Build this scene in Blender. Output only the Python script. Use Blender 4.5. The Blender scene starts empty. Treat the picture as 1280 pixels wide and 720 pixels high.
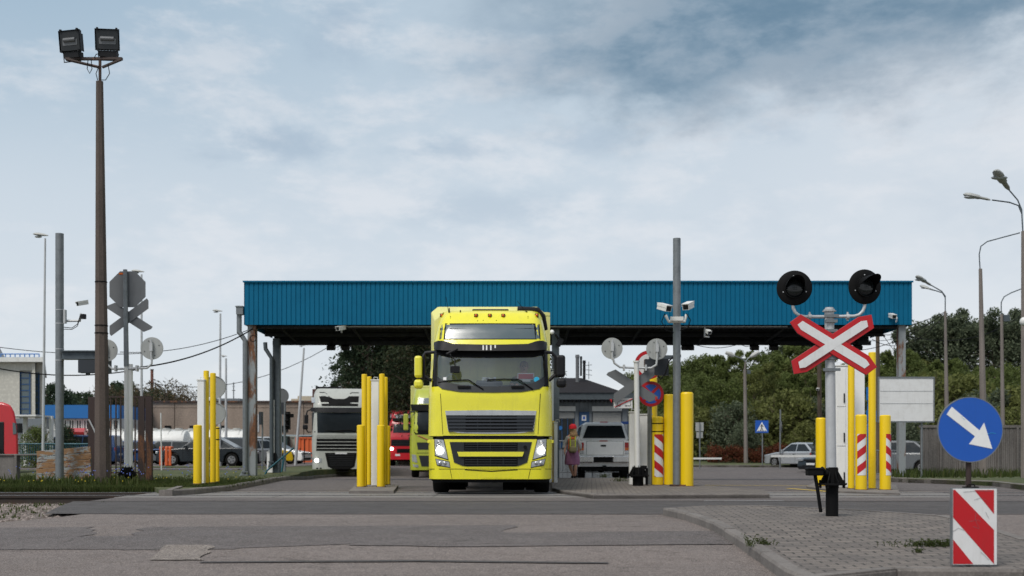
import bpy, bmesh, math, random
import numpy as np
from mathutils import Vector, Matrix
R = math.radians
rnd = random.Random(7)
C = bpy.context.scene.collection
SC = bpy.context.scene

# ---------------------------------------------------------------- camera
F = 1422.2          # focal length in photo pixels (1280 wide)
CZ = 0.85           # eye height over the crossing
HY = 566.0          # horizon row in the photo
cam = bpy.data.cameras.new('camera'); co = bpy.data.objects.new('camera', cam); C.objects.link(co)
cam.sensor_width = 36; cam.lens = 40.0; cam.shift_y = (HY-360)/1280
cam.clip_start = .1; cam.clip_end = 3000
cam.dof.use_dof = True; cam.dof.focus_distance = 17; cam.dof.aperture_fstop = 2.0
co.location = (0, 0, CZ); co.rotation_euler = (R(90), 0, 0)
SC.camera = co
# ---------------------------------------------------------------- world: Nishita behind a broken cloud deck
SUN_EL, SUN_AZ = 54, 216        # azimuth clockwise from +Y
wd = bpy.data.worlds.new('World'); SC.world = wd; wd.use_nodes = True
nt = wd.node_tree; nt.nodes.clear()
def N(t, **k):
    n = nt.nodes.new(t)
    for a, b in k.items(): setattr(n, a, b)
    return n
def L(a, b): nt.links.new(a, b)
def M(op, a, b=None, c=None):
    n = N('ShaderNodeMath', operation=op)
    for i, v in enumerate((a, b, c)):
        if v is None: continue
        if isinstance(v, (int, float)): n.inputs[i].default_value = v
        else: L(v, n.inputs[i])
    return n.outputs[0]
def RGBMIX(f, a, b, blend='MIX'):
    n = N('ShaderNodeMix', data_type='RGBA', blend_type=blend)
    for s, v in ((n.inputs[0], f), (n.inputs[6], a), (n.inputs[7], b)):
        if isinstance(v, (int, float)): s.default_value = v
        elif isinstance(v, tuple): s.default_value = (*v, 1)
        else: L(v, s)
    return n.outputs[2]
def MR(v, a, b, c=0., d=1., smooth=True):
    n = N('ShaderNodeMapRange', interpolation_type='SMOOTHSTEP' if smooth else 'LINEAR')
    n.inputs[1].default_value = a; n.inputs[2].default_value = b; n.inputs[3].default_value = c; n.inputs[4].default_value = d
    L(v, n.inputs[0]); return n.outputs[0]
def NOISE(vec, scale, detail=6, rough=.55, dist=0.):
    n = N('ShaderNodeTexNoise'); n.inputs['Scale'].default_value = scale; n.inputs['Detail'].default_value = detail
    n.inputs['Roughness'].default_value = rough; n.inputs['Distortion'].default_value = dist
    L(vec, n.inputs['Vector']); return n.outputs['Fac']
def VEC(x, y, z):
    n = N('ShaderNodeCombineXYZ')
    for i, v in enumerate((x, y, z)):
        if isinstance(v, (int, float)): n.inputs[i].default_value = v
        else: L(v, n.inputs[i])
    return n.outputs[0]
sky = N('ShaderNodeTexSky', sky_type='NISHITA'); sky.sun_disc = False
sky.sun_elevation = R(SUN_EL); sky.sun_rotation = R(SUN_AZ)
tc = N('ShaderNodeTexCoord'); sp = N('ShaderNodeSeparateXYZ'); L(tc.outputs['Generated'], sp.inputs[0])
AZ = M('ARCTAN2', sp.outputs[0], sp.outputs[1]); EL = M('ARCSINE', sp.outputs[2])
base = RGBMIX(MR(EL, 0., .36), (.60, .635, .675), (.46, .54, .61))
base = RGBMIX(M('MULTIPLY', MR(EL, .2, .40), MR(AZ, .1, -.45)), base, (.30, .41, .51))
sv = VEC(M('MULTIPLY', AZ, 1.), M('MULTIPLY', EL, 1.9), 3.3)
sv2 = VEC(M('ADD', AZ, M('MULTIPLY', EL, .5)), M('ADD', M('MULTIPLY', EL, 2.4), M('MULTIPLY', AZ, -.18)), 9.1)
n1 = NOISE(sv, 4.2, 9, .60, .15); n2 = NOISE(sv2, 8., 9, .62, .1); n3 = NOISE(VEC(AZ, M('MULTIPLY', EL, 2.1), 21.), 19., 7, .6, .1)
mott = M('ADD', n2, M('MULTIPLY', M('SUBTRACT', n3, .5), .28))
c1 = RGBMIX(M('MULTIPLY', MR(mott, .44, .68), .55), base, (.69, .695, .715))
c1 = RGBMIX(M('MULTIPLY', MR(M('ADD', AZ, M('MULTIPLY', EL, -.6)), -.15, .35), .45), c1, (.66, .67, .69))
c2 = RGBMIX(M('MULTIPLY', MR(n1, .54, .76), .35), c1, (.40, .475, .55))
wv = M('ADD', M('MULTIPLY', M('SUBTRACT', n1, .5), .20), M('MULTIPLY', M('SUBTRACT', n2, .5), .12))
edge = M('ADD', EL, wv)
bank = M('MULTIPLY', MR(edge, .258, .33), MR(M('ADD', AZ, M('MULTIPLY', M('SUBTRACT', n1, .5), .3)), -.12, .12))
c3 = RGBMIX(M('MULTIPLY', bank, M('ADD', .68, M('MULTIPLY', MR(mott, .62, .36), .3))), c2, (.115, .195, .27))
def puff(col, x, y, rx, ry, k):
    ax = (x-640)/F; el = math.atan((HY-y)/F)
    dx = M('DIVIDE', M('SUBTRACT', AZ, ax), rx/F); dy = M('DIVIDE', M('SUBTRACT', EL, el), ry/F)
    d = M('SQRT', M('ADD', M('MULTIPLY', dx, dx), M('MULTIPLY', dy, dy)))
    d = M('ADD', d, M('MULTIPLY', M('SUBTRACT', mott, .5), 3.4))
    return RGBMIX(M('MULTIPLY', MR(d, 1.2, -.1), k), col, (.30, .385, .48))
for q in ((350, 186, 80, 26, .62), (432, 38, 52, 44, .5), (575, 188, 90, 20, .42), (960, 168, 44, 20, .35), (740, 178, 90, 22, .38), (610, 262, 160, 26, .3), (640, 75, 90, 40, .35)): c3 = puff(c3, *q)
up = RGBMIX(MR(EL, .45, 1.2), c3, (.62, .66, .70))
nis = RGBMIX(1., sky.outputs[0], (.1, .1, .1), 'MULTIPLY')
fin = RGBMIX(.9, nis, up)
bg = N('ShaderNodeBackground'); L(fin, bg.inputs[0]); bg.inputs[1].default_value = 0.92
ow = N('ShaderNodeOutputWorld'); L(bg.outputs[0], ow.inputs[0])
# ---------------------------------------------------------------- sun (overcast, soft)
sl = bpy.data.lights.new('sun', 'SUN'); so = bpy.data.objects.new('sun', sl); C.objects.link(so)
sl.energy = 2.1; sl.angle = R(24); sl.color = (1, .95, .88)
sd = Vector((math.sin(R(SUN_AZ))*math.cos(R(SUN_EL)), math.cos(R(SUN_AZ))*math.cos(R(SUN_EL)), math.sin(R(SUN_EL))))
so.rotation_euler = sd.to_track_quat('Z', 'Y').to_euler(); so.location = (0, 0, 40)
SC.view_settings.view_transform = 'Standard'; SC.view_settings.look = 'None'; SC.view_settings.gamma = 1
SC.view_settings.use_curve_mapping = False; SC.view_settings.exposure = 0.42
SC.cycles.max_bounces = 6; SC.cycles.transparent_max_bounces = 12
SC.cycles.use_denoising = True

# ---------------------------------------------------------------- pixel helpers
def W(px, py, Y): return Vector(((px-640)*Y/F, Y, CZ-(py-HY)*Y/F))
def X(px, Y): return (px-640)*Y/F
def Z(py, Y): return CZ-(py-HY)*Y/F
def lerp(a, b, t): return a+(b-a)*t
def gz(Y):
    pts = [(-50, -.34), (5, -.33), (9.5, -.20), (14.4, -.05), (18.5, 0), (33, 0), (46, -.2), (52, -.2), (62, 0), (75, .05), (2000, .05)]
    for (a, za), (b, zb) in zip(pts, pts[1:]):
        if Y <= b:
            t = max(0, (Y-a)/(b-a)); return lerp(za, zb, t*t*(3-2*t))
    return .05
def G(px, py, h=0.):
    Y = 20.
    for _ in range(60):
        Y = .5*Y+.5*(CZ-gz(Y)-h)*F/max(1., py-HY)
    return Vector((X(px, Y), Y, gz(Y)+h))

# ---------------------------------------------------------------- mesh builder
ORG = {}
class MB:
    def __init__(s): s.v = []; s.f = []; s.m = []; s.k = 0
    def mat(s, k): s.k = k; return s
    def add(s, vs, fs):
        b = len(s.v); s.v += [tuple(v) for v in vs]
        for f in fs: s.f.append([b+i for i in f]); s.m.append(s.k)
        return s
    def box(s, x0, x1, y0, y1, z0, z1):
        vs = [(x, y, z) for z in (z0, z1) for y in (y0, y1) for x in (x0, x1)]
        return s.add(vs, [(0, 2, 3, 1), (4, 5, 7, 6), (0, 1, 5, 4), (2, 6, 7, 3), (0, 4, 6, 2), (1, 3, 7, 5)])
    def obox(s, c, size, mtx=None, taper=1.):
        hx, hy, hz = [q/2 for q in size]; m = (mtx or Matrix.Identity(3))
        vs = []
        for z in (-hz, hz):
            t = taper if z > 0 else 1
            for y in (-hy, hy):
                for x in (-hx, hx): vs.append(Vector(c)+m @ Vector((x*t, y*t, z)))
        return s.add(vs, [(0, 2, 3, 1), (4, 5, 7, 6), (0, 1, 5, 4), (2, 6, 7, 3), (0, 4, 6, 2), (1, 3, 7, 5)])
    def cyl(s, p0, p1, r0, r1=None, n=12, caps=True):
        return s.tube([p0, p1], [r0, r0 if r1 is None else r1], n, caps)
    def tube(s, pts, r, n=8, caps=True):
        pts = [Vector(p) for p in pts]; k = len(pts)
        rs = r if isinstance(r, (list, tuple)) else [r]*k
        b = len(s.v); ref = None
        for i, p in enumerate(pts):
            d = (pts[min(i+1, k-1)]-pts[max(i-1, 0)]).normalized()
            if ref is None: ref = Vector((0, 0, 1)) if abs(d.z) < .9 else Vector((0, 1, 0))
            a = d.cross(ref).normalized(); c = a.cross(d).normalized(); ref = c
            for j in range(n):
                t = 2*math.pi*j/n
                s.v.append(tuple(p+(a*math.cos(t)+c*math.sin(t))*rs[i]))
        for i in range(k-1):
            for j in range(n):
                q = (j+1) % n
                s.f.append([b+i*n+j, b+i*n+q, b+(i+1)*n+q, b+(i+1)*n+j]); s.m.append(s.k)
        if caps:
            s.f.append([b+j for j in range(n)][::-1]); s.m.append(s.k)
            s.f.append([b+(k-1)*n+j for j in range(n)]); s.m.append(s.k)
        return s
    def prism(s, poly, y0, y1):      # poly of (x,z), extruded in y
        n = len(poly); vs = [(x, y0, z) for x, z in poly]+[(x, y1, z) for x, z in poly]
        fs = [list(range(n)), list(range(n, 2*n))[::-1]]+[(i, i+n, (i+1) % n+n, (i+1) % n) for i in range(n)]
        return s.add(vs, fs)
    def prismx(s, poly, x0, x1):     # poly of (y,z), extruded in x
        n = len(poly); vs = [(x0, y, z) for y, z in poly]+[(x1, y, z) for y, z in poly]
        fs = [list(range(n)), list(range(n, 2*n))[::-1]]+[(i, i+n, (i+1) % n+n, (i+1) % n) for i in range(n)]
        return s.add(vs, fs)
    def disc(s, c, r, y0, y1, n=32, ri=0.):   # faces along y
        cx, cz = c
        if ri <= 0: return s.prism([(cx+r*math.cos(2*math.pi*i/n), cz+r*math.sin(2*math.pi*i/n)) for i in range(n)], y0, y1)
        vs = []
        for i in range(n):
            t = 2*math.pi*i/n; a, b = math.cos(t), math.sin(t)
            vs += [(cx+r*a, y0, cz+r*b), (cx+ri*a, y0, cz+ri*b), (cx+r*a, y1, cz+r*b), (cx+ri*a, y1, cz+ri*b)]
        fs = []
        for i in range(n):
            a = i*4; b = ((i+1) % n)*4
            fs += [(a, a+1, b+1, b), (a+2, b+2, b+3, a+3), (a, b, b+2, a+2), (a+1, a+3, b+3, b+1)]
        return s.add(vs, fs)
    def loft(s, rings, closed=True, caps=True):
        n = len(rings[0]); b = len(s.v)
        for r_ in rings: s.v += [tuple(p) for p in r_]
        for i in range(len(rings)-1):
            for j in range(n if closed else n-1):
                q = (j+1) % n
                s.f.append([b+i*n+j, b+i*n+q, b+(i+1)*n+q, b+(i+1)*n+j]); s.m.append(s.k)
        if caps:
            s.f.append([b+j for j in range(n)][::-1]); s.m.append(s.k)
            s.f.append([b+(len(rings)-1)*n+j for j in range(n)]); s.m.append(s.k)
        return s
    def ell(s, c, rx, ry, rz, n=12, m=8):
        c = Vector(c); rings = []
        for i in range(m+1):
            t = math.pi*i/m; a = max(math.sin(t), .01)
            rings.append([(c.x+rx*a*math.cos(2*math.pi*j/n), c.y+ry*a*math.sin(2*math.pi*j/n), c.z-rz*math.cos(t)) for j in range(n)])
        return s.loft(rings)
    def xf(s, mtx, start=0):
        for i in range(start, len(s.v)): s.v[i] = tuple(mtx @ Vector(s.v[i]))
        return s
    def build(s, name, mats, parent=None, smooth=False, bevel=0., subs=0, auto=40):
        if name in ('cable', 'mirror_arm', 'wiper') and parent:
            par = list(range(len(s.v)))
            def fd(a):
                while par[a] != a: par[a] = par[par[a]]; a = par[a]
                return a
            for f in s.f:
                for q in f[1:]: par[fd(q)] = fd(f[0])
            comp = {}
            for f in s.f: comp.setdefault(fd(f[0]), []).append(f)
            if len(comp) > 1:
                for fs_ in comp.values():
                    ids = sorted({q for f in fs_ for q in f}); mp = {q: i for i, q in enumerate(ids)}; m_ = MB(); m_.add([s.v[q] for q in ids], [[mp[q] for q in f] for f in fs_])
                    o = m_.build(name, mats, parent, smooth, bevel, subs, auto)
                return o
        org = ORG.get(parent.name, Vector()) if parent else Vector()
        me = bpy.data.meshes.new(name)
        me.from_pydata([tuple(Vector(v)-org) for v in s.v], [], s.f)
        if not isinstance(mats, (list, tuple)): mats = [mats]
        for m in mats: me.materials.append(m)
        if len(mats) > 1: me.polygons.foreach_set('material_index', s.m)
        me.update()
        b = bmesh.new(); b.from_mesh(me); bmesh.ops.recalc_face_normals(b, faces=b.faces); b.to_mesh(me); b.free()
        o = bpy.data.objects.new(name, me); C.objects.link(o)
        if parent: o.parent = parent
        ORG[o.name] = org
        if bevel:
            md = o.modifiers.new('bevel', 'BEVEL'); md.width = bevel; md.segments = 2; md.limit_method = 'ANGLE'; md.angle_limit = R(35)
            md.harden_normals = False
        if subs:
            md = o.modifiers.new('sub', 'SUBSURF'); md.levels = subs; md.render_levels = subs
        if smooth:
            me.shade_smooth()
            if auto: me.set_sharp_from_angle(angle=R(auto))
        return o
def tag(o, label=None, cat=None, group=None, kind=None):
    if label: o['label'] = label
    if cat: o['category'] = cat
    if group: o['group'] = group
    if kind: o['kind'] = kind
    return o
def thing(name, loc, label, cat, group=None):
    o = bpy.data.objects.new(name, None); C.objects.link(o); o.location = loc; o.empty_display_size = .2
    ORG[o.name] = Vector(loc)
    return tag(o, label, cat, group)
KIDS = {}
def copy_tree(o, loc=None, rz=None, label=None, group=None, scale=None, parent=None):
    c = o.copy(); C.objects.link(c)
    if parent: c.parent = parent
    if loc is not None: c.location = loc
    if rz is not None: c.rotation_euler = (0, 0, rz)
    if scale: c.scale = scale if isinstance(scale, tuple) else (scale,)*3
    if label: c['label'] = label
    if group: c['group'] = group
    for ch in list(o.children): copy_tree(ch, parent=c)
    return c
def struct(o): o['kind'] = 'structure'; return o

# ---------------------------------------------------------------- materials
class NT:
    def __init__(s, name):
        s.m = bpy.data.materials.new(name); s.m.use_nodes = True; s.t = s.m.node_tree
        s.b = s.t.nodes['Principled BSDF']; s.o = s.t.nodes['Material Output']
        s.tc = s.t.nodes.new('ShaderNodeTexCoord')
    def n(s, t, **k):
        n = s.t.nodes.new(t)
        for a, b in k.items(): setattr(n, a, b)
        return n
    def l(s, a, b): s.t.links.new(a, b)
    def co(s, sc=(1, 1, 1), kind='Object'):
        mp = s.n('ShaderNodeMapping'); mp.inputs['Scale'].default_value = sc; s.l(s.tc.outputs[kind], mp.inputs[0]); return mp.outputs[0]
    def noise(s, vec, scale, detail=5, rough=.6, dist=0):
        n = s.n('ShaderNodeTexNoise'); n.inputs['Scale'].default_value = scale; n.inputs['Detail'].default_value = detail
        n.inputs['Roughness'].default_value = rough; n.inputs['Distortion'].default_value = dist; s.l(vec, n.inputs['Vector']); return n.outputs['Fac']
    def ramp(s, v, a, b, c=0., d=1.):
        n = s.n('ShaderNodeMapRange'); n.interpolation_type = 'SMOOTHSTEP'
        for i, q in enumerate((a, b, c, d)): n.inputs[i+1].default_value = q
        s.l(v, n.inputs[0]); return n.outputs[0]
    def mix(s, f, a, b, blend='MIX'):
        n = s.n('ShaderNodeMix', data_type='RGBA', blend_type=blend)
        for k, v in ((0, f), (6, a), (7, b)):
            if isinstance(v, (int, float)): n.inputs[k].default_value = v
            elif isinstance(v, tuple): n.inputs[k].default_value = (*v, 1)
            else: s.l(v, n.inputs[k])
        return n.outputs[2]
    def math(s, op, a, b):
        n = s.n('ShaderNodeMath', operation=op)
        for i, v in enumerate((a, b)):
            if isinstance(v, (int, float)): n.inputs[i].default_value = v
            else: s.l(v, n.inputs[i])
        return n.outputs[0]
    def bump(s, h, st, d=.01):
        n = s.n('ShaderNodeBump'); n.inputs['Strength'].default_value = st; n.inputs['Distance'].default_value = d
        s.l(h, n.inputs['Height']); s.l(n.outputs[0], s.b.inputs['Normal'])
    def fin(s, col, rough=.6, metal=0., spec=None, coat=0.):
        if isinstance(col, tuple): s.b.inputs['Base Color'].default_value = (*col, 1)
        else: s.l(col, s.b.inputs['Base Color'])
        if isinstance(rough, (int, float)): s.b.inputs['Roughness'].default_value = rough
        else: s.l(rough, s.b.inputs['Roughness'])
        s.b.inputs['Metallic'].default_value = metal
        if spec is not None: s.b.inputs['Specular IOR Level'].default_value = spec
        if coat: s.b.inputs['Coat Weight'].default_value = coat; s.b.inputs['Coat Roughness'].default_value = .08
        return s.m
def paint(name, col, rough=.45, metal=0., dirt=.25, dcol=None, scale=3., bump=0., coat=0., streak=True):
    """paint with grime: large soft blotches, fine specks and vertical run marks"""
    t = NT(name); v = t.co(); vs = t.co((1, 1, .12))
    a = t.noise(v, scale, 6, .65); b = t.noise(v, scale*14, 3, .6); c = t.noise(vs, scale*5, 4, .6)
    dc = dcol or tuple(q*.45+.02 for q in col)
    k = t.mix(t.math('MULTIPLY', t.ramp(a, .42, .75), dirt), col, dc)
    k = t.mix(t.math('MULTIPLY', t.ramp(b, .56, .72), dirt*.6), k, dc)
    if streak: k = t.mix(t.math('MULTIPLY', t.ramp(c, .52, .75), dirt), k, dc)
    if bump: t.bump(b, bump)
    return t.fin(k, t.ramp(a, .3, .8, rough*.85, min(1, rough*1.25)), metal, coat=coat)
def rusty(name, col, amount=.5, rough=.7, scale=2.2, vert=.25):
    t = NT(name); v = t.co((1, 1, vert)); a = t.noise(v, scale, 9, .68, .4); f = t.noise(t.co(), 26, 4, .6)
    rust = t.mix(t.ramp(f, .35, .7), (.19, .075, .028), (.065, .03, .018))
    hi = .72-amount*.4
    k = t.mix(t.ramp(a, hi-.05, hi+.03), col, rust)
    k = t.mix(t.math('MULTIPLY', t.ramp(f, .5, .8), .3), k, (.1, .07, .05))
    t.bump(a, .3); return t.fin(k, rough)
def concrete(name, col, scale=1.5, dark=.5, bump=.35, rough=.92):
    t = NT(name); a = t.noise(t.co((1, 1, .3)), scale, 8, .7, .2); b = t.noise(t.co(), scale*25, 4, .7)
    k = t.mix(t.ramp(a, .35, .7), col, tuple(q*dark for q in col))
    k = t.mix(t.math('MULTIPLY', t.ramp(b, .45, .7), .45), k, tuple(min(1, q*1.5) for q in col))
    t.bump(b, bump); return t.fin(k, rough)
def leafmat(name, c1, c2, c3=None):
    t = NT(name); g = t.n('ShaderNodeNewGeometry'); r_ = t.n('ShaderNodeValToRGB')
    e = r_.color_ramp.elements; e[0].color = (*c1, 1); e[1].color = (*c2, 1)
    if c3: q = e.new(.8); q.color = (*c2, 1); e[-1].color = (*c3, 1)
    t.l(g.outputs['Random Per Island'], r_.inputs[0])
    big = t.noise(t.co(kind='Object'), .8, 3, .6)
    k = t.mix(t.ramp(big, .35, .7, 0., .35), r_.outputs[0], tuple(q*1.8 for q in c2))
    t.fin(k, .65, spec=.2)
    tr = t.n('ShaderNodeBsdfTranslucent'); t.l(k, tr.inputs[0]); mx = t.n('ShaderNodeMixShader'); mx.inputs[0].default_value = .4
    t.l(t.b.outputs[0], mx.inputs[1]); t.l(tr.outputs[0], mx.inputs[2]); t.l(mx.outputs[0], t.o.inputs[0])
    return t.m
def glass(name, tint=(.35, .42, .42), k=.7):
    t = NT(name); t.t.nodes.remove(t.b)
    tr = t.n('ShaderNodeBsdfTransparent'); tr.inputs[0].default_value = (*tint, 1)
    gl = t.n('ShaderNodeBsdfGlossy'); gl.inputs['Roughness'].default_value = .08; gl.inputs[0].default_value = (1, 1, 1, 1)
    fr = t.n('ShaderNodeFresnel'); fr.inputs[0].default_value = 1.55
    mx = t.n('ShaderNodeMixShader'); mu = t.math('ADD', fr.outputs[0], k)
    t.l(mu, mx.inputs[0]); t.l(tr.outputs[0], mx.inputs[1]); t.l(gl.outputs[0], mx.inputs[2]); t.l(mx.outputs[0], t.o.inputs[0])
    return t.m
def emit(name, col, st):
    t = NT(name); t.b.inputs['Emission Color'].default_value = (*col, 1); t.b.inputs['Emission Strength'].default_value = st
    return t.fin(col, .3)
D = {}
D['truck_yellow'] = paint('truck_yellow', (.765, .70, .024), .28, dirt=.16, dcol=(.36, .33, .05), coat=.5)
D['truck_pale'] = paint('truck_pale', (.66, .64, .22), .5, dirt=.35, dcol=(.42, .40, .2))
D['truck_white_shaded'] = paint('truck_white_shaded', (.40, .41, .38), .4, dirt=.3)  # white paint with the canopy's shade put into a darker base colour
D['truck_red'] = paint('truck_red', (.5, .012, .02), .35, dirt=.25, coat=.4)
D['truck_lime'] = paint('truck_lime', (.40, .44, .03), .35, dirt=.3, coat=.4)
D['black_plastic'] = paint('black_plastic', (.010, .010, .012), .5, dirt=.3, dcol=(.028, .027, .026))
D['dark_plastic'] = paint('dark_plastic', (.024, .027, .030), .45, dirt=.3, dcol=(.045, .043, .042))
D['slate'] = paint('slate', (.035, .040, .048), .4, dirt=.3)
D['black'] = paint('black', (.005, .005, .0055), .7, dirt=.4, dcol=(.012, .011, .010))
D['rubber'] = paint('rubber', (.010, .010, .010), .85, dirt=.4, dcol=(.025, .022, .02), scale=5)
D['chrome'] = paint('chrome', (.5, .5, .5), .25, metal=.85, dirt=.3)
D['rim'] = paint('rim', (.3, .3, .31), .4, metal=.6, dirt=.4)
D['glass_dark'] = paint('glass_dark', (.012, .015, .017), .16, dirt=.2, dcol=(.03, .03, .03), streak=False)
D['glass_dark'].node_tree.nodes['Principled BSDF'].inputs['Specular IOR Level'].default_value = .4
D['glass_roof'] = paint('glass_roof', (.055, .085, .095), .22, dirt=.15, streak=False)
D['glass_roof'].node_tree.nodes['Principled BSDF'].inputs['Specular IOR Level'].default_value = 1.
D['windscreen'] = glass('windscreen', (.9, .94, .93), .10)
D['amber'] = paint('amber', (.6, .12, .01), .3, dirt=.1)
D['tail_red'] = paint('tail_red', (.35, .01, .01), .25, dirt=.1)
D['lamp_on'] = emit('lamp_on', (1, .97, .9), 9.)
D['lamp_glass'] = paint('lamp_glass', (.42, .44, .46), .15, metal=.4, dirt=.3)
D['bollard'] = paint('bollard_yellow', (.78, .53, .003), .42, dirt=.12, dcol=(.42, .27, .02), scale=1.2)
D['white_paint'] = paint('white_paint', (.66, .66, .64), .5, dirt=.28, dcol=(.4, .38, .34))
D['white_clean'] = paint('white_clean', (.78, .78, .77), .4, dirt=.15)
D['red_sign'] = paint('red_sign', (.46, .004, .010), .5, dirt=.22, dcol=(.3, .02, .02))
D['blue_sign'] = paint('blue_sign', (.006, .085, .42), .4, dirt=.2, dcol=(.01, .06, .25))
D['white_sign'] = paint('white_sign', (.68, .68, .68), .45, dirt=.3, dcol=(.42, .40, .38), scale=4)
D['sign_grey'] = paint('sign_grey', (.125, .13, .137), .5, dirt=.25)
D['disc_grey'] = paint('disc_grey', (.34, .35, .34), .55, dirt=.3)
D['galv'] = paint('galvanised', (.19, .205, .215), .5, metal=.35, dirt=.4, dcol=(.075, .088, .10), scale=8)
D['galv_dark'] = paint('galvanised_dark', (.08, .098, .112), .55, metal=.3, dirt=.5, dcol=(.04, .047, .054), scale=8)
D['pale_metal'] = paint('pale_metal', (.46, .47, .48), .5, metal=.1, dirt=.35)
D['lamp_grey'] = paint('lamp_grey', (.42, .42, .40), .5, dirt=.3)
D['canopy_blue'] = paint('canopy_blue', (.0012, .115, .225), .6, dirt=.3, dcol=(.001, .07, .145), scale=.9)
D['canopy_blue'].node_tree.nodes['Principled BSDF'].inputs['Specular IOR Level'].default_value = .15
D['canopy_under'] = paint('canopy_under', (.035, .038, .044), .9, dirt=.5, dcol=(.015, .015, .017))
D['rust_post'] = rusty('rusty_grey_paint', (.24, .26, .27), .30)
D['rust_post_heavy'] = rusty('rusty_grey_paint_heavy', (.24, .26, .27), .52)
D['rust_dark'] = rusty('rust_dark', (.035, .021, .018), .40)
D['rust_brown'] = rusty('rust_brown', (.032, .017, .015), .2)
D['conc_pole'] = concrete('concrete_pole', (.095, .073, .062), 1.2, .55)
D['conc_pale'] = concrete('concrete_pale', (.19, .165, .15), 1.2, .65)
D['conc_wall'] = concrete('concrete_wall', (.17, .155, .145), .8, .45)
D['conc_kerb'] = concrete('concrete_kerb', (.17, .152, .14), 1.6, .55)
D['conc_panel'] = concrete('concrete_panel', (.17, .158, .15), 1., .7)
D['conc_bld'] = concrete('concrete_building', (.30, .235, .19), .35, .62, .1)
D['cream'] = concrete('cream_render', (.50, .48, .43), .3, .85, .05)
D['roof_dark'] = paint('roof_dark', (.02, .018, .02), .85, dirt=.5)
D['wall_grey'] = paint('wall_grey', (.17, .19, .21), .6, dirt=.3)
D['shutter'] = paint('shutter', (.36, .36, .35), .55, dirt=.3)
D['teal_fence'] = paint('teal_fence', (.01, .09, .12), .6, dirt=.3)
D['blue_build'] = paint('blue_building', (.008, .13, .40), .55, dirt=.2, scale=.5)
D['blue_frame'] = paint('blue_frame', (.012, .06, .16), .5, dirt=.2)
D['orange'] = paint('orange_container', (.62, .115, .03), .55, dirt=.3, scale=1.)
D['container_grey'] = paint('container_grey', (.30, .32, .28), .6, dirt=.3, scale=1.)
D['container_green'] = paint('container_green', (.01, .045, .045), .6, dirt=.3)
D['car_dark'] = paint('car_dark', (.007, .012, .017), .3, dirt=.2, coat=.15)
D['car_silver'] = paint('car_silver', (.42, .44, .46), .3, metal=.4, dirt=.2, coat=.6)
D['car_white'] = paint('car_white', (.84, .84, .83), .3, dirt=.15, coat=.6)
D['car_yellow'] = paint('car_yellow', (.75, .48, .01), .3, dirt=.1, coat=.6)
D['car_grey'] = paint('car_grey', (.12, .13, .14), .3, dirt=.2, coat=.6)
D['car_blue'] = paint('car_blue', (.02, .06, .17), .3, dirt=.2, coat=.6)
D['car_red'] = paint('car_red', (.42, .02, .03), .3, dirt=.2, coat=.6)
D['bark'] = concrete('bark', (.10, .075, .055), 3., .5)
D['weathered_board'] = None
D['fabric_red'] = paint('fabric_red', (.55, .01, .02), .9, dirt=.2)
D['skin'] = paint('skin', (.50, .27, .19), .6, dirt=.1, streak=False)
D['fabric_grey'] = paint('fabric_grey', (.36, .35, .34), .95, dirt=.5, scale=12)
D['fabric_purple'] = paint('fabric_purple', (.27, .11, .20), .95, dirt=.4, scale=8)
D['bag'] = paint('bag', (.24, .20, .10), .9, dirt=.5, scale=10)
D['hi_vis'] = paint('hi_vis', (.55, .62, .02), .7, dirt=.3, scale=15)
D['hair'] = paint('hair', (.25, .13, .06), .7, dirt=.4, scale=25)
D['light_blue'] = paint('light_blue', (.02, .38, .62), .5, dirt=.1)
for k_, sp_ in (('black', .12), ('black_plastic', .22), ('dark_plastic', .25), ('rubber', .12), ('slate', .3), ('roof_dark', .1), ('canopy_under', .05), ('truck_yellow', .5)): D[k_].node_tree.nodes['Principled BSDF'].inputs['Specular IOR Level'].default_value = sp_
# weathered boards
t = NT('weathered_board'); a = t.noise(t.co((1.2, 1, 3)), 1.6, 9, .75, .5); b = t.noise(t.co((1.5, 1, 6)), 3, 8, .75)
k = t.mix(t.ramp(a, .46, .52), (.27, .29, .29), (.25, .14, .065)); k = t.mix(t.ramp(b, .52, .62), k, (.11, .05, .03))
t.bump(b, .5); D['board'] = t.fin(k, .85)
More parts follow.
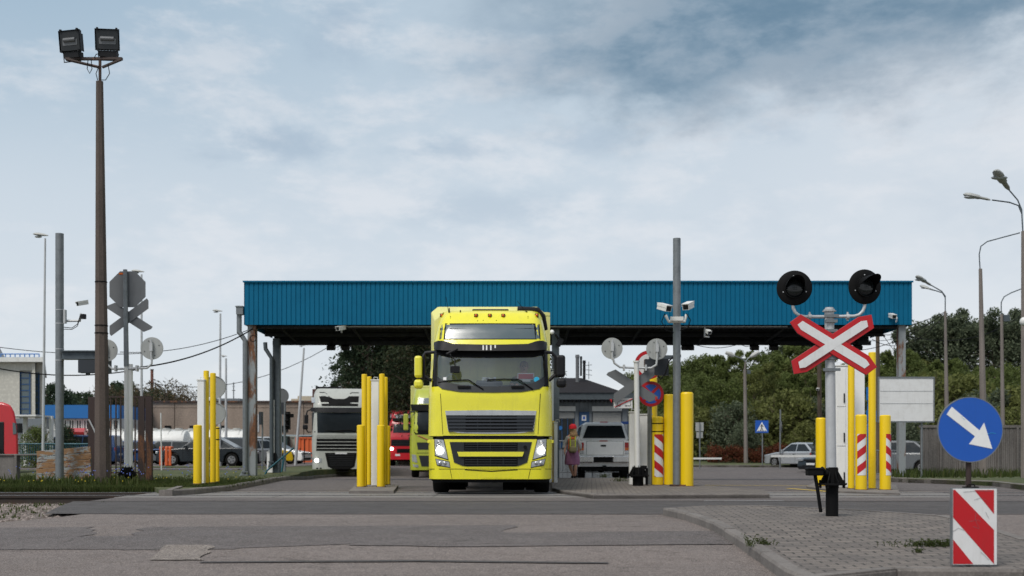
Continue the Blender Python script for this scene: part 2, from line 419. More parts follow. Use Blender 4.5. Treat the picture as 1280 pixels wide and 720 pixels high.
# asphalt family
def asphalt(name, c, c2, crack=.5, speck=.5):
    t = NT(name); o = t.co(); big = t.noise(t.co((.5, 1.4, 1)), .35, 8, .65, .3); mid = t.noise(o, 2.2, 8, .7); f1 = t.noise(o, 14, 5, .75); fine = t.noise(o, 70, 3, .8)
    sp_ = t.n('ShaderNodeTexVoronoi'); sp_.inputs['Scale'].default_value = 42; t.l(o, sp_.inputs['Vector'])
    trk = t.noise(t.co((.06, 1.1, 1)), 1.3, 5, .6)
    k = t.mix(t.ramp(big, .40, .60), c, c2)
    k = t.mix(t.math('MULTIPLY', t.ramp(trk, .48, .60), .4), k, tuple(q*.7 for q in c))
    k = t.mix(t.math('MULTIPLY', t.ramp(mid, .47, .60), .45), k, tuple(q*.68 for q in c))
    k = t.mix(t.math('MULTIPLY', t.ramp(f1, .50, .58), .5*speck+.1), k, tuple(q*.55 for q in c))
    k = t.mix(t.math('MULTIPLY', t.ramp(f1, .48, .40), .5*speck), k, tuple(min(1, q*1.5) for q in c))
    k = t.mix(t.math('MULTIPLY', t.ramp(fine, .51, .59), speck), k, tuple(min(1, q*2.1) for q in c))
    k = t.mix(t.math('MULTIPLY', t.ramp(fine, .48, .40), speck*.8), k, tuple(q*.4 for q in c))
    k = t.mix(t.math('MULTIPLY', t.ramp(sp_.outputs['Distance'], .22, .08), speck), k, (.42, .39, .37))
    wob = t.n('ShaderNodeTexNoise'); wob.inputs['Scale'].default_value = 1.5; wob.inputs['Detail'].default_value = 6; t.l(o, wob.inputs['Vector'])
    ad = t.n('ShaderNodeVectorMath', operation='ADD'); t.l(o, ad.inputs[0]); t.l(wob.outputs['Color'], ad.inputs[1])
    vo = t.n('ShaderNodeTexVoronoi', feature='DISTANCE_TO_EDGE'); vo.inputs['Scale'].default_value = .32; t.l(ad.outputs[0], vo.inputs['Vector'])
    k = t.mix(t.math('MULTIPLY', t.math('MULTIPLY', t.ramp(vo.outputs['Distance'], .008, .002), t.ramp(mid, .47, .56)), crack), k, (.035, .031, .029))
    t.bump(fine, .6, .006); return t.fin(k, t.ramp(mid, .3, .8, .75, .97), spec=.3)
D['asphalt'] = asphalt('asphalt_worn', (.145, .121, .110), (.110, .093, .086), .4, .8)
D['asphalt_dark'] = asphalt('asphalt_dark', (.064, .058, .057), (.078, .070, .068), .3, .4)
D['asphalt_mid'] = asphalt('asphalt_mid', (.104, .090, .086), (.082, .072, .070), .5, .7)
D['asphalt_patch'] = asphalt('asphalt_patch', (.17, .145, .128), (.14, .12, .105), 0., 1.)
# pavers
t = NT('pavers'); mp = t.n('ShaderNodeMapping'); mp.inputs['Rotation'].default_value = (0, 0, R(4)); t.l(t.tc.outputs['Object'], mp.inputs[0])
br = t.n('ShaderNodeTexBrick'); t.l(mp.outputs[0], br.inputs['Vector']); br.inputs['Scale'].default_value = 1.
br.inputs['Brick Width'].default_value = .22; br.inputs['Row Height'].default_value = .14; br.inputs['Mortar Size'].default_value = .011
br.inputs['Color1'].default_value = (.175, .148, .128, 1); br.inputs['Color2'].default_value = (.098, .083, .075, 1); br.inputs['Mortar'].default_value = (.016, .014, .012, 1)
br.inputs['Bias'].default_value = -.1
a = t.noise(t.co(), .9, 6, .65); b = t.noise(t.co(), 40, 4, .7)
k = t.mix(t.ramp(a, .4, .7, 0, .55), br.outputs['Color'], (.10, .088, .08)); k = t.mix(t.ramp(b, .5, .75, 0, .5), k, (.26, .235, .22))
t.bump(br.outputs['Fac'], -.6, .01); D['pavers'] = t.fin(k, .9)
# soil / grass / ballast
t = NT('grass_soil'); a = t.noise(t.co(), 1.2, 6, .7); b = t.noise(t.co(), 18, 4, .7)
k = t.mix(t.ramp(a, .4, .62), (.045, .062, .018), (.085, .085, .03)); k = t.mix(t.ramp(b, .5, .7, 0, .6), k, (.022, .035, .012))
t.bump(b, .8, .03); D['grass'] = t.fin(k, .95)
t = NT('ballast'); a = t.noise(t.co(), 1.2, 6, .7); b = t.noise(t.co(), 30, 3, .7)
k = t.mix(t.ramp(b, .35, .65), (.20, .165, .145), (.06, .05, .042)); k = t.mix(t.ramp(a, .5, .65, 0, .6), k, (.07, .075, .03))
t.bump(b, 1., .03); D['ballast'] = t.fin(k, .95)
t = NT('stone'); g = t.n('ShaderNodeNewGeometry'); r_ = t.n('ShaderNodeValToRGB'); r_.color_ramp.elements[0].color = (.09, .07, .06, 1); r_.color_ramp.elements[1].color = (.30, .25, .23, 1)
t.l(g.outputs['Random Per Island'], r_.inputs[0]); D['stone'] = t.fin(r_.outputs[0], .9)
D['blade'] = leafmat('blade', (.028, .042, .012), (.06, .08, .02), (.11, .10, .045))
D['rail'] = paint('rail_steel', (.03, .022, .018), .8, dirt=.5, dcol=(.06, .035, .025))
D['rail_top'] = paint('rail_top', (.42, .42, .43), .3, metal=.8, dirt=.3)
D['leaf_green'] = leafmat('leaf_green', (.062, .084, .024), (.122, .15, .044))
D['leaf_olive'] = leafmat('leaf_olive', (.078, .090, .027), (.145, .156, .048))
D['leaf_dark'] = leafmat('leaf_dark', (.020, .036, .020), (.045, .066, .034))
D['leaf_grey'] = leafmat('leaf_grey', (.055, .075, .045), (.12, .14, .085))
D['leaf_pine'] = leafmat('leaf_pine', (.014, .022, .012), (.036, .048, .020), (.075, .05, .028))
D['leaf_brown'] = leafmat('leaf_brown', (.06, .045, .028), (.11, .085, .045))
D['leaf_red'] = leafmat('leaf_red', (.075, .018, .012), (.14, .045, .022), (.09, .075, .02))
D['flower_blue'] = paint('flower_blue', (.13, .18, .55), .8, dirt=.1)
D['flower_yellow'] = paint('flower_yellow', (.6, .45, .02), .8, dirt=.1)
# ================================================================= GROUND
def ground_poly(name, pts, h, mat, skirt=0., step=.5, parent=None, side_mat=None, hf=None):
    b = bmesh.new(); vs = [b.verts.new((p[0], p[1], 0)) for p in pts]; f = b.faces.new(vs)
    f.normal_update()
    if f.normal.z < 0: f.normal_flip()
    y0 = min(p[1] for p in pts); y1 = max(p[1] for p in pts)
    y = math.ceil((y0+1e-3)/step)*step
    while y < min(y1, 80):
        bmesh.ops.bisect_plane(b, geom=b.verts[:]+b.edges[:]+b.faces[:], plane_co=(0, y, 0), plane_no=(0, 1, 0)); y += step
    bmesh.ops.triangulate(b, faces=[f for f in b.faces if len(f.verts) > 4])
    hh = hf or (lambda x, y: gz(y)+h)
    for v in b.verts: v.co.z = hh(v.co.x, v.co.y)
    if skirt:
        be = [e for e in b.edges if len(e.link_faces) == 1]
        r_ = bmesh.ops.extrude_edge_only(b, edges=be)
        for v in [q for q in r_['geom'] if isinstance(q, bmesh.types.BMVert)]: v.co.z -= skirt
        for q in r_['geom']:
            if isinstance(q, bmesh.types.BMFace): q.material_index = 1
    me = bpy.data.meshes.new(name); b.to_mesh(me); b.free()
    me.materials.append(mat); me.materials.append(side_mat or mat)
    o = bpy.data.objects.new(name, me); C.objects.link(o); 
    if parent: o.parent = parent
    return struct(o)
def kerb(name, path, w, h, top, mat=None, inner=+1):
    """stone kerb along a ground path; w wide, standing h over the road, blocks 0.9 m long"""
    mb = MB(); P2 = [Vector((p[0], p[1], 0)) for p in path]
    for a, b_ in zip(P2, P2[1:]):
        d = b_-a; ln = d.length; n = max(1, round(ln/.95)); d.normalize(); s = Vector((-d.y, d.x, 0))*inner*w
        for i in range(n):
            p = a+d*(ln*i/n+.006); q = a+d*(ln*(i+1)/n-.006)
            jz = rnd.uniform(-.006, .006)
            ring = []
            for c in (p, q):
                zb = gz(c.y)-.12; zt = gz(c.y)+h+jz; o_ = rnd.uniform(-.006, .006)
                e = s*.12
                ring.append([(c.x, c.y, zb), (c.x, c.y, zt-.025), (c.x+e.x, c.y+e.y, zt), (c.x+s.x, c.y+s.y, zt), (c.x+s.x, c.y+s.y, zb)])
            mb.loft(ring)
    return struct(mb.build(name, mat or D['conc_kerb']))
# one sheet to the horizon
ys = [-30, -10]+[i for i in range(0, 80, 1)]+[90, 110, 150, 250, 500, 1000, 2500]
xs = [-2500, -600, -100, -30, 0, 30, 100, 600, 2500]
mb = MB(); nx = len(xs)
for y in ys:
    for x in xs: mb.v.append((x, y, gz(y)-.30))
for j in range(len(ys)-1):
    for i in range(nx-1): mb.f.append((j*nx+i, j*nx+i+1, (j+1)*nx+i+1, (j+1)*nx+i)); mb.m.append(0)
struct(mb.build('ground', D['grass']))
# ballast corner: asphalt boundary traced on the ground
TB = [G(182, 617), G(160, 626.5), G(131, 636), G(100, 643), (G(62, 648)), G(0, 653), (-26, 13.4, 0)]
TBxy = [(p[0], p[1]) for p in TB]
edgeL = TBxy[0]
road = [(-45, 2), (60, 2), (60, 75), (-9, 75), (-9, 30), (edgeL[0]-.2, 24.9), edgeL]+TBxy[1:]+[(-45, 12.6)]
ground_poly('road', road, 0, D['asphalt'], .3)
ground_poly('track_bed', [(TBxy[0][0], 24.9)]+TBxy+[(-60, 13.2), (-60, 24.9)], -.14, D['ballast'],
            hf=lambda x, y: gz(y)-.15 if y > 20.6 else gz(y)-.15+min(.11, (20.6-y)*.1))
# crossing surface
cz0, cz1 = 18.9, 23.95
ground_poly('crossing_surface', [(TBxy[1][0]+.05, 16.3), (40, 16.3), (40, 19.8), (TBxy[0][0], 19.8)], .006, D['asphalt_dark'])
ground_poly('crossing_panels', [(-7.4, 19.9), (40, 19.9), (40, 24.6), (-7.55, 24.6)], .007, D['asphalt_mid'])
mb = MB()
def slab(y0, y1, x0=-7.5, x1=9., L_=3.):
    x = x0
    while x < x1:
        mb.box(x+.012, min(x+L_, x1)-.012, y0, y1, -.05, .013); x += L_
slab(22.42, 23.78); slab(24.02, 24.5); slab(21.4, 22.18)
struct(mb.build('concrete_crossing_panels', D['conc_panel'], bevel=.006))
def rail(name, Y, label):
    t = thing(name, (0, Y, 0), label, 'rail', 'railway rails of the crossing track')
    pr = [(-.075, -.16), (.075, -.16), (.07, -.145), (.012, -.13), (.012, -.04), (.036, -.03), (.036, .016), (-.036, .016), (-.036, -.03), (-.012, -.04), (-.012, -.13), (-.07, -.145)]
    mb = MB(); mb.prismx([(Y+a, z) for a, z in pr], -70, 45); mb.build('rail_web', D['rail'], t)
    mb = MB(); mb.box(-70, 45, Y-.034, Y+.034, .0165, .020); mb.build('rail_head', D['rail_top'], t)
rail('rail', 23.9, 'far steel rail of the crossing track, nearer the grass verge')
rail('rail', 22.3, 'near steel rail of the crossing track, beside the ballast')
for i, x in enumerate(np.arange(-9.2, -22, -.62)):
    mb = MB(); mb.box(x-.11, x+.11, 21.8, 24.4, gz(23)-.2, gz(23)-.135)
    tag(mb.build('railway_sleeper', D['rust_dark'], bevel=.01), 'dark timber railway sleeper bedded in ballast under the rails', 'sleeper', 'sleepers under the track')
# asphalt patches in the foreground
def px_poly(pts, h=0.): return [(G(*p)[0], G(*p)[1]) for p in pts]
def wob(pts, amp=.06, n=6):
    out = []
    for a, b_ in zip(pts, pts[1:]+pts[:1]):
        for i in range(n): t_ = i/n; out.append((lerp(a[0], b_[0], t_)+rnd.uniform(-amp, amp)*2, lerp(a[1], b_[1], t_)+rnd.uniform(-amp, amp)*.6))
    return out
ground_poly('asphalt_repair', wob(px_poly([(-300, 662), (120, 659), (105, 671), (165, 670), (180, 659), (400, 658), (640, 657), (640, 672), (300, 686), (190, 688), (110, 687), (-300, 690)])), .005, D['asphalt_mid'])
ground_poly('asphalt_repair', wob(px_poly([(430, 668), (900, 664), (918, 681), (560, 684), (440, 682)]), .03), .0075, D['asphalt_mid'])
ground_poly('asphalt_repair', wob(px_poly([(205, 682), (268, 682), (250, 701), (190, 701)]), .02), .010, D['asphalt_patch'])
ground_poly('asphalt_repair', wob(px_poly([(250, 703), (520, 701), (760, 704), (760, 705.5), (520, 703), (250, 704.5)]), .01), .010, D['asphalt_dark'])
ground_poly('asphalt_repair', wob(px_poly([(150, 641), (640, 640), (1300, 641), (1300, 643.5), (640, 643), (150, 643)]), .04), .004, D['asphalt_mid'])
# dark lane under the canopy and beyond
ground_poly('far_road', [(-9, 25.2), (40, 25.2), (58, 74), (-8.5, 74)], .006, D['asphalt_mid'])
# ---------------- islands
isl = [G(830, 635, .1), G(858, 641, .1), G(890, 652, .1), G(925, 672, .1), G(952, 690, .1), G(985, 712, .1), G(1010, 722, .1)]
IL = [(p[0], p[1]) for p in isl]
IL += [(IL[-1][0]+.9, 9.35), (6.2, 9.1)]
top = [(p[0], p[1]) for p in (G(1290, 676, .1), G(1180, 645, .1), G(1080, 638, .1), G(950, 632.5, .1), G(880, 632, .1))]
ground_poly('traffic_island', IL+[(6.9, 10.2)]+top, .10, D['pavers'], .3, side_mat=D['conc_kerb'])
kerb('traffic_island_kerb', [(a[0]-.02, a[1]-.02) for a in IL], .13, .106, 0, inner=+1)
kerb('traffic_island_kerb', [(7.1, 10.3)]+[(a[0]+.03, a[1]+.05) for a in top], .13, .106, 0, inner=+1)
# lane island by the booth
i2 = [(p[0], p[1]) for p in (G(690, 610, .08), G(700, 613, .08), G(742, 618.6, .08), G(962, 618, .08), G(955, 612, .08), G(880, 607, .08))]+[(X(815, 30), 30.5), (X(790, 33), 33), (3.4, 37.3), (1.3, 37.3)]
ground_poly('lane_island', i2, .08, D['pavers'], .2, side_mat=D['conc_kerb'])
kerb('lane_island_kerb', i2[:4], .12, .087, 0, inner=+1)
# raised walkway in front of the booth
0 and ground_poly('booth_walkway', [(1.35, 26.8), (1.35, 46), (2.4, 46), (2.4, 27.4)], .08, D['asphalt_patch'], .2, side_mat=D['conc_kerb'])
# bases of the lane posts
b1 = [(p[0], p[1]) for p in (G(436, 613.5, .07), G(492, 613.5, .07), G(498, 606, .07), G(446, 605, .07))]
ground_poly('lane_post_plinth', b1, .07, D['conc_kerb'], .2)
b2 = [(p[0], p[1]) for p in (G(1008, 608, .05), G(1050, 614, .05), G(1125, 616.5, .05), G(1120, 606, .05), G(1020, 602, .05))]
ground_poly('gate_post_plinth', b2, .05, D['conc_kerb'], .2)
# left verge
kl = [(p[0], p[1]) for p in (G(205, 614.5, .1), G(243, 612.5, .1), G(285, 608.5, .1), G(330, 601, .1))]
kl += [(X(392, 46), 46), (X(440, 52), 52), (X(452, 60), 60), (-9.3, 100)]
vg = [(TBxy[0][0]-.15, 24.75)]+kl+[(-9.3, 160), (-90, 160), (-90, 24.75)]
def verge_h(x, y): return gz(min(y, 33))+.10+ (.05 if y > 40 else 0) + .05*max(0, min(1, (-x-9)/4))*max(0, min(1, (y-25)/2))
ground_poly('grass_verge', vg, .1, D['grass'], .4, hf=verge_h)
kerb('verge_kerb', [(a[0]+.02, a[1]-.02) for a in [(TBxy[0][0]+.3, 24.8)]+kl[:-1]], .14, .13, 0, inner=+1)
def VZ(x, y): return verge_h(x, y)
# car park strip on the left
ground_poly('car_park', [(-70, 46), (-11, 46), (-11, 110), (-70, 110)], .18, D['asphalt_mid'], .2, hf=lambda x, y: .165)
ground_poly('car_park_kerb_strip', [(-70, 45.6), (-11, 45.6), (-11, 46), (-70, 46)], .2, D['conc_kerb'], .2, hf=lambda x, y: .2)
ground_poly('grass_island', [(-70, 52), (-11, 52), (-11, 55.5), (-70, 55.5)], .2, D['grass'], .1, hf=lambda x, y: .2)
# right verge
kr = [(p[0], p[1]) for p in (G(1420, 612, .12), G(1290, 607.5, .12), G(1240, 602, .12), G(1110, 597.5, .12))]
ground_poly('right_verge', kr[:4]+[(13.4, 40), (19, 50), (24, 62), (70, 62), (70, 29)], .12, D['grass'], .3)
kerb('right_verge_kerb', kr[:4]+[(13.4, 40), (19, 50)], .16, .135, 0, inner=-1)
# far verge beyond the junction with the crossing
fv = [(8.5, 70), (11, 66), (24, 64), (60, 64), (60, 140), (-8.8, 140), (-8.8, 98), (4, 92)]
ground_poly('far_verge', fv, .12, D['grass'], .3, hf=lambda x, y: gz(y)+.12+max(0, y-75)*.02)
kerb('far_kerb', [(4, 92), (8.5, 70), (11, 66), (24, 64), (60, 64)], .16, .135, 0, inner=+1)
# painted lines
mb = MB()
def line(x0, y0, x1, y1, w, name, mat, h=.012):
    d = Vector((x1-x0, y1-y0, 0)).normalized(); s = Vector((-d.y, d.x, 0))*w/2
    ground_poly(name, [(x0-s.x, y0-s.y), (x1-s.x, y1-s.y), (x1+s.x, y1+s.y), (x0+s.x, y0+s.y)], h, mat)
line(G(985, 611)[0], G(985, 611)[1], G(1062, 617)[0], G(1062, 617)[1], .12, 'yellow_line', D['bollard'])
line(5, 29.5, 9, 28.8, .1, 'yellow_line', D['bollard'])
ln_ = 0
line(G(880, 627)[0], G(880, 627)[1], G(980, 627)[0], G(980, 627)[1], .06, 'rail_groove', D['pale_metal'], .016)

# stones, blades, flowers : stuff
def inpoly(x, y, P_):
    c = False; j = len(P_)-1
    for i in range(len(P_)):
        if (P_[i][1] > y) != (P_[j][1] > y) and x < (P_[j][0]-P_[i][0])*(y-P_[i][1])/(P_[j][1]-P_[i][1])+P_[i][0]: c = not c
        j = i
    return c
tbp = [(TBxy[0][0], 24.4)]+TBxy[:-1]+[(-11, 13.4), (-14, 24.4)]
mb = MB(); k = 0
oct_ = [(1, 0, 0), (0, 1, 0), (-1, 0, 0), (0, -1, 0), (0, 0, 1), (0, 0, -1)]
of = [(0, 1, 4), (1, 2, 4), (2, 3, 4), (3, 0, 4), (1, 0, 5), (2, 1, 5), (3, 2, 5), (0, 3, 5)]
while k < 5200:
    x = rnd.uniform(-15, -5.5); y = rnd.uniform(13.2, 24.4)
    if rnd.random() < .45: y = rnd.uniform(13.4, 21)
    if not inpoly(x, y, tbp): continue
    k += 1
    z = gz(y)-.15+(0 if y > 20.6 else min(.11, (20.6-y)*.1)); s = rnd.uniform(.018, .045)
    mb.add([(x+a*s*rnd.uniform(.6, 1.2), y+b*s*rnd.uniform(.6, 1.2), z+c*s*rnd.uniform(.4, .8)) for a, b, c in oct_], of)
tag(mb.build('gravel', D['stone']), kind='stuff')
def blades(name, n, fn, hmin, hmax, mat, w=.012, lean=.4, tuft=3):
    mb = MB(); k = 0; tries = 0
    while k < n and tries < n*30:
        tries += 1
        p = fn()
        if p is None: continue
        for _ in range(tuft):
            h = rnd.uniform(hmin, hmax); a = rnd.uniform(0, 6.28); l_ = rnd.uniform(0, lean)*h
            x, y, z = p[0]+rnd.gauss(0, .03), p[1]+rnd.gauss(0, .03), p[2]
            dx, dy = math.cos(a)*w, math.sin(a)*w; b_ = rnd.uniform(0, 6.28); ex, ey = math.cos(b_)*l_, math.sin(b_)*l_
            mb.add([(x-dx, y-dy, z-.02), (x+dx, y+dy, z-.02), (x+dx*.6+ex*.4, y+dy*.6+ey*.4, z+h*.6), (x+ex, y+ey, z+h), (x-dx*.6+ex*.4, y-dy*.6+ey*.4, z+h*.6)], [(0, 1, 2, 4), (4, 2, 3)])
        k += 1
    return tag(mb.build(name, mat), kind='stuff')
def in_verge():
    y = 24.78+abs(rnd.gauss(0, 4.2)); x = rnd.uniform(-.47*y, -5.)
    if y > 45 or not inpoly(x, y, vg): return None
    return (x, y, VZ(x, y))
blades('verge_grass', 11000, in_verge, .012, .06, D['blade'], .010)
def in_edge():
    y = rnd.uniform(24.5, 24.85); x = rnd.uniform(-12.5, -7.75); return (x, y, VZ(x, 24.8)-.2)
blades('rail_edge_grass', 4500, in_edge, .12, .27, D['blade'], .012)
def in_verge2():
    y = rnd.choice((25.0, 26.5, 27.5, 26.0))+abs(rnd.gauss(0, .8)); x = -y*(640-rnd.choice((20, 60, 110, 130, 150, 135, 140, 95)))/F+rnd.gauss(0, .4)
    return (x, y, VZ(x, y)) if inpoly(x, y, vg) else None
blades('tall_verge_weeds', 420, in_verge2, .06, .26, D['blade'], .018, .5)
def in_tb():
    cx, cy = rnd.choice([(-10.2, 19.6), (-8.2, 18.8), (-9.0, 17.2), (-7.4, 16.2), (-9.6, 21.0), (-6.9, 19.5), (-8.6, 15.6), (-10.3, 17.5), (-7.9, 17.6)])
    x = cx+rnd.gauss(0, .45); y = cy+rnd.gauss(0, .35)
    if not inpoly(x, y, tbp): return None
    return (x, y, gz(y)-.15+(0 if y > 20.6 else min(.11, (20.6-y)*.1)))
blades('trackside_weeds', 300, in_tb, .02, .07, D['blade'], .014, .6)
def in_right():
    x = rnd.uniform(9, 22); y = rnd.uniform(33, 46)
    return (x, y, gz(y)+.12) if inpoly(x, y, kr[:4]+[(13.4, 40), (19, 50), (24, 62), (70, 62), (70, 29)]) and rnd.random() < (.3 if y < 42.6 else 1) else None
blades('right_verge_grass', 1500, in_right, .06, .35, D['blade'], .02, .5)
mb = MB(); mb2 = MB()
for i in range(150):
    p = in_verge()
    if not p or p[1] > 40: continue
    if rnd.random() < .3: mb2.ell((p[0], p[1], p[2]+rnd.uniform(.1, .2)), .014, .014, .010, 6, 3)
    else: mb.ell((p[0], p[1], p[2]+rnd.uniform(.2, .45)), .015, .015, .012, 6, 3)
for i in range(10):
    x, y = X(rnd.gauss(60, 45), 25.4), 25.2+rnd.random(); mb2.ell((x, y, VZ(x, y)+.12), .018, .018, .012, 6, 3)
for i in range(30):
    x, y = X(rnd.gauss(130, 18), 26.), 26.+rnd.random(); mb.ell((x, y, VZ(x, y)+rnd.uniform(.2, .5)), .016, .016, .014, 6, 3)
tag(mb.build('blue_wildflowers', D['flower_blue']), kind='stuff'); tag(mb2.build('yellow_wildflowers', D['flower_yellow']), kind='stuff')
# weed clumps on the near island
def weed(px, py, n, sx, sy, hmax, label):
    g = G(px, py, .1); mb = MB(); rs = random.Random(px)
    for i in range(n):
        x = g.x+rs.gauss(0, sx); y = g.y+rs.gauss(0, sy); z = gz(y)+.1; a = rs.uniform(0, 6.28); h = rs.uniform(.3, 1)*hmax; l_ = rs.uniform(.3, 1.1)*h
        dx, dy = math.cos(a)*l_, math.sin(a)*l_; w = .0025
        pr = None
        for s_ in range(5):
            t_ = s_/4; c = Vector((x+dx*t_, y+dy*t_, z+h*math.sin(t_*1.7)))
            if pr is not None: mb.add([pr+Vector((w, 0, 0)), pr-Vector((w, 0, 0)), c-Vector((w, 0, 0)), c+Vector((w, 0, 0))], [(0, 1, 2, 3)])
            if s_:
                for q in range(3):
                    u = Vector((rs.gauss(0, 1), rs.gauss(0, 1), rs.gauss(0, .6))).normalized()*.016; s2 = Vector((rs.gauss(0, 1), rs.gauss(0, 1), rs.gauss(0, 1))).normalized()*.003
                    mb.add([c-s2, c+s2, c+u+s2, c+u-s2], [(0, 1, 2, 3)])
            pr = c
    tag(mb.build('weed_tuft', D['blade']), label, 'weed')
weed(1166, 683, 150, .17, .05, .07, 'wide straggly green weed beside the striped panel on the paved island')
weed(1147, 691, 14, .02, .02, .05, 'tiny green sprout in the pavers below the straggly weed')
weed(957, 681, 26, .035, .035, .07, 'grass tuft growing behind the kerb edge of the near island')
weed(938, 683, 14, .02, .035, .13, 'thin tall grass tuft leaning over the kerb on the roadside')

# ================================================================= TREES
def crown(mb, clumps, n, leaf, rs, flat=.75):
    nc = len(clumps)
    for i in range(n):
        c, r_ = clumps[rs.randrange(nc)]
        d = Vector((rs.gauss(0, 1), rs.gauss(0, 1), rs.gauss(0, flat))); d = d.normalized()*r_*(rs.random()**.45)
        p = Vector(c)+d; s = leaf*rs.uniform(.6, 1.4)
        a = Vector((rs.gauss(0, 1), rs.gauss(0, 1), rs.gauss(0, 1))).normalized(); b = a.cross(Vector((rs.gauss(0, 1), rs.gauss(0, 1), rs.gauss(0, 1)))).normalized()
        mb.add([p-a*s, p-b*s*.5, p+a*s, p+b*s*.5], [(0, 1, 2, 3)])
def tree(name, H, Rr, lo, n, leaf, mat, seed, kind='round', label='', cat='tree', group=None, bark=None, trunk_r=.16):
    rs = random.Random(seed); t = thing(name, (0, 0, 0), label, cat, group)
    clumps = []; tm = MB()
    ntr = 1 if kind in ('pine', 'conifer') else 3
    for k in range(ntr):
        ax = rs.uniform(-.3, .3)*(ntr > 1); ay = rs.uniform(-.3, .3)*(ntr > 1)
        path = [Vector((ax, ay, -.4)), Vector((ax*1.5, ay*1.5, H*.3)), Vector((ax*2+rs.uniform(-.3, .3), ay*2, H*.6)), Vector((ax*3, ay*3, H*.93))]
        tm.tube(path, [trunk_r, trunk_r*.8, trunk_r*.5, trunk_r*.15], 6)
    nl = 26 if kind != 'bush' else 16
    for i in range(nl):
        u = (i+.5)/nl; z = lerp(lo, H*.96, u)
        if kind == 'round': env = Rr*math.sin(math.pi*min(1, .16+.8*u))**.7
        elif kind == 'pine': env = Rr*(1.05-u)**.6
        elif kind == 'bush': env = Rr*math.sqrt(max(0, 1-(u*.95)**2))
        else: env = Rr*math.sin(math.pi*min(1, .2+.72*u))**.6
        a = i*2.4+rs.uniform(-.4, .4); rr = env*rs.uniform(.45, .85)
        c = Vector((math.cos(a)*rr, math.sin(a)*rr, z)); cr = env*rs.uniform(.34, .6)+.25
        clumps.append((c, cr)); s = Vector((0, 0, max(.3, z-rr*.7)))
        tm.tube([s, lerp(s, c, .5)+Vector((0, 0, .1)), c], [trunk_r*.45, trunk_r*.28, trunk_r*.1], 5)
        for q in range(3): tm.tube([c, c+Vector((rs.gauss(0, 1), rs.gauss(0, 1), rs.gauss(.3, .6)))*cr*.6], [trunk_r*.1, .01], 4)
        if kind == 'spiky' and u > .6:
            for q in range(3): clumps.append((c+Vector((rs.gauss(0, .5), rs.gauss(0, .5), cr*rs.uniform(.6, 1.5))), cr*.35))
    cm = MB(); crown(cm, clumps, n, leaf, rs)
    tm.build('trunk', bark or D['bark'], t); cm.build('crown', mat, t)
    return t
def plant(proto, used, x, y, z, s, rz, label=None, group=None):
    if proto.name not in used:
        used.add(proto.name); proto.location = (x, y, z); proto.scale = (s,)*3; proto.rotation_euler = (0, 0, rz)
        if label: proto['label'] = label
        if group: proto['group'] = group
        return proto
    return copy_tree(proto, (x, y, z), rz, label, group, s)
used = set()
GR = 'trees of the wood beyond the road'
T_g = [tree('deciduous_tree', 9, 3.1, .8, 17000, .10, D['leaf_green'], 11, 'spiky'), tree('deciduous_tree', 9, 3.4, .8, 17000, .10, D['leaf_olive'], 12, 'spiky'),
       tree('deciduous_tree', 9, 3.2, .6, 17000, .10, D['leaf_green'], 13, 'round')]
T_d = [tree('dark_tree', 9, 3.5, .6, 17000, .105, D['leaf_dark'], 14, 'round'), tree('willow_tree', 9, 3.6, .6, 18000, .105, D['leaf_grey'], 15, 'spiky')]
T_b = [tree('bush', 4, 2.2, .2, 6500, .10, D['leaf_grey'], 16, 'bush'), tree('bush', 4, 2.2, .2, 6500, .11, D['leaf_olive'], 17, 'bush')]
LB = {'g': 'tall green leafy tree of the wood beyond the road, feathery top', 'o': 'tall green leafy tree of the wood beyond the road, feathery top', 'r': 'tall green leafy tree of the wood beyond the road, feathery top',
      'd': 'dark dense tree of the wood beyond the road', 'w': 'grey green willow of the wood rising above its neighbours', 'b': 'low rounded grey green bush at the foot of the wood', 'y': 'low olive green bush at the foot of the wood'}
def put(kind, px, top, Y, rz=None):
    pr = {'g': T_g[0], 'o': T_g[1], 'r': T_g[2], 'd': T_d[0], 'w': T_d[1], 'b': T_b[0], 'y': T_b[1]}[kind]
    base = gz(Y)+.1+max(0, Y-75)*.02; h = Z(top, Y)-base; H0 = 4 if kind in 'by' else 9
    g_ = {'g': 'tall green trees of the wood', 'o': 'tall green trees of the wood', 'r': 'tall green trees of the wood', 'd': 'dark trees of the wood', 'w': 'grey green willows of the wood', 'b': 'grey green bushes at the foot of the wood', 'y': 'olive bushes at the foot of the wood'}[kind]
    plant(pr, used, X(px, Y), Y, base-.15, h/H0*1.03, rnd.uniform(0, 6.28), LB[kind], g_)
for px, top in ((812, 468), (842, 455), (872, 449), (901, 456), (928, 455), (957, 454), (985, 446), (1012, 452), (1040, 462), (1068, 458), (1096, 455), (1122, 452), (1150, 458)):
    put(rnd.choice('gor'), px, top+rnd.uniform(-3, 3), 98+rnd.uniform(-5, 5))
for px, top in ((868, 452), (990, 450), (1140, 436), (1108, 452)): put('d', px, top, 106)
for px, top in ((1160, 420), (1192, 416), (1222, 424), (1252, 415), (1290, 418), (1000, 444), (1330, 415)): put('w', px, top, 104)
for px, top in ((790, 484), (822, 478), (850, 474), (884, 470), (910, 478), (946, 472), (972, 470), (1004, 474), (1034, 480), (1062, 478), (1090, 476), (1118, 472), (1150, 468), (1182, 462), (1215, 458), (1244, 460), (1270, 455), (1310, 452)):
    put(rnd.choice('gorr'), px, top+rnd.uniform(-4, 4), 88+rnd.uniform(-3, 3))
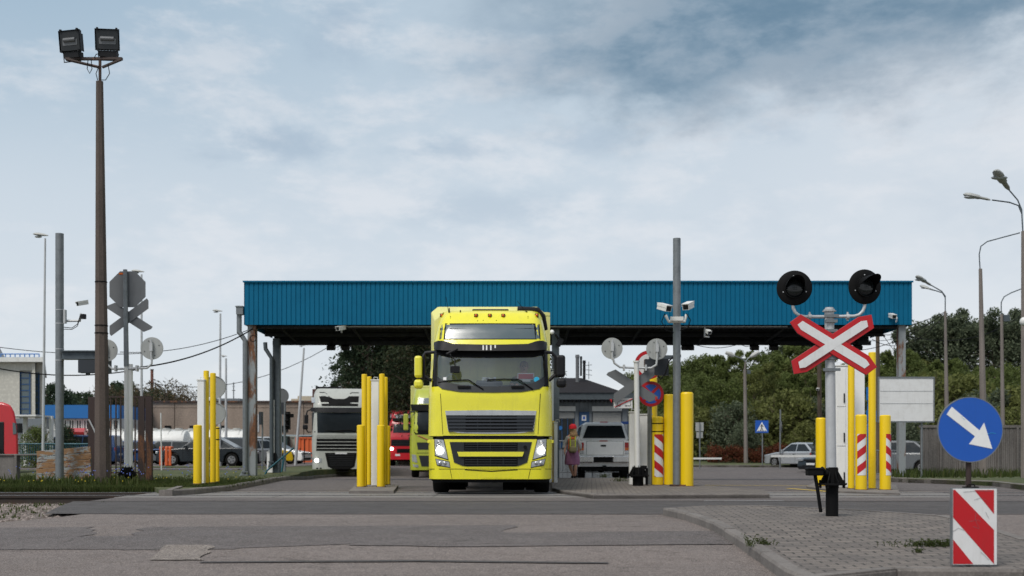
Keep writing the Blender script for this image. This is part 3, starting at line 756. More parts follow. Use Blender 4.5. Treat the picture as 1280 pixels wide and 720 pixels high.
for k, px, top, Y in (('b', 916, 506, 80), ('y', 962, 500, 81), ('y', 990, 492, 80), ('y', 884, 512, 82), ('y', 850, 505, 81), ('b', 1030, 500, 80), ('y', 1066, 496, 80), ('y', 1135, 480, 72), ('y', 1165, 472, 72), ('y', 1200, 474, 70), ('b', 1240, 492, 66), ('y', 1275, 488, 66), ('b', 1215, 505, 62), ('y', 1180, 510, 62), ('b', 1130, 520, 58), ('y', 1256, 512, 60), ('b', 930, 530, 77), ('y', 1010, 530, 77), ('y', 1300, 480, 66)):
    put(k, px, top, Y)
# big pines behind the lorries
PN = [tree('pine_tree', 12, 4.2, 1.5, 13000, .15, D['leaf_pine'], 21, 'round', trunk_r=.22, bark=D['bark']), tree('pine_tree', 12, 3.6, 1.0, 12000, .14, D['leaf_dark'], 22, 'spiky', trunk_r=.2)]
for i, (k, px, top, Y) in enumerate(((0, 505, 380, 78), (1, 455, 412, 76), (0, 548, 388, 80), (1, 598, 400, 78), (1, 478, 400, 82), (0, 525, 420, 72), (0, 650, 420, 86), (1, 445, 455, 80))):
    lab = {0: 'tall dark brownish conifer behind the queue of lorries', 1: 'tall dark green conifer behind the queue of lorries'}[k]
    plant(PN[k], used, X(px, Y), Y, 0, (Z(top, Y))/12*1.05, i*1.3, lab, ['brownish conifers behind the lorries', 'dark green conifers behind the lorries'][k])
# left horizon trees
T_l = tree('bare_tree', 8, 3., 1.5, 1300, .12, D['leaf_brown'], 31, 'round', trunk_r=.12)
T_m = tree('background_tree', 8, 3.2, .8, 6000, .17, D['leaf_dark'], 32, 'round')
for px, top, Y in ((206, 478, 112), (226, 484, 115), (180, 482, 118), (160, 488, 120), (133, 484, 118), (240, 492, 124)):
    plant(T_l, used, X(px, Y), Y, 0, Z(top, Y)/8*1.05, rnd.uniform(0, 6), 'thin leafed autumn tree above the flat brown building', 'thin autumn trees behind the brown building')
for px, top, Y in ((63, 482, 100), (78, 492, 102), (150, 480, 122), (195, 488, 124), (112, 494, 125), (215, 494, 126), (172, 490, 126), (98, 493, 118), (133, 494, 120)):
    plant(T_m, used, X(px, Y), Y, 0, Z(top, Y)/8*1.03, rnd.uniform(0, 6), 'dark round tree behind the left buildings', 'dark trees behind the left buildings')
T_s = tree('small_conifer', 3, .9, .2, 3000, .07, D['leaf_dark'], 33, 'pine', label='small dark conifer by the blue fence behind the grey post', group=None)
plant(T_s, used, X(84, 46), 46, .1, (Z(533, 46)-.1)/3, 0)
T_s2 = tree('garden_bush', 3, 1.2, .2, 3500, .07, D['leaf_green'], 34, 'bush', label='green bush in front of the white building by the blue fence')
plant(T_s2, used, X(44, 52), 52, .1, (Z(535, 52)-.1)/3, 0)
# red autumn hedge
rs = random.Random(5); mb = MB(); cl = []
for i in range(60):
    x = lerp(X(888, 76), X(985, 76), rs.random()); cl.append((Vector((x, 76+rs.uniform(-.6, .6), gz(76)+.1+rs.uniform(.2, 1.05))), .42))
crown(mb, cl, 11000, .06, rs); h_ = thing('hedge', (X(935, 76), 76, .1), 'long low red brown autumn hedge across the road junction', 'hedge')
ORG[h_.name] = Vector((X(935, 76), 76, .1)); mb.build('foliage', D['leaf_red'], h_)
mb = MB()
for c, r_ in cl[::2]: mb.tube([(c.x, c.y, .0), (c.x+.1, c.y, c.z)], [.03, .01], 5)
mb.build('stems', D['bark'], h_)
# ================================================================= CANOPY
YC, YB = 37.0, 41.0
x0, x1 = X(305, YC), X(1140, YC); zt, zb = Z(353, YC), Z(406, YC)
cn = thing('canopy', ((x0+x1)/2, YC, 0), 'long blue corrugated metal canopy roof spanning all lanes of the checkpoint', 'canopy')
def corr_panel(xa, xb, y, z0, z1, pitch, depth, n_per=4, horiz=True):
    """trapezoid profile sheet in plan, running along x"""
    mb = MB(); pts = []; x = xa
    while x < xb-1e-4:
        for f_, d in ((0, 0), (.12, 0), (.20, -depth), (.30, -depth), (.38, 0)) if False else ((0, 0), (.09, -depth), (.16, -depth), (.25, 0)):
            if x+f_*pitch <= xb: pts.append((x+f_*pitch, y+d*-1))
        x += pitch
    pts.append((xb, y)); b = 0
    vs = [(a, c, z0) for a, c in pts]+[(a, c, z1) for a, c in pts]; n = len(pts)
    mb.add(vs, [(i, i+1, i+1+n, i+n) for i in range(n-1)]); return mb
mb = corr_panel(x0, x1, YC, zb, zt, .152, .022)
mb.build('fascia_front', D['canopy_blue'], cn)
# side fascias
def side_fascia(x, s):
    mb = MB(); pts = []; y = YC+.02
    while y < YB+.3:
        for f_, d in ((0, 0), (.09, 1), (.16, 1), (.25, 0)): pts.append((x+s*d*-.035, y+f_*.2))
        y += .2
    n = len(pts); vs = [(a, c, zb) for a, c in pts]+[(a, c, zt) for a, c in pts]; mb.add(vs, [(i, i+1, i+1+n, i+n) for i in range(n-1)])
    mb.build('fascia_side', D['canopy_blue'], cn)
side_fascia(x0, -1); side_fascia(x1, 1)
mb = MB(); mb.box(x0-.03, x1+.03, YC-.05, YC+.04, zt, zt+.05); mb.build('coping', D['canopy_blue'], cn)
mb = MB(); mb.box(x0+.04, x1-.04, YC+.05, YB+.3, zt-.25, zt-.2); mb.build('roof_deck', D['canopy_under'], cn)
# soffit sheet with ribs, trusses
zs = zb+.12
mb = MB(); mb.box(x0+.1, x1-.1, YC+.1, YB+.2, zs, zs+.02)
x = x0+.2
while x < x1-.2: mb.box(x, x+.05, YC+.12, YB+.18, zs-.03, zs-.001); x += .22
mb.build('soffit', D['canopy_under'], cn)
def truss(y, za, zc, pitch=1.8):
    mb = MB(); mb.box(x0+.12, x1-.12, y-.07, y+.07, za-.07, za+.07); mb.box(x0+.12, x1-.12, y-.07, y+.07, zc-.06, zc+.06)
    x = x0+.2; up = True
    while x+pitch < x1:
        mb.tube([(x, y, za if up else zc), (x+pitch, y, zc if up else za)], .045, 4); mb.box(x-.03, x+.03, y-.04, y+.04, za, zc); x += pitch; up = not up
    mb.build('truss', D['canopy_under'], cn)
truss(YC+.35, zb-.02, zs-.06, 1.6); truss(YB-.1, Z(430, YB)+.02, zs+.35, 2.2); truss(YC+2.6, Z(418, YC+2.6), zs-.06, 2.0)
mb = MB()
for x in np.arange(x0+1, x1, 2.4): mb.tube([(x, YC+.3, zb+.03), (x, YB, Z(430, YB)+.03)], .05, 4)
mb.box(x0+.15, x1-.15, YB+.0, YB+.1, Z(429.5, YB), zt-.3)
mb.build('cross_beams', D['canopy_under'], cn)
mb = MB(); mb.tube([(x0+3, YC+.25, zb-.03), (x1-4, YC+.25, zb-.03)], .022, 6); mb.tube([(x0+1.5, YC+.32, zb+.0), (x0+12, YC+.32, zb+.0)], .03, 6); mb.build('conduit', D['pale_metal'], cn)
def column(px0, px1, Y, base, mat, ztop, name='column', lab=None):
    xa, xb = X(px0, Y), X(px1, Y); mb = MB(); w = (xb-xa); cx = (xa+xb)/2
    mb.box(xa, xb, Y-.012-w*.0, Y+.0, base, ztop); mb.box(xa, xb, Y+w, Y+w+.012, base, ztop); mb.box(cx-.006, cx+.006, Y+.0015, Y+w-.0015, base, ztop)
    mb.box(xa, xa+.02, Y+.002, Y+w*.98, base, ztop); mb.box(xb-.02, xb, Y+.002, Y+w*.98, base, ztop)
    mb.box(xa-.08, xb+.08, Y-.08, Y+w+.09, base, base+.02)
    o = mb.build(name, mat, cn); 
    if lab: o['label'] = lab
    return o
column(309.5, 319.5, YC+.15, 0, D['rust_post_heavy'], zb+.05, lab='grey column with long orange rust stains')
column(341, 349.5, YB-.6, 0, D['galv_dark'], zb-.1)
column(1123.5, 1132, YC+.15, 0, D['rust_post'], zb+.05, lab='grey column with rust along its edges')
column(690, 699, YC+.6, 0, D['galv_dark'], zb)
column(1034, 1042, YB-.6, 0, D['rust_post'], zb-.1)
# gutters, hoppers and downpipes
def downpipe(pts, r, Y):
    mb = MB(); mb.tube([W(a, b, Y) for a, b in pts], r, 10)
    for a, b in ((pts[-2][0], lerp(pts[-2][1], pts[-1][1], .3)), (pts[-2][0], lerp(pts[-2][1], pts[-1][1], .8))): c = W(a, b, Y); mb.box(c.x-r*1.3, c.x+r*1.3, c.y-r*1.2, c.y+r*1.2, c.z, c.z+.04)
    return mb
mb = downpipe([(299, 392), (299, 415), (306.5, 426), (306.5, 588), (302, 596)], .085, YC+.1); mb.build('downpipe', D['galv'], cn)
a = W(295.5, 384, YC); b = W(304, 393, YC); mb = MB(); mb.box(a.x, b.x, YC-.05, YC+.25, b.z, a.z); mb.box(a.x-.02, b.x, YC-.07, YC+.27, a.z, a.z+.04); mb.build('gutter_hopper', D['galv'], cn)
mb = downpipe([(331.5, 428), (332, 436), (339.5, 448), (339.5, 575), (337.5, 585)], .075, YB-.7); mb.build('downpipe', D['galv_dark'], cn)
# fittings on the canopy
def cctv(p, yaw, pitch, s, parent, tail=True, label=None):
    """housing box seen from the front with sun shield and lens"""
    m = Matrix.Translation(p) @ Matrix.Rotation(yaw, 4, 'Z') @ Matrix.Rotation(pitch, 4, 'X')
    mb = MB(); mb.box(-.5*s, .5*s, 0, 2.2*s, -.42*s, .42*s); mb.box(-.56*s, .56*s, -.15*s, 2.3*s, .44*s, .52*s); mb.box(-.56*s, -.52*s, -.1*s, 2.2*s, .1*s, .44*s); mb.box(.52*s, .56*s, -.1*s, 2.2*s, .1*s, .44*s)
    mb.xf(m); o = mb.build('camera_housing', D['white_paint'], parent)
    mb = MB(); mb.disc((0, 0), .26*s, -.06*s, -.005*s, 16); mb.box(-.4*s, .4*s, -.02*s, -.003*s, -.34*s, .34*s); mb.xf(m); mb.build('lens', D['glass_dark'], o if False else parent)
    return o
def mount(pts, r, parent, mat='pale_metal', name='bracket'): mb = MB(); mb.tube(pts, r, 8); return mb.build(name, D[mat], parent)
cctv(W(422, 411, YC-.1), R(-32), R(12), .15, cn); mount([W(427, 405, YC+.3), W(427, 416, YC+.3)], .03, cn)
cctv(W(887, 416, YC-.1), R(10), R(20), .12, cn); mount([W(881, 407, YC+.3), W(881, 421, YC+.3), W(886, 421, YC)], .03, cn)
cctv(W(1118, 396, YC-.35), R(5), R(15), .14, cn); mount([W(1121, 397, YC), W(1120, 402, YC-.3)], .03, cn)
for px in (414, 432, 857, 862, 943, 967, 1072): # little floodlights under the back beam
    c = W(px, 434.5, YB-.3); mb = MB(); mb.obox(c, (.30, .22, .15), Matrix.Rotation(R(20), 3, 'X')); mb.tube([c+Vector((0, 0, .06)), c+Vector((0, .1, .25))], .02, 5); mb.build('floodlight', D['black_plastic'], cn)
c = W(690, 415, YC); mb = MB(); mb.ell(c, .075, .075, .075, 12, 8); mb.build('globe_lamp', D['white_clean'], cn)
c = W(698, 424, YC+.4); mb = MB(); mb.tube([W(694, 418, YC+.4), c], .04, 6); mb.obox(c+Vector((.05, 0, -.1)), (.16, .16, .26), Matrix.Rotation(R(30), 3, 'Y')); mb.build('siren', D['black_plastic'], cn)
mb = MB()
for a, b, s in ((865, 925, 5), (925, 942, 3), (968, 1040, 2)):
    mb.tube([W(lerp(a, b, i/8), 430+s*math.sin(math.pi*i/8), YB-.3) for i in range(9)], .012, 5)
mb.tube([W(319, 412, YC)+Vector((0, -.05, 0))]+[W(316.5+4*math.cos(i*.8), 423+4*math.sin(i*.8), YC-.05) for i in range(9)], .015, 5)
mb.build('cable', D['black'], cn)

def skew(t_, x0, y0):
    '''parallelogram footprint: the flank of the building runs straight away from the road'''
    def rec(o):
        for ch in o.children:
            if ch.type == 'MESH':
                org = ORG[ch.name]; k = x0/y0
                for v in ch.data.vertices: v.co.x += max(0, v.co.y+org.y-y0)*k
            rec(ch)
    rec(t_)
# ================================================================= BUILDINGS LEFT
def windows(parent, rects, Y, frame=.06, mat='blue_frame', gmat='glass_roof', div=(1, 1)):
    for (a, b, c, d) in rects:
        p, q = W(a, b, Y), W(c, d, Y); mb = MB()
        mb.box(p.x, q.x, Y-.06, Y+.02, p.z-frame, p.z); mb.box(p.x, q.x, Y-.06, Y+.02, q.z, q.z+frame)
        mb.box(p.x, p.x+frame, Y-.058, Y+.02, q.z+frame, p.z-frame); mb.box(q.x-frame, q.x, Y-.058, Y+.02, q.z+frame, p.z-frame)
        for i in range(1, div[0]): x = lerp(p.x, q.x, i/div[0]); mb.box(x-frame*.4, x+frame*.4, Y-.056, Y+.02, q.z+frame, p.z-frame)
        for i in range(1, div[1]): z = lerp(p.z, q.z, i/div[1]); mb.box(p.x+frame, q.x-frame, Y-.054, Y+.02, z-frame*.4, z+frame*.4)
        w_ = mb.build('window', D[mat], parent); mb = MB(); mb.box(p.x+.02, q.x-.02, Y-.03, Y+.01, q.z+.02, p.z-.02); mb.build('pane', D[gmat], w_)
# flat brown industrial building
Yb = 100; a, b = X(186, Yb), X(412, Yb); zt_ = Z(503, Yb)
bd = thing('industrial_building', ((a+b)/2, Yb, 0), 'long low brown concrete panel building behind the left car park', 'building')
mb = MB()
for i in range(7):
    xa, xb = lerp(a, b, i/7)+.03, lerp(a, b, (i+1)/7)-.03
    mb.box(xa, xb, Yb, Yb+.3, 0, zt_*.42); mb.box(xa, xb, Yb, Yb+.3, zt_*.42+.05, zt_-.5-.0); mb.box(xa, xb, Yb, Yb+.3, zt_-.46, zt_)
mb.box(a, b, Yb+.32, Yb+18, 0, zt_-.02); mb.build('wall', D['conc_bld'], bd)
mb = MB(); mb.box(a-.2, b+.2, Yb-.15, Yb+18.2, zt_+.001, zt_+.14); mb.build('roof_edge', D['rust_dark'], bd)
windows(bd, [(206, 532, 214, 540)], Yb, .06, 'black', 'glass_dark', (2, 1)); windows(bd, [(237, 532, 242, 556), (274, 532, 283, 556)], Yb, .06, 'black', 'glass_dark'); windows(bd, [(353, 532, 360, 540)], Yb, .06, 'black', 'glass_dark', (2, 1)); windows(bd, [(319, 518, 324, 540)], Yb, .1, 'pale_metal', 'lamp_glass', (2, 4))
# tall chimney
Yh = 330; mb = MB(); c = X(190, Yh); mb.cyl((c, Yh, 0), (c, Yh, Z(463, Yh)), .55, .42, 16); ch = thing('brick_chimney', (c, Yh, 0), 'dark brick factory chimney above the left trees', 'chimney')
mb.build('stack', concrete('brick_dark', (.17, .07, .055), 1., .6), ch); mb = MB(); mb.cyl((c, Yh, Z(463, Yh)), (c, Yh, Z(461.5, Yh)), .5, .5, 16); mb.build('rim', D['rust_dark'], ch)
# far apartment block
Yf_ = 150; bt = thing('apartment_block', (X(380, Yf_), Yf_, 0), 'far cream block with stepped roof above the brown building', 'building')
mb = MB(); mb.box(X(372, Yf_), X(398, Yf_), Yf_, Yf_+12, 0, Z(495, Yf_)); mb.box(X(362, Yf_), X(374, Yf_), Yf_+1, Yf_+12, 0, Z(498, Yf_)); mb.box(X(356, Yf_), X(363, Yf_), Yf_+2, Yf_+12, 0, Z(502, Yf_)); mb.build('wall', concrete('cream_panel', (.47, .40, .31), .3, .85, .05), bt)
windows(bt, [(377, 500, 380, 504), (385, 500, 388, 504)], Yf_-.1, .08, 'cream', 'glass_dark')
mb = MB(); mb.box(X(262, 130), X(300, 130), 130, 140, 0, Z(498, 130)); oo = thing('low_hall', (X(300, 130), 130, 0), 'low grey hall roof showing between lamp poles behind the brown building', 'building'); mb.build('wall', D['wall_grey'], oo)
mb = MB(); mb.tube([W(292, 505, 118), W(292, 478, 118)], .06, 6); mb.tube([W(290, 488, 118), W(294, 488, 118)], .05, 6); mb.tube([W(290.6, 483, 118), W(293.5, 483, 118)], .04, 5); tag(mb.build('antenna_mast', D['galv']), 'thin antenna mast on the roofline between lamp poles', 'antenna')
# white building with blue windows
Yw = 58; wb = thing('office_building', (X(20, Yw), Yw, 0), 'pale render office building with tall blue framed stair windows at far left', 'building')
mb = MB(); mb.box(X(-60, Yw), X(24.5, Yw), Yw, Yw+12, 0, Z(453, Yw)); mb.box(X(24.5, Yw), X(41, Yw), Yw+.14, Yw+12, 0, Z(453, Yw)); mb.box(X(41, Yw), X(45, Yw), Yw-.1, Yw+12, 0, Z(453, Yw))
mb.box(X(45, Yw), X(53, Yw), Yw+.3, Yw+12, 0, Z(453, Yw)); mb.box(X(24.5, Yw), X(41, Yw), Yw, Yw+.13, Z(463, Yw), Z(453, Yw)); mb.box(X(53, Yw), X(56, Yw), Yw+.1, Yw+12, 0, Z(453, Yw)); mb.build('wall', D['cream'], wb)
mb = MB(); mb.box(X(-62, Yw), X(59, Yw), Yw-.35, Yw+12, Z(453, Yw)+.002, Z(452, Yw)+.2); mb.build('cornice', D['white_paint'], wb)
windows(wb, [(26, 465, 39.5, 519)], Yw+.14, .07, 'blue_frame', 'glass_roof', (1, 7)); windows(wb, [(45.6, 466, 52.6, 519)], Yw+.3, .07, 'blue_frame', 'glass_roof', (1, 7))
mb = MB()
for px in range(3, 55, 6): mb.tube([W(px, 451, Yw+.2), W(px, 442.5, Yw+.2)], .03, 5)
for py in (442.5, 447): mb.tube([W(3, py, Yw+.2), W(51, py, Yw+.2)], .03, 5)
mb.build('roof_railing', D['blue_build'], wb)
mb = MB(); mb.tube([W(-8, 408, Yw+1), W(14, 449, Yw+1)], .14, 6); mb.tube([W(-12, 416, Yw+1), W(9, 450, Yw+1)], .08, 6); mb.build('sloping_roof', D['wall_grey'], wb)
mb = MB(); mb.box(X(22, Yw-2), X(66, Yw-2), Yw-4, Yw-1.9, Z(522, Yw-2), Z(520, Yw-2)); 
for px in (34, 58, 66): mb.box(X(px, Yw-2)-.08, X(px, Yw-2)+.08, Yw-2.3, Yw-2.1, 0, Z(521, Yw-2))
mb.tube([W(36, 548, Yw-2.2), W(56, 528, Yw-2.2)], .07, 6); mb.build('entrance_porch', D['white_paint'], wb)
mb = MB(); mb.box(X(-60, Yw-.4), X(60, Yw-.4), Yw-.5, Yw-.1, Z(534, Yw-.4), Z(523, Yw-.4)); mb.box(X(26, Yw), X(52, Yw), Yw-.3, Yw-.05, 0, Z(536, Yw)); mb.build('ground_floor_glazing', D['wall_grey'], wb)
skew(wb, X(56, Yw), Yw)
# long blue roofed hall
Yl = 92; bh = thing('warehouse', (X(90, Yl), Yl, 0), 'long warehouse with bright blue fascia behind the grey post', 'building')
mb = MB(); mb.box(X(40, Yl), X(150, Yl), Yl-.4, Yl+12, Z(523, Yl), Z(506.5, Yl)); mb.build('fascia', D['blue_build'], bh)
mb = MB(); mb.box(X(40, Yl), X(150, Yl), Yl, Yl+12, 0, Z(523, Yl)); mb.build('wall', D['pale_metal'], bh)
windows(bh, [(58+i*9.2, 524, 66.2+i*9.2, 538) for i in range(10)], Yl, .1, 'white_paint', 'glass_dark', (2, 1))
mb = MB(); mb.cyl(W(83, 540, Yl-2), W(107, 540, Yl-2), .32, .32, 10); mb.box(X(83, Yl-2), X(107, Yl-2), Yl-2, Yl, Z(541, Yl), Z(539, Yl)); tag(mb.build('awning', D['car_red']), 'rolled pink red awning on the warehouse front', 'awning')
# blue railing fence in front
fe = thing('railing_fence', (X(70, 44), 44, .1), 'teal blue metal railing behind the low concrete wall', 'fence')
mb = MB()
for py in (555, 568): mb.tube([W(20, py, 44), W(112, py, 44)], .03, 5)
for i in range(36): px = 20+i*2.6; mb.tube([W(px, 554, 44), W(px, 575, 44)], .014, 4)
mb.build('rails', D['teal_fence'], fe)
# concrete wall on the left and the board leaning on it
Yq = 28.5; wl = thing('concrete_wall', (X(-10, Yq), Yq, .1), 'low weathered concrete panel wall at the left edge', 'wall')
for i in range(5):
    xa = X(47-i*32+0, Yq)-.6; mb = MB(); mb.box(xa-.60, xa+.02, Yq, Yq+.12, 0, Z(569.5, Yq)); mb.build('wall_panel', D['conc_wall'], wl, bevel=.012)
    mb = MB(); mb.box(xa+.035, xa+.10, Yq-.05, Yq+.16, 0, Z(568, Yq)); mb.build('post', D['conc_wall'], wl, bevel=.012)
mb = MB(); mb.box(X(-110, Yq), X(48, Yq), Yq-.04, Yq+.15, Z(569.4, Yq), Z(567.5, Yq)); mb.build('capping', D['conc_wall'], wl, bevel=.01)
mb = MB(); mb.box(X(46, Yq), X(113, Yq), Yq+.02, Yq+.1, 0, Z(571, Yq)); mb.build('wall_panel', D['conc_wall'], wl, bevel=.012)
Yp = 28.0; bp = thing('plank_panel', (X(82, Yp), Yp, .15), 'peeling grey and orange plank panel leaning against the concrete wall', 'boards')
for i in range(6):
    tl, bl = lerp(564, 609, i/6), lerp(564, 609, (i+1)/6)-.6; sh = lambda px, py: py-(px-46)*.085*(1-(py-568)/60)
    pts = [(46, bl), (113+rnd.uniform(-1, 1.5), bl), (113+rnd.uniform(-1, 1.5), tl), (46+rnd.uniform(-.6, .6), tl)]
    pp = [W(a, sh(a, b), Yp) for a, b in pts]; mb = MB(); mb.prism([(p.x, p.z) for p in pp], Yp+i*-.012, Yp+.05-i*.012); mb.build('plank', D['board'], bp, bevel=.006)
mb = MB(); 
for px in (50, 82, 108): p, q = W(px, sh(px, 569), Yp+.05), W(px, 604, Yp+.05); mb.box(p.x-.05, p.x+.05, Yp+.05, Yp+.1, q.z, p.z)
mb.build('batten', D['board'], bp)

# rusty gate
Yg = 29.5; gt = thing('rusty_gate', (X(150, Yg), Yg, .15), 'rusty brown steel gate of upright bars behind the crossing signal', 'gate')
mb = MB()
a, b = X(181.5, Yg), X(189.5, Yg); mb.box(a, b, Yg, Yg+.12, 0, Z(495.5, Yg)); mb.build('gate_post', D['rust_brown'], gt)
mb = MB(); a, b = X(110, Yg), X(118.5, Yg); mb.box(a, b, Yg, Yg+.12, 0, Z(496, Yg)); mb.box(b+.01, X(122, Yg), Yg+.03, Yg+.1, 0, Z(495, Yg)); mb.build('gate_post', D['rust_brown'], gt)
mb = MB(); mb.box(X(118, Yg), X(181, Yg), Yg+.02, Yg+.08, Z(497, Yg), Z(495, Yg)); mb.box(X(118, Yg), X(181, Yg), Yg+.05, Yg+.09, Z(592, Yg), Z(590, Yg)); mb.box(X(174, Yg), X(180.5, Yg), Yg+.0, Yg+.04, Z(603, Yg), Z(497, Yg)); mb.build('gate_frame', D['rust_dark'], gt)
for px in (122.5, 127, 131.5, 137, 143.5, 149.5, 155.5, 161.5, 167.5, 172):
    mb = MB(); mb.box(X(px, Yg), X(px+1.4, Yg), Yg+.03, Yg+.065, Z(604, Yg), Z(497, Yg)); mb.build('bar', D['rust_dark'], gt)
mb = MB(); mb.tube([W(111, 524, Yg-.05), W(118, 538, Yg-.05), W(119, 541, Yg-.05)], .02, 6); mb.build('chain', D['pale_metal'], gt)

# ================================================================= POLES AND LAMPS LEFT
def pole(mb, px_t, py_t, px_b, z_b, Y, r_t, r_b, n=10): mb.cyl((X(px_b, Y), Y, z_b), W(px_t, py_t, Y), r_b, r_t, n)
# concrete floodlight mast
Yk = 26.4; fm = thing('floodlight_mast', (X(128, Yk), Yk, .12), 'tall tapering concrete mast carrying two square floodlights at left', 'lamp post')
mb = MB(); pole(mb, 124.5, 102, 128.2, -.1, Yk, .085, .19, 8); mb.build('pole', D['conc_pole'], fm, smooth=False)
mb = MB(); mb.tube([W(125, 104, Yk), W(125, 75, Yk)], .035, 8); mb.box(X(82, Yk), X(153, Yk), Yk-.04, Yk+.04, Z(75, Yk), Z(72, Yk))
mb.tube([W(83, 74.5, Yk-.05), W(123, 84, Yk)], .035, 5); mb.tube([W(152, 74, Yk-.05), W(128, 84, Yk)], .035, 5); mb.tube([W(126, 72, Yk), W(148, 68, Yk+.3)], .03, 5); mb.build('bracket', D['rust_dark'], fm)
def fl(px, py, yaw, tilt):
    c = W(px, py, Yk-.1); s = .285; m = Matrix.Translation(c) @ Matrix.Rotation(R(yaw), 4, 'Z') @ Matrix.Rotation(R(tilt), 4, 'X')
    mb = MB(); w, h = .27, .235
    rings = [[(x*k*w, y, z*k*h) for x, z in ((-1, -1), (1, -1), (1, 1), (-1, 1))] for k, y in ((1, -.02), (1.03, 0), (.95, .1), (.55, .26))]
    mb.loft(rings, caps=False); mb.add([(-.55*w, .26, -.55*h), (.55*w, .26, -.55*h), (.55*w, .26, .55*h), (-.55*w, .26, .55*h)], [(0, 1, 2, 3)])
    for sx, sz in ((-1, 1), (1, 1), (1, -1), (-1, -1)): mb.box(sx*w*.8-.02, sx*w*.8+.02, -.03, .02, sz*h-.02, sz*h+.03)
    for k in range(6): mb.box(-.2+k*.07, -.19+k*.07, .1, .3, -.2, .2)
    mb.box(-.2, .2, .0, .2, -h-.14, -h-.01); mb.xf(m); o = mb.build('floodlight', D['black_plastic'], fm)
    mb = MB(); mb.box(-w*.92, w*.92, .005, .01, -h*.92, h*.92); mb.xf(m); mb.build('glass', D['dark_plastic'], o)
    mb = MB(); mb.cyl((-.15, .0, .02), (.15, .0, .02), .05, .05, 10); mb.box(-w*.7, w*.7, -.001, .004, -.1, .03); mb.xf(m); mb.build('reflector', D['sign_grey'], o)
    mb = MB(); mb.tube([(-.22, .05, -.2), (-.22, .05, -h-.22), (.22, .05, -h-.22), (.22, .05, -.2)], .014, 5, False); mb.xf(m); mb.build('yoke', D['black_plastic'], o)
fl(87, 51, -14, 8); fl(134, 49.5, 6, 8)
mb = MB()
for pts in (((110, 75), (109, 86), (112, 92), (115, 86), (114, 75)), ((124, 82), (120, 92), (122, 100)), ((135, 80), (137, 92), (132, 100), (127, 100)), ((128, 66), (120, 68), (118, 72))): mb.tube([W(a, b, Yk-.05) for a, b in pts], .010, 5)
mb.build('cable', D['black'], fm)
for py in (352, 406.5, 416):
    mb = MB(); a = lerp(124.5, 128.2, (py-102)/500); r_ = lerp(.085, .19, (py-102)/500)+.004; mb.cyl(W(a, py, Yk), W(a, py+1.2, Yk), r_, r_, 12); mb.build('wire_band', D['black'], fm)
def street_lamp(name, px, top, Y, side, label, base_z=.1, head_px=18, lean=0, col='pale_metal', arm=4, pz=None, group=None):
    t = thing(name, (X(px+lean, Y), Y, base_z), label, 'street lamp', group)
    mb = MB(); mb.cyl((X(px+lean, Y), Y, base_z-.1), W(px, top+4, Y), .055*Y/40, .032*Y/40, 10); mb.build('pole', D[col], t)
    L_ = head_px*Y/F; s = side; c = W(px, top+2, Y); mb = MB(); rings = []
    for u, hw, hh in ((-.12, .03, .03), (0, .06, .05), (.25, .11, .085), (.6, .14, .10), (.85, .11, .075), (1, .03, .02)):
        k = L_/.65; x = c.x+s*(u*L_-.1*L_); rings.append([(x, c.y+math.cos(2*math.pi*j/10)*hw*k, c.z+.04+math.sin(2*math.pi*j/10)*hh*k*(1 if math.sin(2*math.pi*j/10) > 0 else .5)+u*.04) for j in range(10)])
    mb.loft(rings); mb.build('lamp_head', D['lamp_grey'], t, smooth=True)
    mb = MB(); mb.ell((c.x+s*.5*L_, c.y, c.z), L_*.28, L_*.14, L_*.08, 10, 6); mb.build('diffuser', D['lamp_glass'], t, smooth=True)
    return t
street_lamp('street_lamp', 56.5, 294, 34, -1, 'slim grey street lamp left of the thick galvanised post', head_px=17, lean=-3)
street_lamp('street_lamp', 177, 339, 44, -1, 'slim street lamp mostly hidden behind the octagonal sign back', head_px=14)
street_lamp('street_lamp', 275.5, 388, 56, -1, 'taller of two slim lamps left of the canopy, above the round mirrors', head_px=11, lean=-1)
street_lamp('street_lamp', 282.5, 444, 80, -1, 'shorter, farther slim lamp right beside the taller one left of the canopy', head_px=7)
street_lamp('street_lamp', 380, 431, 62, -1, 'leaning slim lamp seen below the canopy edge, left of the white lorry', head_px=7.5, lean=-11)
# galvanised gantry post left
def gantry(px, top, base, Y, w_px, label):
    t = thing('gantry_post', (X(px, Y), Y, base), label, 'post'); r_ = w_px/2*Y/F
    mb = MB(); mb.cyl((X(px, Y)-.0, Y, base-.1), W(px, top, Y), r_, r_, 20, False); mb.cyl(W(px, top+1, Y), W(px, top, Y), r_*.88, r_*.88, 20); mb.build('pole', D['galv'], t, smooth=True)
    return t, r_
g1, gr_ = gantry(74.5, 292, .12, 27.6, 10, 'thick galvanised post with a camera and side arm, left of the concrete mast')
mb = MB(); mb.box(X(79, 27.6), X(130, 27.6), 27.52, 27.68, Z(448, 27.6), Z(439, 27.6)); mb.box(X(79, 27.6), X(130, 27.6), 27.45, 27.75, Z(440, 27.6), Z(438.6, 27.6)); mb.box(X(79, 27.6), X(130, 27.6), 27.45, 27.75, Z(449.4, 27.6), Z(448.2, 27.6)); mb.build('side_arm', D['galv_dark'], g1)
mb = MB(); mb.box(X(98.5, 27.4), X(136, 27.4), 27.35, 27.6, Z(466, 27.4), Z(449.8, 27.4)); mb.box(X(107, 27.4), X(111, 27.4), 27.4, 27.5, Z(468, 27.4), Z(466, 27.4)); mb.build('signal_box', D['slate'], g1)
mb = MB()
for py in (436, 450, 387, 404): mb.cyl(W(74.5, py, 27.6), W(74.5, py+1, 27.6), gr_+.006, gr_+.006, 20)
mb.build('clamp', D['pale_metal'], g1)
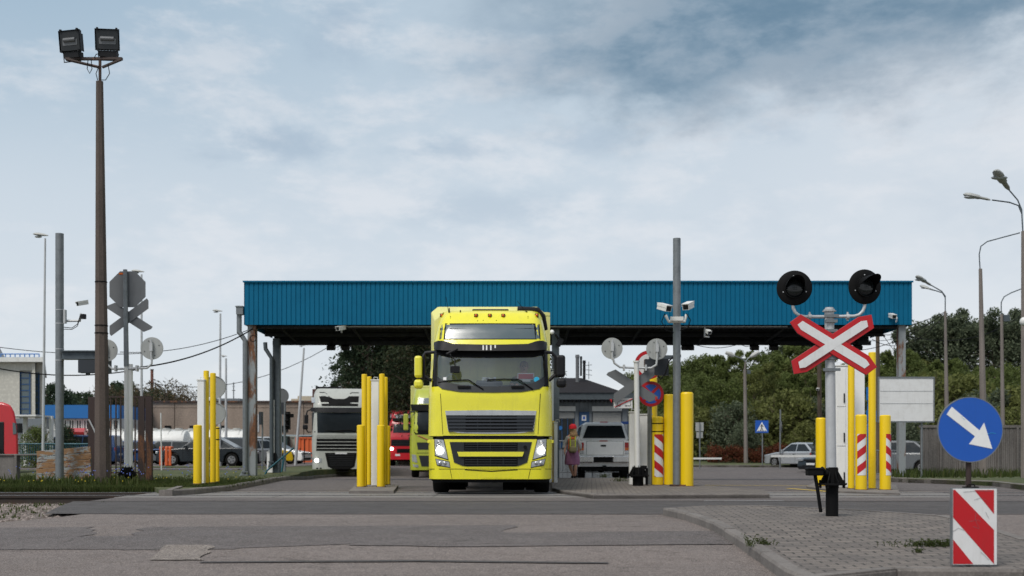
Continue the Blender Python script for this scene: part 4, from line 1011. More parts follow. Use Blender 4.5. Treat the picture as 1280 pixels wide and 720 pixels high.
cctv(W(97, 380, 27.2), R(-40), R(14), .115, g1); mount([W(79, 401, 27.6), W(100, 401, 27.6), W(101.5, 392, 27.5)], .03, g1); mb = MB(); mb.box(X(79, 27.5), X(81.5, 27.5), 27.5, 27.6, Z(404, 27.5), Z(387, 27.5)); mb.build('bracket_plate', D['pale_metal'], g1)
mb = MB(); mb.box(X(103, 27.5), X(108, 27.5), 27.4, 27.5, Z(399, 27.5), Z(393, 27.5)); mb.build('camera_joint', D['black_plastic'], g1)
mb = MB()
for k in (0, 2.5): mb.tube([W(80, 409+k, 27.5), W(90, 410+k*.7, 27.5), W(97, 405+k, 27.5), W(101, 392, 27.5)], .010, 5)
mb.build('cable', D['black'], g1)
g2, gr2 = gantry(846, 298, .08, 26.2, 9.6, 'tall galvanised post with twin cameras standing among the yellow bollards')
mb = MB(); mb.box(X(838, 26.2), X(856, 26.2), 26.05, 26.35, .08, .12)
mb.build('base_plate', D['rust_dark'], g2)
for s in (-1, 1):
    cctv(W(836, 386, 25.6) if s > 0 else W(857, 384, 25.7), R(30*s), R(16), .155, g2)
mount([W(832, 394, 26.1), W(836, 402, 26.1), W(856, 402, 26.1), W(858, 393, 26.1)], .035, g2, 'white_paint')
mb = MB(); mb.box(X(838, 26.0), X(854, 26.0), 25.95, 26.05, Z(401, 26), Z(396, 26)); mb.build('junction_box', D['white_paint'], g2)
mb = MB(); mb.tube([W(831, 392, 26), W(827, 402, 26), W(832, 412, 26), W(842, 416, 26)], .012, 5); mb.tube([W(858, 392, 26), W(863, 400, 26), W(860, 410, 26), W(850, 413, 26)], .012, 5); mb.tube([W(841, 446, 26), W(836, 452, 26), W(832, 466, 26), W(826, 474, 26), W(822, 470, 26)], .018, 6); mb.build('cable', D['black'], g2)
mb = MB(); mb.box(X(806, 27), X(835.5, 27), 26.95, 27.2, Z(469, 27), Z(449, 27)); mb.build('signal_box', D['slate'], g2)
mb = MB(); mb.box(X(812, 27), X(849, 27), 27.0, 27.15, Z(448.6, 27), Z(444, 27)); mb.box(X(845, 26.6), X(849, 26.6), 26.3, 27.0, Z(448, 26.6), Z(444.5, 26.6)); mb.build('side_arm', D['galv_dark'], g2)
# crossing signals seen from behind
def arm_board(px, py, Lpx, wpx, ang, Y, y0, y1, mat, parent, name='cross_board', inset=0):
    c = W(px, py, Y); L_ = Lpx/2*Y/F-inset; w = wpx/2*Y/F-inset; a = R(ang); pts = []
    for u, v in ((-L_, 0), (-L_+w*.8, w), (L_-w*.8, w), (L_, 0), (L_-w*.8, -w), (-L_+w*.8, -w)) if False else ((-L_, -w*.35), (-L_+w*1.0, w), (L_-w*.0, w*.9), (L_, w*.35), (L_-w*1.0, -w), (-L_, -w*.9)):
        pts.append((c.x+u*math.cos(a)-v*math.sin(a), c.z+u*math.sin(a)+v*math.cos(a)))
    mb = MB(); mb.prism(pts, y0, y1); return mb.build(name, mat, parent)
def back_disc(px, py, rpx, Y, parent, stem):
    c = W(px, py, Y); mb = MB(); r_ = rpx*Y/F; mb.disc((c.x, c.z), r_, Y-.01, Y+.012, 36); o = mb.build('signal_backplate', D['disc_grey'], parent)
    mb = MB(); mb.box(c.x-.035, c.x+.035, Y-.09, Y-.012, c.z-.07, c.z+.12); mb.tube([(c.x, Y-.06, c.z+.2), (c.x, Y-.06, Z(stem, Y))], .022, 8); mb.build('mounting', D['pale_metal'], o)
    mb = MB(); mb.cyl((c.x, Y+.012, c.z), (c.x, Y+.2, c.z), r_*.55, r_*.5, 20)
    for k in range(4): mb.cyl((c.x+r_*.7*math.cos(k*1.57+.4), Y-.02, c.z+r_*.7*math.sin(k*1.57+.4)), (c.x+r_*.7*math.cos(k*1.57+.4), Y-.008, c.z+r_*.7*math.sin(k*1.57+.4)), .012, .012, 6)
    mb.build('lamp_housing', D['black_plastic'], o)
def sig_base(cx, Y, z0, z1, r_, parent):
    mb = MB(); mb.cyl((cx, Y, z0), (cx, Y, z1), r_*1.25, r_*1.25, 16); zm = lerp(z0, z1, .55)
    mb.cyl((cx, Y, zm-.015), (cx, Y, zm+.015), r_*2.6, r_*2.6, 8)
    for k in range(8):
        a = k*math.pi/4; d = Vector((math.cos(a), math.sin(a), 0)); mb.cyl(Vector((cx, Y, zm-.05))+d*r_*2.1, Vector((cx, Y, zm+.05))+d*r_*2.1, .016, .016, 6)
        n_ = Vector((-d.y, d.x, 0))*.006; p = Vector((cx, Y, zm+.015)); q = [p+d*r_*1.1, p+d*r_*2.2, p+d*r_*1.1+Vector((0, 0, r_*2.2))]
        mb.add([v+n_ for v in q]+[v-n_ for v in q], [(0, 1, 2), (5, 4, 3), (0, 3, 4, 1), (1, 4, 5, 2), (2, 5, 3, 0)])
    mb.build('base', D['black'], parent)
Ys_ = 27.0
s1 = thing('crossing_signal', (X(158.5, Ys_), Ys_, .12), 'level crossing signal seen from behind with octagonal stop sign, at left', 'crossing signal')
mb = MB(); mb.cyl((X(158, Ys_), Ys_, Z(458, Ys_)), W(156.5, 337, Ys_), .06, .05, 12); mb.build('upper_pole', D['galv'], s1, smooth=True)
mb = MB(); mb.cyl((X(158, Ys_), Ys_, .1), (X(158, Ys_), Ys_, Z(454, Ys_)), .055, .05, 12); mb.cyl((X(162, Ys_), Ys_+.05, .1), (X(162, Ys_), Ys_+.05, Z(455, Ys_)), .06, .06, 12); mb.build('pole', D['white_paint'], s1, smooth=True)
c = W(158, 361, Ys_); r_ = 22.5*Ys_/F/math.cos(R(22.5)); mb = MB(); mb.prism([(c.x+r_*math.cos(R(22.5+45*k)), c.z+r_*math.sin(R(22.5+45*k))) for k in range(8)], Ys_+.07, Ys_+.09); mb.build('stop_sign_back', D['sign_grey'], s1)
mb = MB(); mb.box(X(147.5, Ys_), X(152.5, Ys_), Ys_+.062, Ys_+.068, Z(342.5, Ys_), Z(340.5, Ys_)); mb.build('sticker', D['amber'], s1)
arm_board(160, 396, 64, 12, 37, Ys_, Ys_+.065, Ys_+.08, D['sign_grey'], s1); arm_board(160, 396, 62, 12, -32, Ys_, Ys_+.09, Ys_+.105, D['sign_grey'], s1)
back_disc(190, 435.5, 14, Ys_, s1, 450); back_disc(133, 438, 14, Ys_, s1, 452)
mb = MB(); mb.tube([W(190, 447, Ys_-.06), W(189.5, 455, Ys_-.05), W(184, 460, Ys_-.03), W(158, 461, Ys_), W(140, 461, Ys_-.03), W(134.5, 456, Ys_-.05), W(133, 448, Ys_-.06)], .026, 8)
for px in (145, 171.5): c = W(px, 460.5, Ys_); mb.box(c.x-.02, c.x+.02, c.y-.07, c.y+.06, c.z-.07, c.z+.07)
mb.build('signal_arm', D['pale_metal'], s1, smooth=True)
sig_base(X(159, Ys_), Ys_, .12, Z(584, Ys_), .09, s1)
Yt = 26.6
s2 = thing('crossing_signal', (X(796.5, Yt), Yt, .08), 'level crossing signal seen from behind, white pole beside the striped bollard', 'crossing signal')
mb = MB(); mb.cyl((X(797, Yt), Yt, .08), (X(795.5, Yt), Yt, Z(452, Yt)), .068, .06, 14); mb.cyl((X(795.5, Yt), Yt, Z(453, Yt)), (X(795.5, Yt), Yt, Z(451, Yt)), .078, .078, 14); mb.build('pole', D['white_paint'], s2, smooth=True)
o = arm_board(791, 482, 70, 12.5, -32, Yt, Yt+.09, Yt+.105, D['sign_grey'], s2); o = arm_board(793, 481, 66, 12, 36, Yt, Yt+.065, Yt+.08, D['sign_grey'], s2)
mb = MB(); 
for (a, b, c_, d) in ((762.5, 499, 765, 504), (822, 496, 819.5, 502)):
    p = [W(a, b, Yt), W(c_, b-.5, Yt), W(c_, d, Yt)]; mb.prism([(q.x, q.z) for q in p], Yt+.055, Yt+.06)
mb.build('red_tip', D['red_sign'], s2)
back_disc(765, 435.5, 13.3, Yt, s2, 450); back_disc(821, 436.5, 13.3, Yt, s2, 450)
mb = MB(); mb.tube([W(766, 447, Yt-.06), W(768, 454, Yt-.05), W(775, 459, Yt-.03), W(796, 460, Yt), W(814, 460, Yt-.03), W(820.5, 456, Yt-.05), W(821.5, 447, Yt-.06)], .026, 8)
for px in (780, 807): c = W(px, 459.7, Yt); mb.box(c.x-.02, c.x+.02, c.y-.07, c.y+.06, c.z-.07, c.z+.07)
mb.build('signal_arm', D['pale_metal'], s2, smooth=True)
p, q = W(767.5, 497.5, Yt+.05), W(791, 510, Yt+.05); mb = MB(); mb.box(p.x, q.x, Yt+.13, Yt+.145, q.z, p.z); ts_ = mb.build('plate', D['white_sign'], s2); ts_['label'] = 'small white plate with a lorry outline struck through in red'
mb = MB(); mb.tube([W(768.5, 509, Yt+.12), W(790.5, 498.6, Yt+.12)], .012, 4); mb.build('red_stroke', D['red_sign'], ts_)
mb = MB(); mb.tube([W(a, b, Yt+.123) for a, b in ((772, 507), (772, 503), (775, 501), (788, 501), (788, 507), (784, 507))], .005, 4)
for px in (775, 783): c = W(px, 507, Yt+.03); mb.disc((c.x, c.z), .022, Yt+.123, Yt+.127, 12, .014)
mb.build('lorry_outline', D['black'], ts_)
sig_base(X(797.5, Yt), Yt, .08, Z(584, Yt), .10, s2)
mb = MB(); mb.box(X(801, Yt), X(808, Yt), Yt-.1, Yt+.05, Z(587, Yt), Z(582, Yt)); mb.box(X(806.5, Yt), X(809.5, Yt), Yt-.1, Yt-.03, .1, Z(585, Yt)); mb.build('motor_box', D['black'], s2)
mb = MB(); mb.cyl((X(159, Ys_)+.13, Ys_, .15), (X(159, Ys_)+.15, Ys_, Z(590, Ys_)), .05, .05, 8); mb.build('motor_box', D['black'], s1)

# prohibition signs behind signal 2
def ring_sign(name, px, py, rpx, Y, face, label, cross=0, pole_b=None, pole_px=None):
    c = W(px, py, Y); r_ = rpx*Y/F; t = thing(name, (c.x, Y, gz(Y)), label, 'road sign')
    mb = MB(); mb.disc((c.x, c.z), r_, Y, Y+.02, 40); mb.build('plate', D['galv'], t)
    mb = MB(); mb.disc((c.x, c.z), r_*.985, Y-.006, Y-.001, 40, r_*.76); mb.build('red_rim', D['red_sign'], t)
    mb = MB(); mb.disc((c.x, c.z), r_*.755, Y-.005, Y-.001, 40); mb.build('face', D[face], t)
    if cross:
        mb = MB()
        for s in (-1, 1)[:cross]: mb.obox((c.x, Y-.009-(.002 if s > 0 else 0), c.z), (r_*1.6, .002, r_*.22), Matrix.Rotation(R(45*s), 3, 'Y'))
        mb.build('red_bar', D['red_sign'], t)
    px_ = pole_px or px; mb = MB(); mb.cyl((X(px_, Y), Y+.05, gz(Y)), (X(px_, Y), Y+.05, c.z+r_*.9), .03, .03, 8); mb.build('pole', D['galv'], t)
    return t
ring_sign('prohibition_sign', 811, 456, 18, 27.6, 'white_sign', 'round white sign with red rim half hidden behind the signal disc')
ring_sign('prohibition_sign', 813.8, 492.5, 16, 27.2, 'blue_sign', 'round blue no stopping sign with red rim and red cross', 2)

# ================================================================= BOLLARDS
def bollard(px, top, base_py, w, Y, bz, label, group, cap=True, chev=None, straps=()):
    t = thing('bollard', (X(px, Y), Y, bz), label, 'bollard', group); r_ = w/2*Y/F; zt2 = Z(top, Y); cx = X(px, Y)
    mb = MB(); pr = [(r_, bz-.03), (r_, zt2-.04*r_/.1), (r_*.97, zt2-.02*r_/.1), (r_*.80, zt2-.006), (.002, zt2)]
    rings = [[(cx+a*math.cos(2*math.pi*j/28), Y+a*math.sin(2*math.pi*j/28), z) for j in range(28)] for a, z in pr]
    mb.loft(rings, caps=False); mb.build('post', D['bollard'], t, smooth=True)
    mb = MB(); mb.cyl((cx, Y, bz+.001), (cx, Y, bz+.012), r_*1.25, r_*1.2, 24); mb.build('foot_ring', D['rust_dark'], t)
    for i, py in enumerate(straps):
        mb = MB(); mb.cyl((cx, Y, Z(py, Y)), (cx, Y, Z(py-1.2, Y)), r_+.004, r_+.004, 24, False); mb.build('strap', D['black'], t)
    if chev:
        pa, pb, y0, y1, dirn = chev; a0 = math.acos(max(-1, min(1, (X(pa, Y)-cx)/r_))); a1 = math.acos(max(-1, min(1, (X(pb, Y)-cx)/r_)))
        z0, z1 = Z(y1, Y), Z(y0, Y); n = 10; R2 = r_+.004
        def P_(u, v, k=0): a = lerp(a0, a1, u); return (cx+(R2+k)*math.cos(a), Y-(R2+k)*math.sin(a), lerp(z0, z1, v))
        mb = MB(); mb.loft([[P_(u/n, 0), P_(u/n, 1)] for u in range(n+1)], closed=False, caps=False); pl = mb.build('reflective_sheet', D['white_sign'], t)
        mb = MB(); H = z1-z0; wd_ = abs(a1-a0)*r_; sl_ = wd_*1.0/H
        per = .37; 
        for k in range(-2, 6):
            v0 = k*per+.02; 
            for i in range(n):
                u0, u1 = i/n, (i+1)/n; f_ = (lambda u: v0+(u if dirn > 0 else 1-u)*sl_*.8)
                q = [(u0, f_(u0)), (u1, f_(u1)), (u1, f_(u1)+per/2), (u0, f_(u0)+per/2)]; q = [(a, max(0, min(1, b))) for a, b in q]
                if max(b for a, b in q)-min(b for a, b in q) < 1e-4 or all(b >= 1 for a, b in q) or all(b <= 0 for a, b in q): continue
                mb.add([P_(a, b, .002) for a, b in q], [(0, 1, 2, 3)])
        mb.build('red_stripes', D['red_sign'], pl)
    return t
GL = 'bollards beside the left barrier post'; GC = 'bollards on the concrete plinth between the lanes'; GM = 'bollards on the brick island'; GR2 = 'bollards round the right barrier cabinets'
bz = .14
bollard(247, 531, 610, 10.6, 26.0, bz, 'short thick yellow bollard, front left one of the left barrier group', GL)
bollard(257.8, 463, 608, 6.8, 26.6, bz, 'tallest yellow tube of the left barrier group, right of the white post', GL)
bollard(266.2, 466, 606, 7.2, 27.2, bz, 'second tall yellow tube of the left barrier group, in front of the mirror backs', GL)
bollard(271.5, 533.5, 606, 5.6, 27.8, bz, 'short yellow tube with black straps at the right of the left barrier group', GL, straps=(536, 550))
bz = .07
bollard(451.2, 531, 611, 10.2, 26.0, bz, 'short thick yellow bollard at the front left corner of the lane plinth', GC)
bollard(476.2, 531, 611, 10.2, 26.0, bz, 'short thick yellow bollard at the front right of the lane plinth', GC)
bollard(455.4, 467.5, 609, 6.8, 26.5, bz, 'tall yellow tube directly behind the front left lane bollard', GC)
bollard(477.4, 467, 609, 6.8, 26.5, bz, 'tall yellow tube directly behind the front right lane bollard', GC)
bollard(461.3, 470.5, 607, 6.2, 27.6, bz, 'rear tall yellow tube immediately left of the white lane post', GC)
bollard(481.5, 471, 607, 6.2, 27.6, bz, 'rear tall yellow tube right of the white lane post', GC)
bollard(484.5, 532, 605, 7.0, 28.0, bz, 'short yellow tube at the back right corner of the lane plinth', GC)
bz = .08
bollard(822.2, 520.5, 601, 14, 27.2, bz, 'thick yellow bollard with red and white stripes and black straps beside the white cabinet', GM, chev=(817.5, 828.5, 543, 596, -1), straps=(530, 540))
bollard(815.5, 470, 600, 12, 28.4, bz, 'tall yellow tube mostly hidden behind the no stopping sign', GM)
bollard(836.3, 492.5, 602.7, 12.8, 27.2, bz, 'tall plain yellow bollard just left of the galvanised post', GM)
bollard(858.5, 490, 604.7, 16.3, 26.2, bz, 'widest plain yellow bollard, right of the galvanised post', GM)
bz = .05
bollard(1026, 522, 604, 12.4, 27.5, bz, 'plain yellow bollard left of the crossing signal pole in the right group', GR2)
bollard(1064, 437, 612, 8.2, 25.4, bz, 'tall yellow tube between the white cabinets behind the red cross board', GR2)
bollard(1090.2, 440, 612, 9.2, 25.4, bz, 'tall yellow tube between the two striped bollards', GR2)
bollard(1076.3, 518, 615, 14.2, 24.6, bz, 'striped yellow bollard next to the white cabinet, left of the pair', GR2, chev=(1070.5, 1080.5, 542.5, 594, 1))
bollard(1106.5, 518.6, 616, 13.6, 24.6, bz, 'striped yellow bollard at the far right of the pair', GR2, chev=(1105.3, 1113, 542.5, 594, -1))
# white posts and cabinets
def wpost(name, a, b, top, Y, bz, depth, label, doors=0, cat='barrier post', split=None):
    t = thing(name, (X((a+b)/2, Y), Y, bz), label, cat); mb = MB(); xa, xb = X(a, Y), X(b, Y); zt2 = Z(top, Y)
    mb.box(xa, xb, Y, Y+depth, bz, zt2); mb.build('housing', D['white_clean'], t, bevel=.012)
    mb = MB(); mb.box(xa-.012, xb+.012, Y-.012, Y+depth+.012, zt2+.002, zt2+.035); mb.tube([(xa+.05, Y+.1, zt2+.03), (xa+.05, Y+.1, zt2+.09), (xa+.14, Y+.1, zt2+.09), (xa+.14, Y+.1, zt2+.03)], .008, 5); mb.build('lid', D['white_paint'], t, bevel=.006)
    if doors:
        n = doors; xs_ = split or xb
        for i in range(n):
            z0, z1 = lerp(bz+.03, zt2-.03, i/n), lerp(bz+.03, zt2-.03, (i+1)/n); mb = MB(); mb.box(xa+.02, X(xs_, Y)-.02, Y-.014, Y-.003, z0+.012, z1-.012); d = mb.build('door', D['white_clean'], t, bevel=.004)
            mb = MB(); mb.box(X(xs_, Y)-.07, X(xs_, Y)-.045, Y-.035, Y-.015, z0+.1, z0+.32); mb.build('handle', D['black'], d)
    return t
wpost('barrier_post', 246.5, 255, 476, 26.4, .14, .22, 'slim white barrier post among the left yellow bollards')
wpost('barrier_post', 464, 473.5, 476, 27.0, .07, .3, 'slim white barrier post between yellow tubes on the lane plinth')
wpost('barrier_cabinet', 788.5, 815, 519, 27.8, .08, .5, 'white barrier cabinet behind the rear signal pole, right of the pickup', cat='cabinet')
wpost('barrier_cabinet', 787, 794.5, 516, 27.5, .08, .2, 'narrow white upright leaf just left of the white cabinet', cat='cabinet')
wpost('barrier_cabinet', 1045, 1062, 458, 26.6, .05, .7, 'tall white cabinet with three doors right of the crossing signal pole', 3, 'cabinet', 1058)
wpost('barrier_cabinet', 1066, 1081, 458, 27.3, .05, .5, 'plain tall white cabinet behind the striped bollard', cat='cabinet')
wpost('barrier_cabinet', 686, 692, 466, 30.5, .05, .4, 'tall narrow white panel just behind the yellow lorry cab', cat='cabinet')
wpost('barrier_cabinet', 692.5, 696.8, 529, 29.5, .05, .3, 'short narrow white panel beside the yellow lorry front', cat='cabinet')
mb = MB(); mb.box(X(690.5, 29.8), X(693, 29.8), 29.8, 29.9, .06, Z(526, 29.8)); tag(mb.build('yellow_guard_post', D['bollard'], bevel=.01), 'thin yellow guard post between the two narrow white panels', 'post')
# booth barrier at the back left
t = wpost('barrier_machine', 333.5, 345, 566, 40.5, .08, .35, 'grey white barrier machine at the foot of the rear canopy column', cat='barrier')
mb = MB(); mb.box(X(341, 40.4), X(343.6, 40.4), 40.3, 40.38, Z(572, 40.4), Z(500, 40.4)); mb.build('raised_arm', D['white_paint'], t)
mb = MB(); mb.box(X(339.5, 40.4), X(345.5, 40.4), 40.3, 40.42, Z(578, 40.4), Z(566, 40.4)); c = W(342, 580, 40.3); mb.disc((c.x, c.z), .09, 40.28, 40.3, 18, .06); mb.build('arm_clamp', D['black'], t)
# mirror / sign backs left group
def disc_sign(px, py, r, Y, label, mat='disc_grey', pole=None, bz=.12, group=None):
    t = thing('round_sign_back', (X(px, Y), Y, bz), label, 'road sign', group); c = W(px, py, Y); mb = MB(); mb.disc((c.x, c.z), r*Y/F, Y-.01, Y+.02, 36); mb.disc((c.x, c.z), r*Y/F, Y-.022, Y-.011, 36, r*Y/F*.95); mb.build('plate', D[mat], t)
    mb = MB(); mb.cyl((c.x, Y+.06, bz), (c.x, Y+.06, c.z+r*Y/F*.8), .028, .028, 8); mb.build('pole', D['galv'], t); return t
tt = thing('mirror_post', (X(268.5, 30), 30, .15), 'pole with two round pale mirror backs behind the left yellow bollards', 'mirror')
for py in (484, 517):
    c = W(268.5, py, 30); mb = MB(); mb.disc((c.x, c.z), 14*30/F, 29.96, 30, 40); mb.disc((c.x, c.z), 14*30/F, 29.94, 29.96, 40, 13.4*30/F); mb.build('mirror_back', D['disc_grey'], tt)
mb = MB(); mb.cyl((X(268.5, 30), 30.05, .1), (X(268.5, 30), 30.05, Z(472, 30)), .03, .03, 8); mb.build('pole', D['galv'], tt)
disc_sign(351.5, 495, 9.5, 44, 'round dark sign back beside the rear left canopy column', 'sign_grey')
t = ring_sign('no_entry_sign', 313, 547, 5, 62, 'red_sign', 'small red no entry sign with white bar left of the rusty column'); c = W(313, 547, 62); mb = MB(); mb.box(c.x-.15, c.x+.15, 61.98, 61.99, c.z-.035, c.z+.035); mb.build('white_bar', D['white_clean'], t)
mb = MB(); mb.box(X(308.5, 62), X(317, 62), 61.99, 62.01, Z(560, 62), Z(553.5, 62)); mb.build('sub_plate', D['white_sign'], t)
tl_ = thing('traffic_light', (X(354.5, 43), 43, .1), 'small black traffic light on a grey pole left of the white lorry', 'traffic light')
mb = MB(); mb.cyl((X(356, 43), 43, .1), (X(356, 43), 43, Z(503, 43)), .05, .05, 10); mb.build('pole', D['galv'], tl_)
mb = MB(); mb.box(X(358.2, 42.9), X(362.6, 42.9), 42.7, 43, Z(537, 43), Z(515, 43)); 
for py in (518, 526, 533): mb.prismx([(42.5, Z(py, 43)), (42.69, Z(py, 43)+.05), (42.69, Z(py, 43)-.03)], X(358.5, 42.9), X(362.3, 42.9))
mb.box(X(362.6, 42.9), X(367, 42.9), 42.72, 42.95, Z(522, 43), Z(517.5, 43)); mb.build('signal_head', D['black'], tl_)
mb = MB(); mb.box(X(348.5, 43), X(354.5, 43), 42.95, 43, Z(518, 43), Z(503, 43)); mb.build('side_plate', D['slate'], tl_)
t = thing('sign_pole', (X(327.5, 46), 46, .1), 'thin grey pole with narrow edge on sign right of the rusty column', 'road sign'); mb = MB(); mb.cyl((X(328, 46), 46, .1), (X(328, 46), 46, Z(515, 46)), .035, .035, 8); mb.build('pole', D['galv'], t); mb = MB(); mb.box(X(325.5, 46), X(328.5, 46), 45.7, 45.96, Z(531, 46), Z(515, 46)); mb.build('plate', D['slate'], t)
t = thing('marker_rod', (X(201, 45), 45, .2), 'thin white marker rod standing in front of the tanks', 'marker'); mb = MB(); mb.cyl((X(202, 45), 45, .1), (X(201, 45), 45, Z(516, 45)), .03, .025, 8); mb.build('rod', D['white_paint'], t)
for px in (199.5, 206.5, 211):
    mb = MB(); mb.box(X(px, 56), X(px+4, 56), 55.9, 56.3, .2, Z(558, 56)); tag(mb.build('barrier_block', D['orange'], bevel=.05), 'small bright orange road barrier block by the dark saloon', 'barrier block', 'orange road barrier blocks')
mb = MB()
for a, b, c_, d in ((334, 588, 367, 560), (334, 588, 330, 596), (355, 572, 352, 590)): mb.tube([W(a, b, 39.5), W(c_, d, 39.5)], .035, 6)
tag(mb.build('pipe_barrier', D['teal_fence']), 'low dark green pipe barrier in the grass by the rear column', 'pipe barrier')
# ================================================================= CONTROL BOOTH
Yo = 46.5; bo = thing('control_booth', (X(735, Yo), Yo, 0), 'grey metal clad control booth with dark hipped roof and shutters behind the pickup', 'building')
zb_, zt_ = -.25, Z(494, Yo); xa, xb = X(672, Yo), X(786, Yo)
mb = MB(); mb.box(xa, xb, Yo, Yo+7, zb_, zt_); 
x = xa
while x < xb: mb.box(x, x+.06, Yo-.025, Yo-.001, zb_, zt_); x += .19
mb.build('wall', D['wall_grey'], bo)
mb = MB()
for (a, b) in ((718.5, 723), (736.5, 739.5), (778, 784), (690, 693)): mb.box(X(a, Yo), X(b, Yo), Yo-.09, Yo-.03, zb_, Z(503, Yo))
mb.build('pilaster', D['wall_grey'], bo)
mb = MB(); mb.box(xa-.3, xb+.15, Yo-.55, Yo+7.5, Z(499.5, Yo-.5), Z(492, Yo-.5)); mb.box(xa-.3, xb+.15, Yo-.56, Yo-.5, Z(492, Yo-.5), Z(491, Yo-.5)); mb.build('eaves', D['galv_dark'], bo)
mb = MB()
x = xa-.2
while x < xb: mb.box(x, x+.05, Yo-.5, Yo-.05, Z(502.5, Yo-.4), Z(499.6, Yo-.4)); x += .16
mb.build('eaves_brackets', D['black_plastic'], bo)
zr = Z(491, Yo-.5); zp = Z(471.5, Yo+2.5)
e = [(xa-.35, Yo-.6, zr), (X(779.5, Yo), Yo-.6, zr), (X(779.5, Yo), Yo+7.6, zr), (xa-.35, Yo+7.6, zr)]
rdg = [(X(690, Yo+3), Yo+3, zp), (X(727, Yo+3), Yo+3, zp)]
mb = MB(); mb.add(e+rdg, [(0, 1, 5, 4), (1, 2, 5), (2, 3, 4, 5), (3, 0, 4), (3, 2, 1, 0)]); mb.build('roof', D['roof_dark'], bo)
for (a, b, t_, b2, yy) in ((719.5, 724, 447, 478, Yo+2.), (725, 727.5, 449, 470, Yo+2.4), (728.5, 732, 454, 474, Yo+2.1)):
    mb = MB(); cx = X((a+b)/2, yy); r_ = (X(b, yy)-X(a, yy))/2; mb.cyl((cx, yy, Z(b2, yy)), (cx, yy, Z(t_, yy)), r_, r_, 14); mb.cyl((cx, yy, Z(t_, yy)), (cx, yy, Z(t_, yy)+.12), r_*1.25, r_*1.1, 14); mb.build('flue', D['sign_grey'] if a < 722 else D['black_plastic'], bo)
mb = MB()
for py in (457, 462, 468): mb.tube([W(731, py, Yo+2), W(740, py+(1 if py > 460 else -1), Yo+2)], .012, 4)
mb.tube([W(736, 452, Yo+2), W(736, 474, Yo+2)], .014, 4); mb.build('aerial', D['galv'], bo)
def shutter(a, b, c, d):
    p, q = W(a, b, Yo-.03), W(c, d, Yo-.03); n = int((p.z-q.z)/.07); mb = MB()
    for i in range(n): z = lerp(q.z, p.z-.06, i/n); mb.box(p.x, q.x, Yo-.055, Yo-.027, z+.004, z+.064)
    mb.build('shutter', D['shutter'], bo); mb = MB(); mb.box(p.x-.04, q.x+.04, Yo-.16, Yo-.03, p.z, p.z+.2); mb.build('shutter_box', D['white_paint'], bo)
shutter(693, 514, 718, 523); shutter(741, 514, 776, 530)
mb = MB(); mb.box(X(694, Yo), X(717.5, Yo), Yo-.06, Yo-.03, Z(560, Yo), Z(523.5, Yo)); mb.build('window', D['glass_dark'], bo)
mb = MB()
for px in (694, 702, 709, 716.5): mb.box(X(px, Yo), X(px+.8, Yo), Yo-.08, Yo-.061, Z(560, Yo), Z(523.5, Yo))
mb.build('window_frame', D['blue_frame'], bo)
c = W(700.5, 535, Yo-.09); mb = MB(); mb.disc((c.x, c.z), .085, Yo-.1, Yo-.085, 24); mb.build('round_sticker', D['blue_build'], bo)
mb = MB(); mb.box(X(741, Yo), X(776, Yo), Yo-.05, Yo-.03, Z(560, Yo), Z(531, Yo)); mb.build('window', D['glass_dark'], bo)
mb = MB(); mb.box(X(724, Yo), X(736.5, Yo), Yo-.1, Yo-.03, Z(560, Yo), Z(515, Yo)); mb.box(X(725.6, Yo), X(735, Yo), Yo-.11, Yo-.101, Z(558, Yo), Z(517, Yo)); d = mb.build('door', D['blue_frame'], bo)
mb = MB(); mb.box(X(727, Yo), X(732.5, Yo), Yo-.13, Yo-.112, Z(526, Yo), Z(519, Yo)); mb.build('notice', D['white_sign'], d); mb = MB(); mb.box(X(728.4, Yo), X(731.1, Yo), Yo-.135, Yo-.131, Z(524.3, Yo), Z(520.7, Yo)); mb.build('notice_print', D['blue_sign'], d)
# railing before the booth
Yr = 43.6; rl = thing('railing', (X(705, Yr), Yr, 0), 'pale grey metal railing beside the walking woman in front of the booth', 'railing'); mb = MB()
for py in (551, 590): mb.tube([W(693, py, Yr), W(790, py, Yr)], .025, 6)
mb.build('rail', D['pale_metal'], rl)
mb = MB(); x = 693
while x < 790: mb.tube([W(x, 551, Yr), W(x, 590, Yr)], .012, 5); x += 3.6
mb.build('bars', D['pale_metal'], rl); mb = MB(); mb.box(X(694, Yr+1), X(716, Yr+1), Yr+1, Yr+1.05, Z(560, Yr+1), Z(554, Yr+1)); mb.box(X(696, Yr+1), X(697, Yr+1), Yr+1.01, Yr+1.04, -.2, Z(560, Yr+1)); tag(mb.build('blue_rail_board', D['blue_frame']), 'dark blue board low behind the railing by the booth window', 'board')
weed(754, 597, 60, .08, .05, .12, 'green weed growing by the pickup rear wheel'); weed(775, 602, 60, .1, .05, .12, 'grass tuft by the foot of the white barrier cabinet')

# ================================================================= RIGHT SIDE
# concrete fence
Yv = 43.5; cf = thing('concrete_fence', (X(1215, Yv), Yv, .1), 'weathered grey concrete panel fence below the trees at right', 'fence')
for i, a in enumerate(range(1151, 1700, 24)):
    mb = MB(); xa, xb = X(a, Yv), X(a+23, Yv); n = 9
    for k in range(n): mb.box(lerp(xa, xb, k/n)+.006, lerp(xa, xb, (k+1)/n)-.006, Yv+(.012 if k % 2 else 0), Yv+.09, 0, Z(535, Yv)+rnd.uniform(-.01, .01))
    mb.build('fence_panel', D['conc_wall'], cf); mb = MB(); mb.box(xb+.004, xb+.0+X(1, Yv)-X(0, Yv)+.05, Yv-.06, Yv+.12, 0, Z(534, Yv)); mb.build('post', D['conc_wall'], cf)
mb = MB(); mb.box(X(1150, Yv), X(1719, Yv), Yv-.03, Yv+.12, Z(535, Yv)+.012, Z(533, Yv)+.05); mb.build('capping', D['conc_wall'], cf)
